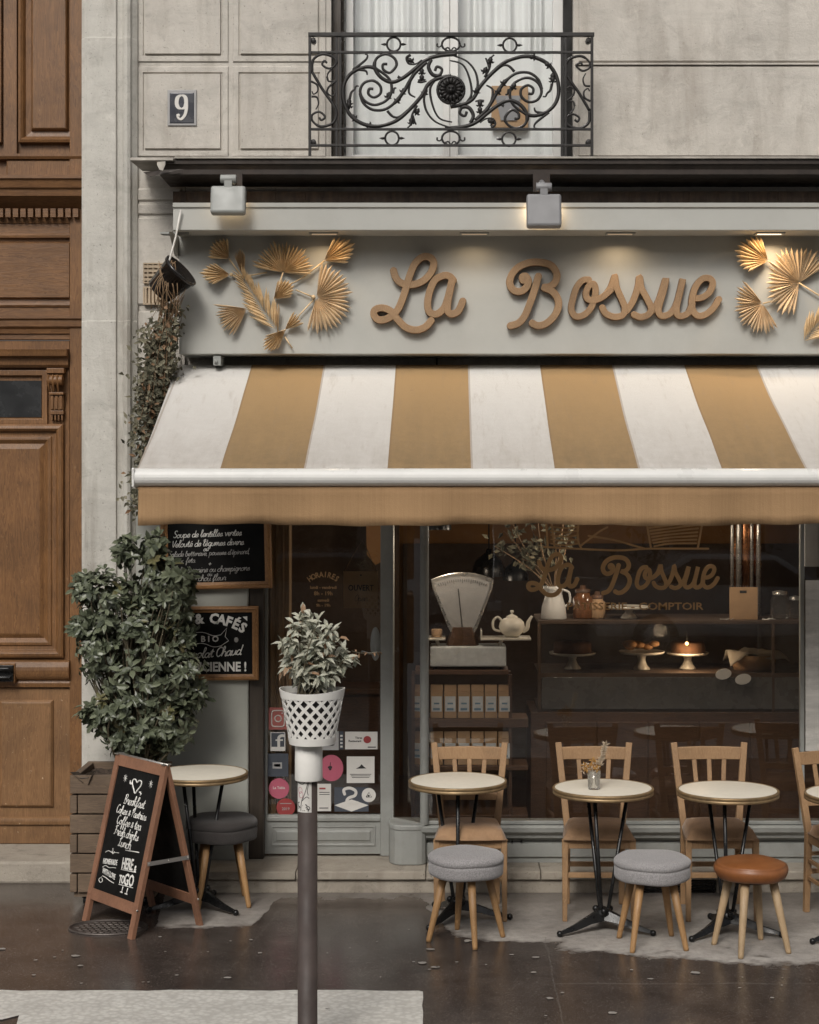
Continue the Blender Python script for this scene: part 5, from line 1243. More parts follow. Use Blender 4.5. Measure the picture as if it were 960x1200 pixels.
# ================================================================== CHAIRS
def chair():
    t = thing('wooden_chair', '', 'chair', (0, 0, 0), 0, 'beech chairs along the shop window')
    # faces -y; origin on the ground under the seat centre
    yb, yf = .175, -.19
    ZS = .455
    for sg in (-1, 1):
        s = MB(); s.beam((sg * .158, yb + .03, 0), (sg * .158, yb, ZS), .032, .030, (0, 1, 0), w2=.038, d2=.036); s.beam((sg * .158, yb, ZS - .002), (sg * .205, yb + .075, .925), .038, .036, (0, 1, 0), w2=.036, d2=.026)
        build('back_post', s, 'chair', t, bevel=.004)
        s = MB(); s.beam((sg * .19, yf + .0, 0), (sg * .187, yf + .015, ZS - .002), .026, .026, (0, 1, 0), w2=.036, d2=.036); build('leg', s, 'chair', t, bevel=.004)
        s = MB(); s.beam((sg * .175, yf + .02, ZS - .028), (sg * .158, yb - .015, ZS - .028), .022, .05); build('seat_rail', s, 'chair', t, bevel=.003)
        for z in (.20, .30): s = MB(); s.beam((sg * .186, yf + .02, z), (sg * .158, yb, z), .016, .022); build('stretcher', s, 'chair', t, bevel=.003)
    s = MB(); s.beam((-.17, yf + .013, ZS - .028), (.17, yf + .013, ZS - .028), .022, .05); build('seat_rail', s, 'chair', t, bevel=.003)
    for a_, y_, z_, h_ in ((.172, yf + .008, .255, .03), (.145, yb + .005, .235, .028), (.145, yb + .003, .335, .022)): s = MB(); s.beam((-a_, y_, z_), (a_, y_, z_), .016, h_); build('stretcher', s, 'chair', t, bevel=.003)
    def curve_rail(z0, z1, hx, yy, bow, th):
        m_ = MB(); n = 10; vs = []
        for i in range(n + 1):
            u = -1 + 2 * i / n; y = yy + bow * (1 - u * u)
            dz = (z1 - z0) * .06 * (1 - u * u)
            vs += [(hx * u, y - th / 2, z0), (hx * u, y + th / 2, z0), (hx * u * 1.02, y + th / 2 + .006, z1 + dz), (hx * u * 1.02, y - th / 2 + .006, z1 + dz)]
        fs = [(4 * i + j, 4 * i + (j + 1) % 4, 4 * i + 4 + (j + 1) % 4, 4 * i + 4 + j) for i in range(n) for j in range(4)] + [(3, 2, 1, 0), tuple(range(4 * n, 4 * n + 4))]
        return m_.add(vs, fs)
    build('top_rail', curve_rail(.828, .898, .188, yb + .064, .012, .02), 'chair', t, bevel=.004)
    build('lower_rail', curve_rail(.60, .64, .165, yb + .03, .006, .018), 'chair', t, bevel=.003)
    for u in (-.5, 0, .5):
        s = MB(); s.beam((u * .15, yb + .034, .636), (u * .175, yb + .073, .832), .026, .012, (0, 1, 0)); build('slat', s, 'chair', t, bevel=.003)
    # padded seat: trapezoid, rounded
    s = MB(); n = 14; vs = []; fs = []
    for j in range(n + 1):
        v = -1 + 2 * j / n
        for i in range(n + 1):
            u = -1 + 2 * i / n; hw = .205 + (-.028) * (v + 1) / 2
            rr_ = max(abs(u), abs(v)); e = max(0, 1 - rr_ ** 7)
            x = u * hw * (1 - .03 * v * v); y = (yf - .022) + (yb - .02 - yf + .03) * (v + 1) / 2 - .015 * (1 - u * u) * (1 if v < 0 else 0) * v * v
            vs.append((x, y, ZS + .004 + .056 * e ** .5 * (1 + .28 * (1 - u * u) * (1 - v * v))))
    for j in range(n):
        for i in range(n): o = j * (n + 1) + i; fs.append((o, o + 1, o + n + 2, o + n + 1))
    s.add(vs, fs, 0, True)
    rim = [i for i in range(n + 1)] + [(j + 1) * (n + 1) + n for j in range(n)] + [n * (n + 1) + n - 1 - i for i in range(n)] + [(n - 1 - j) * (n + 1) for j in range(n - 1)]
    k0 = len(s.v); s.v += [Vector((s.v[i].x, s.v[i].y, ZS - .001)) for i in rim]
    for i in range(len(rim)): j = (i + 1) % len(rim); s.f.append([rim[i], rim[j], k0 + j, k0 + i]); s.m.append(0); s.s.append(True)
    s.f.append(list(range(k0, k0 + len(rim)))); s.m.append(0); s.s.append(False)
    build('seat', s, 'tan', t)
    return t
ch = chair()
cs = [(.125, 9.66, 0, 'beech chair in front of the shelf of coffee bags'), (.842, 9.66, -1, 'beech chair behind the table with dried flowers'), (1.52, 9.66, 1, 'beech chair behind the table by the brown leather stool'), (2.235, 9.52, 14, 'beech chair turned inward at the right edge of the picture')]
for i, (x, y, a, l) in enumerate(cs):
    if i: dup(ch, (x, y, .004), R(a), l)
ch.location = (cs[0][0], cs[0][1], .004); ch['label'] = cs[0][3]

# ================================================================== STOOLS
def stool(label, r, h, th, seatm, legm, feet_r, kind, leg_th=.021):
    t = thing('stool', label, 'stool', (0, 0, 0), 0, 'low round stools on the pavement')
    s = MB()
    if kind == 'felt':
        pr = [(.001, h - th), (r - .012, h - th), (r - .003, h - th + .006), (r, h - th + .02), (r + .001, h - th * .52), (r - .001, h - th * .42), (r - .004, h - th * .40), (r + .002, h - th * .37), (r + .003, h - th * .2), (r - .004, h - .014), (r - .018, h - .004), (r - .05, h + .002), (r * .5, h + .008), (.001, h + .009)]
    else:
        pr = [(.001, h - th), (r - .022, h - th), (r - .008, h - th + .01), (r + .002, h - th * .6), (r + .004, h - th * .45), (r - .001, h - th * .25), (r - .008, h - th * .2), (r - .006, h - th * .15), (r - .02, h - .006), (r - .05, h + .004), (r * .55, h + .012), (r * .2, h + .01), (.001, h + .009)]
    s.lathe(pr, n=44, cap=False)
    rn = random.Random(int(r * 1e4) + int(h * 1e3))
    for v in s.v: v.z += .003 * math.sin(v.x * 23 + 1) * math.cos(v.y * 19); v.x *= 1 + .006 * math.sin(v.z * 90 + v.y * 15)
    build('seat', s, seatm, t)
    s = MB(); s.lathe([(.001, h - th - .016), (r * .62, h - th - .016), (r * .62, h - th), (.001, h - th)], n=24, cap=False); build('seat_base', s, 'cast', t)
    for k in range(4):
        a = R(45 + 90 * k); c_, s_ = math.cos(a), math.sin(a)
        s = MB(); m = MB(); top = Vector((r * .60 * c_, r * .60 * s_, h - th - .001)); bot = Vector((feet_r * c_, feet_r * s_, .0))
        s.tube([bot, bot + (top - bot) * .04, bot + (top - bot) * .5, top], [leg_th * .62, leg_th * .68, leg_th * .9, leg_th * 1.08], 14); build('leg', s, legm, t)
    return t
st = stool('grey felt stool with honey legs beside the shop door step', .2, .468, .118, 'fabric', 'stoolw', .205, 'felt'); st.location = (.096, 9.1, .004); st.rotation_euler = (0, 0, R(-32))
dup(st, (1.078, 9.005, .004), R(8), 'grey felt stool to the left of the leather stool')
st = stool('cognac leather stool with pale bleached legs', .19, .462, .085, 'leather', 'stoolp', .20, 'leather', .022); st.location = (1.583, 8.915, .004); st.rotation_euler = (0, 0, R(20))
st = stool('dark grey felt stool tucked by the sandwich sign table', .205, .50, .125, 'fabricd', 'stoolw', .205, 'felt'); st.location = (-1.31, 9.88, .004); st.rotation_euler = (0, 0, R(12))

# ================================================================== GLASS WITH DRIED FLOWERS
vx, vy, vz = X(696, 9.25), 9.24, .7795
va = thing('glass_vase', 'small clear glass tumbler standing on the middle bistro table', 'vase', (vx, vy, vz))
s = MB(); s.lathe([(.001, .001), (.029, .001), (.032, .004), (.036, .10), (.033, .10), (.029, .012), (.001, .010)], (vx, vy, vz), 24, cap=False); build('tumbler', s, 'vase', va)
fl = thing('dried_flowers', 'dried amber blossoms and one pale plume standing in the glass tumbler', 'dried flowers', (vx, vy, vz + .012)); rnd = random.Random(6)
s = MB(); s2 = MB(); s3 = MB(); Bp = Vector((vx, vy, vz + .012))
for i in range(11):
    e = Vector((vx + rnd.uniform(-.05, .035), vy + rnd.uniform(-.03, .03), vz + rnd.uniform(.10, .165))); s.tube([Bp + Vector((rnd.uniform(-.012, .012), rnd.uniform(-.01, .01), 0)), e], .0013, 4)
    for k in range(16): leaf(s2, e + rdir(rnd) * .010, rdir(rnd), (0, -1, .3), rnd.uniform(.012, .022), .011, .3, .2, 0, False)
    for k in range(5): leaf(s3, e + rdir(rnd) * .02, rdir(rnd), (0, -1, .3), rnd.uniform(.012, .022), .008, .3, .2, 0, False)
tip = Vector((vx + .062, vy, vz + .245)); s.tube([Bp, tip], .0016, 4)
for i in range(150):
    t = rnd.uniform(.5, 1); p = Bp + (tip - Bp) * t; leaf(s3, p, (tip - Bp).normalized() * .8 + rdir(rnd) * .8, (0, -1, .3), rnd.uniform(.018, .032), .007, .3, .2, 0, False)
build('stems', s, 'twig', fl); build('blossoms', s2, 'amber', fl, recalc=False); build('plume', s3, 'floral', fl, recalc=False)

# ================================================================== SANDWICH BOARD
ang = math.atan2(-.755, .656); hw, hy, hz = .2675, .215, .905
cen = (-1.690, 9.44, .004)
sb = thing('sandwich_board', 'wooden A frame chalkboard sign listing breakfast, cakes, coffee and lunch', 'sandwich board', cen, ang)
SL = math.hypot(hy, hz); 
def slope(sg, t, o=0.0):     # point on the front (sg=-1) or back (+1) frame, t along the slope, o outward
    y = sg * (hy * (1 - t) + .012); z = hz * t
    return y + sg * o * hz / SL, z + o * hy / SL
def sbar(s, x0, x1, t0, t1, sg, th=.024, o=0.):
    ya, za_q = slope(sg, t0, o); yb_, zb_q = slope(sg, t1, o); yc, zc_ = slope(sg, t1, o - th); yd, zd = slope(sg, t0, o - th)
    s.hexa([(x0, ya, za_q), (x1, ya, za_q), (x1, yd, zd), (x0, yd, zd)], [(x0, yb_, zb_q), (x1, yb_, zb_q), (x1, yc, zc_), (x0, yc, zc_)])
for sg, nm in ((-1, 'front_frame'), (1, 'back_frame')):
    s = MB()
    for x in (-hw + .022, hw - .022): sbar(s, x - .022, x + .022, .0, 1.0, sg)
    sbar(s, -hw + .045, hw - .045, .935, 1.0, sg, .022, -.001); sbar(s, -hw + .045, hw - .045, .135, .2, sg, .022, -.001)
    if sg < 0:
        for x in (-hw + .022, hw - .022): y, z = slope(-1, .165, .002); s.ball((x, y, z), .005, 6, 0, (1, .4, 1))
    f = build(nm, s, 'aframe', sb, bevel=.003, local=True)
    s = MB(); sbar(s, -hw + .044, hw - .044, .2, .936, sg, .006, -.009); build('chalkboard_panel', s, 'board', sb, local=True)
s = MB()
y0_, z0_ = slope(-1, .43); y1_, z1_q = slope(1, .43)
s.beam((hw + .004, y0_ + .005, z0_), (hw + .004, y1_ - .005, z1_q), .004, .022); s.beam((-hw - .004, y0_ + .005, z0_), (-hw - .004, y1_ - .005, z1_q), .004, .022)
for y in (y0_ + .012, 0, y1_ - .012): s.ball((hw + .006, y, z0_), .005, 6)
for sg in (-1, 1):
    y, z = slope(sg, .165); s.tube([(hw - .002, y, z), (hw + .003, y, z)], .006, 8)
build('brace', s, 'steel', sb, local=True)
s = MB(); s.tube([(-hw, 0, hz + .0), (hw, 0, hz + .0)], .008, 8)
for x in (-hw + .02, hw - .02): s.box(x - .018, x + .018, -.024, .024, hz + .001, hz + .005)
build('hinge', s, 'steel', sb, local=True)
s = MB(); rn = random.Random(12)
def fn(u, v):   # v metres down from panel top
    t = .936 - v / SL; y, z = slope(-1, t, -.0085); return Vector((u, y, z))
PH = .736 * SL
tx = lambda text, u, fr, sz, r_=.0028, up=0.: script(s, text, u, -fr * PH, sz, lambda a, b: fn(a, -b), r_ * .82, .22, 0, 'c', .3, rnd=rn, up=up)
tx('Breakfast', .012, .285, .0265); tx('Cakes & Pastries', .004, .37, .0235); tx('Coffee & tea', .0, .455, .025); tx('Fresh drinks', -.004, .54, .025); tx('Lunch', .0, .62, .0265)
def bl(text, u, fr, sz, sx=1., off=.002, rot=0.):
    b = block(text, sz, off, sx=sx)
    for v in b.v:
        uu = u + v.x * math.cos(rot) - v.z * math.sin(rot); vv = fr * PH - (v.x * math.sin(rot) + v.z * math.cos(rot)); y = v.y; p = fn(uu, vv); v.x, v.y, v.z = p.x, p.y + y, p.z
    s._m(b, None)
bl('HOMEMADE', -.108, .78, .042, .64, .0004, .10); bl('WITH LOVE', -.10, .872, .042, .64, .0004, -.1); bl('HERE', .072, .775, .085, .58, .0016, .08); bl('&', .155, .775, .05, .7, .001); bl('TO', .045, .892, .062, .62, .0014, .08); bl('GO', .118, .892, .088, .72, .0018, .05)
def dl_(pts, r_=.0024): s.tube([fn(u, f_ * PH) for u, f_ in cr(pts, 4)], r_, 5)
dl_([(.0, .10), (-.02, .078), (-.045, .085), (-.045, .115), (-.02, .155), (.0, .185), (.02, .155), (.045, .115), (.045, .085), (.02, .078), (0, .10)], .004)
dl_([(-.07, .11), (-.045, .118)], .003); dl_([(.04, .165), (.068, .178)], .003); dl_([(-.072, .095), (-.07, .12), (-.055, .122)], .003); dl_([(.055, .16), (.06, .19)], .003)
for cu, cf in ((-.13, .09), (.14, .085)):
    for a in range(0, 180, 45): dl_([(cu - .02 * math.cos(R(a)), cf - .03 * math.sin(R(a))), (cu + .02 * math.cos(R(a)), cf + .03 * math.sin(R(a)))], .0014)
for f_ in (.68, .80): dl_([(-.18, f_ + .02), (-.15, f_), (-.11, f_ + .006), (-.07, f_ - .004), (-.04, f_ - .008)], .0018)
for f_ in (.89,): dl_([(-.16, f_ - .005), (-.12, f_ + .0), (-.08, f_ + .012), (-.03, f_ + .02)])
dl_([(-.165, .895), (-.19, .92), (-.17, .94), (-.15, .925), (-.16, .905)]); dl_([(.02, .635), (.16, .62)], .003); dl_([(.015, .79), (.165, .775)], .0022); dl_([(.02, .905), (.1, .9), (.17, .895)], .0022)
for u in (.07, .12): dl_([(u, .91), (u - .004, .955)], .003); dl_([(u - .018, .957), (u + .006, .957)], .004)
dl_([(-.11, .65), (-.10, .69)], .002); dl_([(-.115, .675), (-.10, .693), (-.085, .672)], .0022)
build('writing', s, 'chalk', sb, local=True)

# ================================================================== PLANTER + BUSH
pd = 9.78
px0, px1 = X(82, pd), -1.66; pz1 = Z(908, pd); pyb = pd + .5
pb = thing('planter_box', 'weathered square timber planter box on castors beside the big door', 'planter', ((px0 + px1) / 2, pd + .25, 0))
s = MB(); nb = 6; bh = (pz1 - .085) / nb; e = .001
for i in range(nb):
    z0, z1 = .085 + i * bh + .004, .085 + (i + 1) * bh - .004
    long_front = i % 2
    s.box(px0 + (0 if long_front else .045), px1 - (0 if long_front else .045), pd, pd + .04, z0, z1); s.box(px0 + (0 if long_front else .045), px1 - (0 if long_front else .045), pyb - .04, pyb, z0, z1)
    for x in (px0, px1 - .04): s.box(x, x + .04, pd + (.041 if long_front else -.003), pyb - (.041 if long_front else -.003), z0 + .002, z1 - .002)
build('boards', s, 'planter', pb, bevel=.004)
s = MB(); s.box(px0 + .02, px1 - .02, pd + .02, pyb - .02, .06, .085); build('floor_board', s, 'planter', pb)
for x in (px0 + .08, px1 - .08):
    for y in (pd + .07, pyb - .07):
        s = MB(); s.tube([(x - .014, y, .03), (x + .014, y, .03)], .026, 14); s.box(x - .02, x + .02, y - .02, y + .02, .045, .0595); build('castor', s, 'cast', pb)
s = MB(); rnd = random.Random(31); n = 16; vs = [(px0 + .041 + (px1 - px0 - .082) * i / n, pd + .041 + (.418) * j / n, pz1 - .045 + rnd.uniform(-.012, .016)) for j in range(n + 1) for i in range(n + 1)]
s.add(vs, [(j * (n + 1) + i, j * (n + 1) + i + 1, (j + 1) * (n + 1) + i + 1, (j + 1) * (n + 1) + i) for j in range(n) for i in range(n)]); build('soil', s, 'soil', pb)
bu = thing('evergreen_bush', 'dense glossy evergreen bush growing in the timber planter box', 'bush', (-1.86, pd + .25, pz1 - .04))
rnd = random.Random(77); s = MB(); s2 = MB(); st_ = MB(); root = Vector((-1.84, pd + .25, pz1 - .05))
lobes = [((165, 775), 56, 92, .25), ((126, 703), 38, 38, .2), ((192, 688), 38, 46, .22), ((145, 838), 44, 44, .22), ((200, 790), 36, 48, .2), ((112, 760), 26, 40, .18), ((181, 645), 15, 24, .13), ((148, 648), 14, 22, .12), ((214, 735), 16, 24, .14), ((195, 850), 36, 40, .2), ((112, 838), 22, 20, .12), ((98, 690), 13, 20, .1), ((94, 735), 14, 14, .1), ((212, 690), 22, 22, .12), ((168, 868), 46, 22, .2), ((230, 812), 13, 16, .1)]
nros = 0; centers = []
for (c_, rx, rz_, ry), cnt in zip(lobes, (150, 54, 60, 66, 62, 44, 18, 15, 20, 54, 13, 11, 10, 20, 40, 10)):
    for i in range(cnt):
        v = rdir(rnd); rad = rnd.uniform(.5, 1.0) ** .6 * rnd.uniform(.86, 1.12)
        p = P(c_[0] + v.x * rx * rad, c_[1] - v.z * rz_ * rad, pd + .22 + v.y * ry * rad)
        if p.z < pz1 + .02: continue
        axis = (v + Vector((0, -.25, .55)) + rdir(rnd) * .5).normalized(); centers.append((p, axis))
for p, axis in centers:
    tgt = s2 if rnd.random() < .035 else s
    n = rnd.randint(6, 9); a0 = rnd.uniform(0, 6); u = axis.orthogonal().normalized(); w_ = axis.cross(u)
    sc = rnd.uniform(.75, 1.15)
    for k in range(n):
        a = a0 + 2 * PI * k / n + rnd.uniform(-.3, .3); el = rnd.uniform(-.15, .75)
        dv = (u * math.cos(a) + w_ * math.sin(a)) * math.cos(el) + axis * math.sin(el)
        leaf(tgt, p + axis * rnd.uniform(-.05, .01), dv, axis, rnd.uniform(.048, .07) * sc, rnd.uniform(.028, .038) * sc, .16, rnd.uniform(.1, .5))
    if rnd.random() < .4:
        q_ = root + Vector((rnd.uniform(-.08, .08), rnd.uniform(-.06, .06), 0)); m_ = (q_ + p) / 2 + Vector((rnd.uniform(-.05, .05), 0, .05)); pl = cr([q_, m_, p - axis * .03], 5); st_.tube(pl, [.009 * (1 - .75 * j / len(pl)) for j in range(len(pl))], 5)
for i in range(520):     # inner leaves that close the crown
    c_, rx, rz_, ry = rnd.choice(lobes); v = rdir(rnd) * rnd.uniform(0, .6); p = P(c_[0] + v.x * rx, c_[1] - v.z * rz_, pd + .25 + v.y * ry)
    if p.z > pz1 + .03:
        for k in range(4): leaf(s, p + rdir(rnd) * .03, rdir(rnd), (0, -1, .5), .065, .03, .2, .2)
build('leaves', s, 'leafd', bu, recalc=False); build('young_leaves', s2, 'leafy', bu, recalc=False); build('stems', st_, 'stem', bu)
# curled dead leaves lying on the planter rim
dlf = MB(); c0 = P(98, 908, pd - .0)
for (a, b, w_) in (((82, 905), (103, 918), .045), ((112, 903), (100, 921), .05), ((90, 914), (108, 909), .035)):
    p0 = P(*a, pd + .02); p1 = P(*b, pd + .01); dv = p1 - p0
    leaf(dlf, p0, dv, (0, -.6, .8), dv.length * 1.1, w_, .6, .25)
single('dead_leaf', dlf, 'dkpost', 'curled dark dead leaves caught on the left corner of the planter box', 'dead leaf', (c0.x, c0.y, pz1), solid=.002)

# ================================================================== STREET COVER
mc = thing('street_cover', 'oval cast iron utility cover set in the wet pavement by the sandwich sign', 'manhole cover', (X(128, 9.35), 9.33, .004))
cx, cy = X(128, 9.35), 9.33; s = MB(); s.lathe([(.001, .004), (.20, .004), (.205, .006), (.205, .012), (.215, .012), (.217, .004)], (cx, cy, .002), 40, cap=False)
for v in s.v: v.y = cy + (v.y - cy) * .72
build('rim', s, 'casting', mc)
s = MB()
for i in range(-5, 6):
    for j in range(-3, 4):
        x = i * .034 + (.017 if j % 2 else 0); y = j * .034
        if (x / .18) ** 2 + (y / .125) ** 2 < 1: s.box(cx + x - .013, cx + x + .013, cy + y - .012, cy + y + .012, .0055, .0105)
build('studs', s, 'casting', mc, bevel=.002)

# ================================================================== STREET POLE, BASKET, PLANT
gp = 7.3; gx = X(360.5, gp)
po = thing('street_pole', 'brown steel pavement pole with a white collar and a printed sticker', 'pole', (gx, gp, 0))
s = MB(); zc0, zc1 = Z(914, gp), Z(868, gp)
s.lathe([(.001, .004), (.06, .004), (.06, .012), (.0425, .02), (.0425, zc1 - .01), (.001, zc1 - .01)], (gx, gp, 0), 28, cap=False); build('post', s, 'pole', po)
s = MB(); s.lathe([(.0435, zc0), (.058, zc0), (.0595, zc0 + .004), (.0585, zc1 - .004), (.056, zc1), (.001, zc1)], (gx + .005, gp, 0), 28, cap=False); build('collar', s, 'whitep', po)
s = MB(); n = 14; za2, zb2 = Z(950, gp), Z(913.5, gp); vs = []; A0, A1 = R(-160), R(-62)
for i in range(n + 1):
    a = A0 + (A1 - A0) * i / n; vs += [(gx + .0434 * math.cos(a), gp + .0434 * math.sin(a), za2), (gx + .0434 * math.cos(a), gp + .0434 * math.sin(a), zb2)]
s.add(vs, [(2 * i, 2 * i + 2, 2 * i + 3, 2 * i + 1) for i in range(n)], 0, True)
rn = random.Random(9)
cyl = lambda u, v: Vector((gx + .0439 * math.cos(A0 + (A1 - A0) * u), gp + .0439 * math.sin(A0 + (A1 - A0) * u), za2 + (zb2 - za2) * v))
for pth in ([(.35, .05), (.4, .35), (.6, .6), (.8, .98)], [(.1, .95), (.45, .9), (.62, .97)], [(.42, .36), (.7, .5), (.85, .45)], [(.85, .98), (.75, .7), (.8, .55)], [(.1, .3), (.2, .15), (.3, .2), (.15, .1)], [(.65, .15), (.8, .2), (.9, .12), (.7, .1)]):
    s.tube([cyl(*p) for p in cr(pth, 5)], .0014, 5, 1)
for i in range(16): s.ball(cyl(rn.uniform(.1, .9), rn.uniform(.05, .5)), rn.uniform(.0012, .003), 5, 1)
for c_ in ((.3, .7), (.36, .56)): s.tube([cyl(c_[0] + .14 * math.cos(a * .4), c_[1] + .1 * math.sin(a * .4)) for a in range(17)], .0009, 4, 2)
build('printed_sticker', s, ['paper', 'ink', 'pink'], po)
bz0, bz1 = Z(871, gp), Z(806, gp); rb, rt = .098, .141; bxx = X(366, gp)
bk = thing('lattice_basket', 'white plastic lattice basket standing on the pole collar', 'basket', (bxx, gp, bz0))
rad = lambda z: rb + (rt - rb) * (z - bz0) / (bz1 - bz0)
s = MB()
def band(z0, z1, th=.004, wav=0.):
    n = 64; vs = []
    for i in range(n):
        a = 2 * PI * i / n; zt_ = z1 + wav * math.cos(a * 2 + .3) ; 
        for z, o in ((z0, 0), (zt_, 0), (zt_, -th), (z0, -th)): vs.append((bxx + (rad(z) + o) * math.cos(a), gp + (rad(z) + o) * math.sin(a), z))
    s.add(vs, [(4 * i + j, 4 * ((i + 1) % n) + j, 4 * ((i + 1) % n) + (j + 1) % 4, 4 * i + (j + 1) % 4) for i in range(n) for j in range(4)], 0, False)
zlo, zhi = bz0 + .028, bz1 - .036
band(bz0, zlo + .004); band(zhi - .004, bz1 - .006, .004, .006)
s.lathe([(.001, bz0 + .0), (rb - .004, bz0 + .0), (rb - .004, bz0 + .004), (.001, bz0 + .004)], (bxx, gp, 0), 40, cap=False)
NS = 16
for fam in (-1, 1):
    for k in range(NS):
        m = 14; vs = []
        for i in range(m + 1):
            t = i / m; z = zlo + (zhi - zlo) * t; a = 2 * PI * k / NS + fam * t * 2 * PI / NS * 3.4 ; r_ = rad(z) - (.0015 if fam > 0 else .0028); hw_ = .0092
            ta = Vector((-math.sin(a), math.cos(a), 0)); vs += [Vector((bxx + r_ * math.cos(a), gp + r_ * math.sin(a), z)) - ta * hw_, Vector((bxx + r_ * math.cos(a), gp + r_ * math.sin(a), z)) + ta * hw_]
        vs += [v - Vector((v.x - bxx, v.y - gp, 0)).normalized() * .003 for v in vs]; o = 2 * (m + 1)
        fs = []
        for i in range(m): fs += [(2 * i, 2 * i + 1, 2 * i + 3, 2 * i + 2), (o + 2 * i, o + 2 * i + 2, o + 2 * i + 3, o + 2 * i + 1), (2 * i, 2 * i + 2, o + 2 * i + 2, o + 2 * i), (2 * i + 1, o + 2 * i + 1, o + 2 * i + 3, 2 * i + 3)]
        s.add(vs, fs, 0, False)
build('lattice', s, 'whitep', bk, recalc=False)
s = MB(); s.lathe([(.001, bz0 + .006), (rb - .012, bz0 + .006), (rt - .028, bz1 - .03), (.001, bz1 - .035)], (bxx, gp, 0), 28, cap=False); build('liner', s, 'fabricd', bk)
vp = thing('variegated_plant', 'pale green variegated plant with a few browned leaves in the lattice basket', 'plant', (bxx, gp, bz1 - .04)); rnd = random.Random(14)
s = MB(); s2 = MB(); st_ = MB()
tips = [(352, 703), (364, 712), (341, 722), (376, 716), (390, 727), (332, 742), (323, 745), (356, 730), (402, 742), (412, 760), (424, 766), (345, 752), (369, 740), (384, 750), (334, 768), (398, 768), (326, 778), (356, 764), (376, 772), (342, 782), (390, 786), (362, 786), (404, 757), (349, 718), (372, 760), (330, 758), (394, 736), (410, 772), (347, 770), (380, 735), (358, 750), (366, 725), (337, 735), (386, 764), (352, 790), (374, 792)]
for tx_, ty_ in tips:
    b_ = Vector((bxx + rnd.uniform(-.07, .07), gp + rnd.uniform(-.06, .06), bz1 - .04)); e = P(368 + (tx_ - 368) * .80 + rnd.uniform(-3, 3), 800 + (ty_ - 800) * .93 + rnd.uniform(-2, 6), gp + rnd.uniform(-.11, .1)); m_ = (b_ + e) / 2 + Vector((rnd.uniform(-.02, .02), rnd.uniform(-.03, .03), .02)); pl = cr([b_, m_, e], 7)
    st_.tube(pl, [.0035 * (1 - .6 * j / len(pl)) for j in range(len(pl))], 5); n = len(pl)
    for j in range(4, n):
        for k in range(1 if j % 2 else 2) if j < n - 3 else range(3):
            ax = (pl[min(j + 1, n - 1)] - pl[j - 1]).normalized(); dv = (ax * rnd.uniform(.1, 1.0) + rdir(rnd) * .95 + Vector((0, 0, -.2))).normalized()
            dead = rnd.random() < .045
            leaf(s2 if dead else s, pl[j], dv, (0, -.5, .8), rnd.uniform(.034, .056), rnd.uniform(.017, .025), .25, rnd.uniform(.1, .95))
# one stray dry stem
e = P(444, 764, gp); pl = cr([P(412, 763, gp), P(428, 766, gp), e], 5); st_.tube(pl, .002, 4)
for p in pl[2:]: leaf(s2, p, rdir(rnd), (0, 0, 1), .025, .01, .3, .3)
build('leaves', s, 'leafv', vp, recalc=False); build('dead_leaves', s2, 'leaft', vp, recalc=False); build('stems', st_, 'stem', vp)
# ================================================================== INSIDE THE SHOP
# retail shelf with coffee bags
sd = 10.75
sh = thing('bag_shelf', 'dark timber shelf unit holding kraft coffee bags and the shop scale', 'shelf', (X(550, sd), sd + .12, .13))
xs0, xs1 = X(486, sd), X(619, sd)
zsh = [Z(785, sd), Z(842, sd), Z(897, sd), Z(955, sd)]
for i, z in enumerate(zsh):
    s = MB(); s.box(xs0 + .002, (xs1 if i != 0 else X(596, sd)), sd - .01, sd + .26, z - (.056 if i == 1 else .03), z); build('shelf_board', s, 'dwood', sh, bevel=.003)
s = MB()
for x in (xs0, X(600, sd)): s.box(x - .02, x + .0, sd + .01, sd + .05, .131, zsh[0] - .032); s.box(x - .02, x + .0, sd + .2, sd + .24, .131, zsh[0] - .032)
build('upright', s, 'dwood', sh)
def bag():
    t = thing('coffee_bag', '', 'coffee bag', (0, 0, 0), 0, 'kraft coffee bags on the shelf')
    h = .208; w = .078
    s = MB(); s.hexa([(-w / 2, -.03, 0), (w / 2, -.03, 0), (w / 2, .03, 0), (-w / 2, .03, 0)], [(-w / 2, -.026, h * .8), (w / 2, -.026, h * .8), (w / 2, .026, h * .8), (-w / 2, .026, h * .8)]); s.hexa([(-w / 2, -.026, h * .802), (w / 2, -.026, h * .802), (w / 2, .026, h * .802), (-w / 2, .026, h * .802)], [(-w / 2, -.006, h), (w / 2, -.006, h), (w / 2, .006, h), (-w / 2, .006, h)])
    build('bag', s, 'kraft', t, bevel=.004)
    l = MB(); l.add([(-w * .42, -.0328, h * .2), (w * .42, -.0328, h * .2), (w * .42, -.0303, h * .66), (-w * .42, -.0303, h * .66)], [(0, 1, 2, 3)]); lb = build('label', l, 'label', t)
    l = MB(); l.box(-w * .22, w * .22, -.0336, -.0326, h * .42, h * .47); l.box(-w * .28, w * .26, -.0345, -.033, h * .24, h * .31); build('print', l, 'blue', lb)
    return t
bg = bag(); first = True; ordn = ['first', 'second', 'third', 'fourth', 'fifth', 'sixth']
for row, zi in (('upper', 1), ('lower', 2)):
    for i in range(6):
        x = X(512 + i * 15.9, sd); l = f'{ordn[i]} kraft coffee bag from the left on the {row} shelf'
        o = bg if first else dup(bg, (0, 0, 0), 0, l); first = False
        o.location = (x, sd + .04, zsh[zi] + .001); o['label'] = l; o.rotation_euler = (0, 0, R((i * 37 % 7 - 3) * .8))
for row, zi in (('upper', 1), ('lower', 2)):
    o = dup(bg, (X(491, sd), sd + .05, zsh[zi] + .001), R(-24), f'kraft coffee bag turned sideways behind the corner mullion on the {row} shelf')
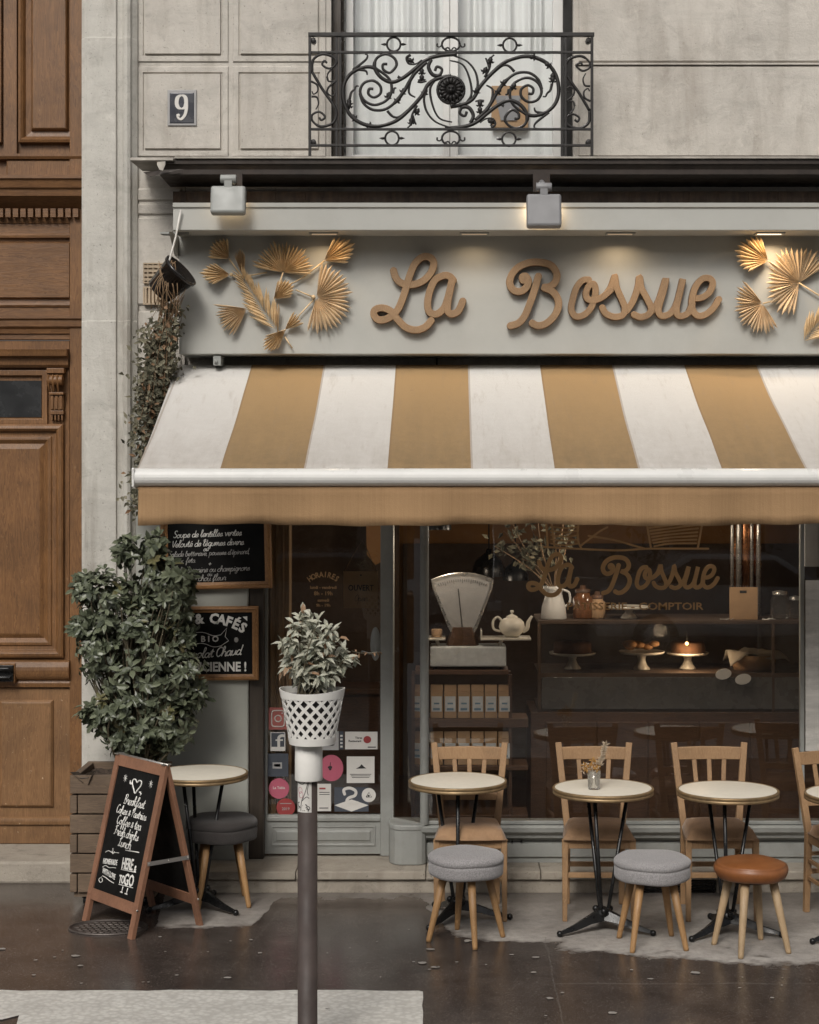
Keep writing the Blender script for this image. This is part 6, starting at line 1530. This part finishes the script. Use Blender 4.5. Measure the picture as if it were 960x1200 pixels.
# fan scale
cd = 10.8; sc_ = thing('shop_scale', 'old fan shaped shop weighing scale standing on the bag shelf', 'scale', (X(548, cd), cd + .1, zsh[0]))
cx = X(542, cd)
def arcpts(y, rs, px0=505, px1=579):
    top = []; n = 12
    for i in range(n + 1):
        u = i / n; px = px0 + (px1 - px0) * u; py = 679 - 8.5 * (1 - (2 * u - 1) ** 2) ; top.append((px, py))
    return top
tp = arcpts(0, 0); outline = tp + [(577, 690), (560, 735), (556, 742), (529, 742), (525, 735), (507, 690)]
s = MB(); s.hexa([P(a, b, cd + .08) for a, b in outline], [P(a, b, cd) for a, b in outline]); build('dial_housing', s, 'steel', sc_, bevel=.006)
s = MB(); ins = [(542 + (a - 542) * .88, 706 + (b - 706) * .86) for a, b in outline]; s.hexa([P(a, b, cd - .001) for a, b in ins], [P(a, b, cd - .004) for a, b in ins])
build('dial_face', s, 'paperg', sc_)
s = MB()
for i in range(1, 24):
    u = i / 24; px = 511 + 62 * u; py = 685 - 6.5 * (1 - (2 * u - 1) ** 2); s.tube([P(px, py, cd - .006), P(542 + (px - 542) * .95, py + (5 if i % 4 == 0 else 3), cd - .006)], .0016, 4)
s.tube([P(542, 738, cd - .01), P(537, 690, cd - .01)], .003, 5); build('dial_marks', s, 'ink', sc_)
s = MB(); s.hexa([P(a, b, cd - .03) for a, b in ((525, 757), (559, 757), (553, 735), (531, 735))], [P(a, b, cd + .06) for a, b in ((522, 757), (562, 757), (555, 735), (529, 735))]); build('neck', s, 'dwood', sc_, bevel=.004)
s = MB(); s.box(X(504, cd), X(593, cd), cd - .05, cd + .16, Z(781.5, cd - .05), Z(757.5, cd - .05)); build('steel_base', s, 'label', sc_, bevel=.012, seg=3)
s = MB()
for px in (510, 588): s.tube([P(px, 782, cd - .01), P(px, 786.5, cd - .01)], .012, 10); 
build('foot', s, 'cast', sc_)
s = MB(); s.box(X(563, cd), X(622, cd), cd - .06, cd + .14, Z(750.5, cd - .06), Z(748, cd - .06)); s.box(X(563, cd), X(565, cd), cd - .06, cd + .14, Z(748, cd - .06), Z(739, cd - .06)); s.tube([P(585, 757, cd), P(588, 750, cd)], .012, 8)
s.box(X(500, cd), X(522, cd), cd - .06, cd + .14, Z(750.5, cd - .06), Z(748, cd - .06)); s.tube([P(514, 757, cd), P(512, 750, cd)], .012, 8)
build('tray', s, 'ceramic', sc_, bevel=.002)
# teapot on the tray
td = 10.83; tz = Z(748, cd - .06) + .001; tcx = X(600, td)
tp_ = thing('teapot', 'ivory glazed teapot standing on the right tray of the scale', 'teapot', (tcx, td, tz))
s = MB(); s.lathe([(.001, 0), (.04, 0), (.046, .006), (.075, .035), (.084, .065), (.076, .095), (.055, .115), (.036, .122), (.001, .122)], (tcx, td, tz), 28, cap=False); build('body', s, 'ceramic', tp_)
s = MB(); s.lathe([(.038, .123), (.034, .131), (.015, .14), (.007, .144), (.007, .15), (.013, .157), (.01, .168), (.001, .17)], (tcx, td, tz), 20, cap=False); build('lid', s, 'ceramic', tp_)
s = MB(); s.tube([Vector((tcx, td, tz)) + Vector(v) for v in cr([(.066, 0, .04), (.095, 0, .055), (.105, 0, .095), (.128, 0, .132)], 5)], [.02 - .012 * i / 15 for i in range(16)], 10); build('spout', s, 'ceramic', tp_)
s = MB(); s.tube([Vector((tcx, td, tz)) + Vector(v) for v in cr([(-.062, 0, .10), (-.09, 0, .125), (-.118, 0, .10), (-.115, 0, .05), (-.072, 0, .035)], 5)], .008, 8); build('handle', s, 'ceramic', tp_)
# jar on the left tray
s = MB(); s.lathe([(.001, 0), (.032, 0), (.034, .004), (.036, .045), (.03, .05), (.001, .05)], (X(512, td), td, tz), 18, cap=False); single('small_tin', s, 'kraft', 'small brown tin on the left tray of the scale', 'tin', (X(512, td), td, tz))

# counter with glass display case
kd = 11.0; kx0, kx1 = X(622, kd), 2.7
kt = thing('counter', 'dark timber shop counter with a glass display case on top', 'counter', ((kx0 + kx1) / 2, kd + .3, .13))
s = MB(); zk = Z(835, kd); s.box(kx0, kx1, kd, kd + .6, .131, zk); 
for i in range(7): s.box(kx0 + .1 + i * .33, kx0 + .42 + i * .33, kd - .008, kd, .22, zk - .06)
build('front', s, 'dwood', kt, bevel=.003)
zt2 = Z(731, kd); zmid = Z(789, kd)
s = MB(); s.box(kx0 + .05, kx1, kd + .02, kd + .58, zk + .001, zk + .02); s.box(kx0 + .05, kx1, kd + .005, kd + .59, zmid - .025, zmid); s.box(kx0 + .05, kx1, kd + .005, kd + .59, zt2, zt2 + .018); s.box(kx0 + .045, kx0 + .065, kd + .004, kd + .024, zk, zt2); s.box(X(905, kd), X(908, kd), kd + .003, kd + .02, zk, zt2)
build('case_frame', s, 'inner', kt)
s = MB(); cb_ = MB(); cb_.box(kx0 + .07, kx1, kd + .004, kd + .012, zk + .021, zmid - .026); build('case_reflection', cb_, 'casegrey', kt, bevel=.002); s.add([(kx0 + .07, kd + .009, zmid + .002), (kx1, kd + .009, zmid + .002), (kx1, kd + .009, zt2), (kx0 + .07, kd + .009, zt2)], [(0, 1, 2, 3)]); build('case_glass', s, 'cglass', kt)  # grey panel paints in the reflections of the lower case glass
def stand(x, y, z, r, h, label, cake=None):
    t = thing('cake_stand', label, 'cake stand', (x, y, z), 0, 'white cake stands')
    s = MB(); s.lathe([(.001, 0), (.055, 0), (.056, .005), (.036, .03), (.024, h * .55), (.03, h - .02), (.06, h - .012), (r - .008, h - .01), (r, h - .002), (r, h + .006), (r - .006, h + .006), (r - .014, h), (.001, h)], (x, y, z), 36, cap=False); build('pedestal', s, 'ceramic', t)
    if cake:
        c = thing(cake[0], cake[1], cake[2], (x, y, z + h + .001)); s = MB(); rn = random.Random(int(x * 100))
        if cake[0] == 'cake':
            s.lathe([(.001, 0), (r * .8, 0), (r * .82, .01), (r * .8, .06), (r * .74, .072), (.001, .075)], (x, y, z + h + .001), 28, cap=False)
            for v in s.v: v += Vector((rn.uniform(-.003, .003),) * 3)
            build('sponge', s, 'cake', c)
        else:
            for i in range(9): s.ball((x + rn.uniform(-.09, .09), y + rn.uniform(-.07, .07), z + h + .022 + rn.uniform(0, .035)), .028, 8, 0, (1.3, 1, .75))
            build('buns', s, 'pastry', c)
stand(X(671, 11.25), 11.25, zmid + .001, .155, .105, 'white cake stand with a dark cake, left in the display case', ('cake', 'dark round cake on the left cake stand in the case', 'cake'))
stand(X(752, 11.22), 11.22, zmid + .001, .15, .115, 'white cake stand with small pastries, middle of the display case', ('pastries', 'heap of small pastries on the middle cake stand', 'pastries'))
stand(X(806, 11.25), 11.25, zmid + .001, .14, .105, 'white cake stand with a dark tart beside the small lit bulb', ('cake', 'low dark tart on the right cake stand in the case', 'cake'))
stand(X(737, 11.2), 11.2, zt2 + .019, .14, .075, 'empty white cake stand standing on top of the display case')
s = MB(); bx_, bz_ = P(805, 754, 11.05).x, P(805, 754, 11.05).z; s.ball((bx_, 11.05, bz_), .011, 8); lb = thing('bulb_lamp', 'small warm lit bulb on a wire inside the display case', 'lamp', (bx_, 11.05, zt2)); build('bulb', s, 'flame', lb); s = MB(); s.tube([(bx_, 11.05, bz_ + .01), (bx_, 11.05, zt2)], .002, 5); build('wire', s, 'black', lb)
L = bpy.data.lights.new('bulb_light', 'POINT'); L.energy = 2.6; L.color = (1, .72, .46); L.shadow_soft_size = .05; lo = bpy.data.objects.new('bulb_light', L); COL.objects.link(lo); lo.location = (bx_, 11.04, bz_ - .04)
# bread basket with cloth
bd = 11.2; bkx = X(882, bd)
br = thing('bread_basket', 'shallow wicker basket lined with a pale cloth in the display case', 'basket', (bkx, bd, zmid))
s = MB(); s.lathe([(.001, .002), (.12, .002), (.15, .06), (.165, .105), (.155, .105), (.14, .06), (.11, .015), (.001, .012)], (bkx, bd, zmid), 30, cap=False)
build('wicker', s, 'kraft', br)
s = MB(); n = 16; rn = random.Random(1); vs = []
for j in range(n + 1):
    for i in range(n + 1):
        u, v = -1 + 2 * i / n, -1 + 2 * j / n; r_ = math.hypot(u, v); z = .115 + .03 * math.sin(u * 5 + v * 3) * .6 - max(0, r_ - .95) * .12 + rn.uniform(-.004, .004)
        vs.append((bkx + u * .19 + .02, bd + v * .15, zmid + z))
s.add(vs, [(j * (n + 1) + i, j * (n + 1) + i + 1, (j + 1) * (n + 1) + i + 1, (j + 1) * (n + 1) + i) for j in range(n) for i in range(n)], 0, True); build('cloth', s, 'cloth', br, solid=.004)
for px, py, l in ((848, 790, 'white oval price tag leaning in the case, left of the pair'), (871, 796, 'white oval price tag leaning in the case, right of the pair')):
    d = kd - .02; s = MB(); c_ = P(px, py, d); a = R(12); v = [(c_.x + .052 * math.cos(2 * PI * i / 24) * math.cos(a) - .034 * math.sin(2 * PI * i / 24) * math.sin(a) * -1 * -1, c_.z + .052 * math.cos(2 * PI * i / 24) * math.sin(a) + .034 * math.sin(2 * PI * i / 24) * math.cos(a)) for i in range(24)]
    s.hexa([(x, d, z) for x, z in v], [(x, d + .004, z) for x, z in v]); single('price_tag', s, 'paper', l, 'price tag', tuple(c_), 'white oval price tags')
# things on top of the case
jd = 11.15; jz = zt2 + .0195; jx = X(649, jd)
jg = thing('milk_jug', 'white enamel jug holding bare branches at the left end of the case', 'jug', (jx, jd, jz))
s = MB(); s.lathe([(.001, 0), (.082, 0), (.085, .006), (.078, .08), (.06, .14), (.054, .17), (.062, .19), (.072, .215), (.068, .215), (.05, .172), (.001, .165)], (jx, jd, jz), 28, cap=False); build('body', s, 'white', jg)
s = MB(); s.tube([Vector((jx, jd, jz)) + Vector(v) for v in cr([(.06, 0, .19), (.1, 0, .17), (.105, 0, .11), (.074, 0, .08)], 5)], .008, 8); build('handle', s, 'white', jg)
bc = thing('bare_branches', 'bare dry branches with dark dried leaves standing in the white jug', 'branches', (jx, jd, jz + .17)); rnd = random.Random(44)
s = MB(); s2 = MB()
for tx_, ty_ in ((612, 655), (606, 640), (590, 622), (630, 605), (645, 600), (662, 600), (600, 612), (622, 618), (668, 612), (580, 640)):
    e = P(tx_, ty_, jd + rnd.uniform(-.15, .15)); b_ = Vector((jx, jd, jz + .18)); m_ = (b_ + e) / 2 + Vector((rnd.uniform(-.03, .03), 0, rnd.uniform(0, .06))); pl = cr([b_, m_, e], 6); s.tube(pl, [.006 * (1 - .6 * i / len(pl)) for i in range(len(pl))], 5)
    for i in range(18): leaf(s2, pl[rnd.randint(5, len(pl) - 1)] + rdir(rnd) * rnd.uniform(.01, .09), rdir(rnd), (0, -1, .4), rnd.uniform(.04, .07), .03, .3, .2, 0, False)
build('twigs', s, 'twig', bc); build('leaves', s2, 'dry', bc, recalc=False)
for px, w_, h_, mt, l in ((683, .062, .17, 'amberjar', 'amber storage jar on the display case next to the white jug'), (700, .05, .13, 'kraft', 'shorter brown storage jar on the display case behind the lettering')):
    t = thing('storage_jar', l, 'jar', (X(px, 11.2), 11.2, jz), 0, 'jars on the display case'); s = MB(); s.lathe([(.001, 0), (w_, 0), (w_ + .004, .008), (w_ + .004, h_ * .8), (w_ * .75, h_ * .9), (w_ * .75, h_), (.001, h_)], (X(px, 11.2), 11.2, jz), 22, cap=False); build('body', s, mt, t); s = MB(); s.lathe([(w_ * .8, h_), (w_ * .82, h_ + .02), (.02, h_ + .026), (.018, h_ + .045), (.001, h_ + .047)], (X(px, 11.2), 11.2, jz), 22, cap=False); build('lid', s, 'dwood', t)
for i, (px, w_, h_) in enumerate(((914, .06, .155), (932, .045, .12))):
    t = thing('storage_jar', ('taller', 'smaller')[i] + ' clear glass jar beside the kraft price card on the case', 'jar', (X(px, 11.2), 11.2, jz), 0, 'jars on the display case'); s = MB(); s.lathe([(.001, 0), (w_, 0), (w_ + .003, .008), (w_ + .003, h_ * .8), (w_ * .8, h_ * .92), (w_ * .8, h_), (.001, h_)], (X(px, 11.2), 11.2, jz), 22, cap=False); build('body', s, 'vase', t); s = MB(); s.lathe([(w_ * .82, h_), (w_ * .85, h_ + .02), (.001, h_ + .03)], (X(px, 11.2), 11.2, jz), 22, cap=False); build('lid', s, 'steel', t)
kc = thing('kraft_card', 'upright kraft card price list standing on the display case', 'card', (X(871, 11.1), 11.1, jz))
s = MB(); s.box(X(855, 11.1), X(888, 11.1), 11.1, 11.106, jz, Z(688, 11.1)); build('card', s, 'kraft', kc); s = MB(); s.box(X(867, 11.1), X(875, 11.1), 11.0985, 11.1, Z(695, 11.1), Z(692, 11.1)); build('print', s, 'ink', kc)
pn_ = thing('paper_napkins', 'crumpled white paper napkins beside the kraft card on the case', 'napkins', (X(898, 11.1), 11.1, jz)); s = MB(); rn = random.Random(2)
for px in (849, 853, 895, 903, 908): s.add([P(px + rn.uniform(-7, 7), 731 - rn.uniform(0, 7), 11.08 + rn.uniform(-.02, .05)) for _ in range(4)], [(0, 1, 2), (0, 2, 3)])
build('paper', s, 'paper', pn_, solid=.002)
# coffee boiler
bo = thing('coffee_boiler', 'tall copper coffee boiler with polished steel pipes at the right of the counter', 'coffee machine', (X(873, 11.5), 11.5, jz))
s = MB(); s.lathe([(.001, 0), (.10, 0), (.10, .62), (.085, .68), (.04, .72), (.001, .73)], (X(873, 11.5), 11.5, jz), 28, cap=False); build('boiler', s, 'copper', bo)
s = MB()
for px, r_ in ((889, .017), (866, .02), (858, .012), (881, .012)): s.tube([(X(px, 11.38), 11.38, jz + .0), (X(px, 11.38), 11.38, 2.6)], r_, 10)
build('pipe', s, 'steel', bo)
# pendant lamps, black; third moved to light the scale, last two added for light
for i, (px, py, r_, d, en) in enumerate(((573, 665, .115, 11.5, 1.3), (604, 672, .09, 11.7, 1.3), (512, 612, .09, 10.52, 6.5), (700, 596, .10, 10.70, 9.0), (830, 596, .10, 10.70, 9.0))):
    c_ = P(px, py, d); t = thing('pendant_lamp', ['large black pendant lamp above the teapot', 'smaller black pendant lamp left of the white jug', 'black pendant lamp set forward to light the fan scale', 'added black pendant lamp brightening the counter, unseen behind the awning, left of two', 'added black pendant lamp brightening the counter, unseen behind the awning, right of two'][i], 'pendant lamp', (c_.x, d, 3.29), 0, 'black pendant lamps')
    s = MB(); s.lathe([(r_, -r_ * .5), (r_ * .98, -r_ * .1), (r_ * .8, r_ * .4), (r_ * .4, r_ * .75), (.02, r_ * .9), (.02, r_ * 1.1), (.001, r_ * 1.1)], tuple(c_), 26, cap=False); build('shade', s, 'cast', t); s = MB(); s.tube([(c_.x, d, c_.z + r_), (c_.x, d, 3.3)], .005, 6); build('flex', s, 'black', t)
    b_ = MB(); b_.ball((c_.x, d, c_.z - r_ * .1), .03, 8); build('bulb', b_, 'pbulb', t); L = bpy.data.lights.new('pendant_light', 'POINT'); L.energy = en; L.color = (1, .84, .66); L.shadow_soft_size = .05; lo = bpy.data.objects.new('pendant_light', L); COL.objects.link(lo); lo.location = (c_.x, d, c_.z - r_ * .62)
# things seen through the door
s = MB(); s.hexa([P(a, b, 11.6) for a, b in ((428, 560), (452, 560), (454, 655), (440, 662), (430, 650))], [P(a, b, 11.64) for a, b in ((428, 560), (452, 560), (454, 655), (440, 662), (430, 650))]); single('apron', s, 'ochre', 'ochre cloth apron hanging behind the kraft OUVERT card', 'apron', tuple(P(440, 610, 11.6)))
s = curtain(311, 341, 10.62, 9, .16, 2.7, .012); single('door_curtain', s, 'kraft', 'narrow brown curtain strip inside the left edge of the shop door', 'curtain', tuple(P(326, 700, 10.62)))
s = MB(); s.box(-1.45, -.45, 11.7, 12.1, .131, .98)
s.box(-1.46, -.44, 11.68, 12.11, .981, 1.02); single('sideboard', s, 'dwood', 'dark sideboard standing inside behind the shop door', 'sideboard', (-.95, 11.9, .13), bevel=.004)
for i, z in enumerate((Z(812, 11.6), Z(836, 11.6), Z(850, 11.6))):
    pass
# pale panel added over the right hand pane, painting in a bright reflection
mp_ = thing('reflection_panel', 'pale veined panel added over the right hand window pane, standing in for a reflection', 'panel', (2.5, 10.28, .84)); s = MB(); s.box(X(944, 10.28), 2.8, 10.275, 10.286, Z(880, 10.28), Z(680, 10.28)); build('bright_sheet', s, 'reflection', mp_)
s = MB(); s.box(X(943.5, 10.43), 2.8, 10.43, 10.46, Z(664, 10.43), 2.8); single('roller_blind', s, 'paperg', 'grey roller blind pulled half down in the right hand pane', 'blind', (2.5, 10.43, 2.8))

# ================================================================== ACROSS THE STREET (seen in the glass)
ob = thing('opposite_building', 'pale stone building across the street mirrored faintly in the shop window', 'building', (0, -9, 0)); s = MB(); g_ = MB()
s.box(-16, 16, -9.6, -9, 3.6, 10.5); s.box(-16, 16, -9.599, -9.0, 0, .7)
xs = -15.2
while xs < 15:
    s.box(xs - .8, xs, -9.598, -8.99, .701, 3.599); (s if int(round((xs + 15.2) / 2.4)) % 3 == 1 else g_).box(xs + .02, xs + 1.58, -9.4, -9.3, .71, 3.59)
    for z in (4.4, 7.4): g_.rings(xs + .2, xs + 1.4, z, z + 2.2, [(0, -8.99), (.1, -8.99), (.1, -9.0), (.12, -8.985)]) ; s.rings(xs + .08, xs + 1.52, z - .12, z + 2.32, [(0, -8.9995), (0, -8.95), (.11, -8.95), (.12, -8.985)], fill=False)
    xs += 2.4
build('facade', s, 'opp', ob); build('windows', g_, 'oppglass', ob)
for x, l in ((-3.2, 'street tree across the road to the left, mirrored in the shop window'), (3.4, 'street tree across the road to the right, mirrored in the shop window')):
    t = thing('street_tree', l, 'tree', (x, -4.5, 0), 0, 'street trees across the road'); rnd = random.Random(int(x * 10)); s = MB(); base = Vector((x, -4.5, 0))
    s.tube([base, base + Vector((.05, 0, 1.5)), base + Vector((-.05, .05, 3.2))], [.16, .13, .09], 10); lf = MB()
    for i in range(9):
        e = base + Vector((rnd.uniform(-1.6, 1.6), rnd.uniform(-1.2, 1.2), rnd.uniform(.8, 3.2))); s.tube([base + Vector((0, 0, 1.4 + .1 * (i % 4))), (base + Vector((0, 0, 2)) + e) / 2 + Vector((0, 0, .2)), e], [.06, .04, .012], 6)
        for k in range(130): leaf(lf, e + rdir(rnd) * rnd.uniform(0, .9), rdir(rnd), (0, 0, 1), rnd.uniform(.12, .2), .1, .2, .2, 0, False)
    build('trunk', s, 'stem', t); build('crown', lf, 'leafd', t, recalc=False)

def parked(x, y, mt, label, van):
    t = thing('parked_car', label, 'van' if van else 'car', (x, y, 0), 0, 'cars parked across the road')
    if van: out = [(-2.4, .35), (2.4, .35), (2.42, .95), (1.75, 1.15), (1.2, 1.95), (-2.3, 2.0), (-2.42, 1.6)]; win = [(1.55, 1.18), (1.12, 1.8), (.35, 1.82), (.35, 1.18)]; wh = 1.5
    else: out = [(-2.1, .32), (2.1, .32), (2.14, .72), (1.95, .86), (1.0, .98), (.35, 1.42), (-.85, 1.45), (-1.5, 1.06), (-2.05, .98), (-2.14, .7)]; win = [(.85, 1.0), (.3, 1.36), (-.8, 1.38), (-1.3, 1.06)]; wh = 1.3
    s = MB(); s.hexa([(x + a, y + .85, z) for a, z in out], [(x + a, y - .85, z) for a, z in out]); build('body', s, mt, t, bevel=.06, seg=3)
    s = MB(); s.hexa([(x + a, y + .862, z) for a, z in win], [(x + a, y + .845, z) for a, z in win]); build('side_window', s, 'oppglass', t, bevel=.003)
    for k in (-1, 1):
        s = MB(); s.tube([(x + k * wh, y + .88, .32), (x + k * wh, y + .66, .32)], .32, 22); w_ = build('wheel', s, 'cast', t); s = MB(); s.tube([(x + k * wh, y + .885, .32), (x + k * wh, y + .881, .32)], .2, 18); build('rim', s, 'steel', w_)
        s = MB(); s.box(x + k * 2.02 - .1, x + k * 2.02 + .1, y + .56, y + .866, .68, .8); build('headlight', s, 'label' if k > 0 else 'red', t)
parked(4.1, -3.2, 'carw', 'white car parked across the road, mirrored faintly in the shop window', False)
parked(-1.4, -3.2, 'carg', 'silver car parked across the road, mirrored faintly in the shop window', False)

# ================================================================== LIGHT, SKY, CAMERA
EL = R(41); AZ = R(-14)                       # sun high, behind the camera and a little to its left
wd = bpy.data.worlds.new('World'); SC.world = wd; wd.use_nodes = True; nt = wd.node_tree
bgn = nt.nodes['Background']; sky = nt.nodes.new('ShaderNodeTexSky'); sky.sky_type = 'NISHITA'; sky.sun_disc = False
sky.sun_elevation = EL; sky.sun_rotation = PI - AZ; sky.air_density = .8; sky.dust_density = 6.0; sky.ozone_density = .4; sky.altitude = 50
hs = nt.nodes.new('ShaderNodeHueSaturation'); hs.inputs['Saturation'].default_value = .28
nt.links.new(sky.outputs[0], hs.inputs['Color']); nt.links.new(hs.outputs[0], bgn.inputs[0]); bgn.inputs[1].default_value = .092
sl = bpy.data.lights.new('sun', 'SUN'); sl.energy = 1.45; sl.angle = R(17); sl.color = (1, .95, .88)
so = bpy.data.objects.new('sun', sl); COL.objects.link(so)
dirv = Vector((-math.sin(AZ) * math.cos(EL) * -1 * -1, math.cos(AZ) * math.cos(EL), -math.sin(EL)))
so.rotation_euler = dirv.to_track_quat('-Z', 'Y').to_euler()
cam = bpy.data.cameras.new('camera'); co = bpy.data.objects.new('camera', cam); COL.objects.link(co)
co.location = (0, 0, CH); co.rotation_euler = (PI / 2, 0, 0)
cam.sensor_fit = 'AUTO'; cam.sensor_width = 36; cam.lens = 36 * F / 1200; cam.shift_x = (480 - X0) / 1200; cam.shift_y = (YH - 600) / 1200; cam.clip_end = 300; cam.clip_start = .05
SC.camera = co
SC.view_settings.view_transform = 'Standard'; SC.view_settings.look = 'None'; SC.view_settings.gamma = 1; SC.view_settings.exposure = 0.16; SC.view_settings.use_curve_mapping = False
SC.cycles.max_bounces = 8; SC.cycles.transparent_max_bounces = 12; SC.cycles.use_denoising = True
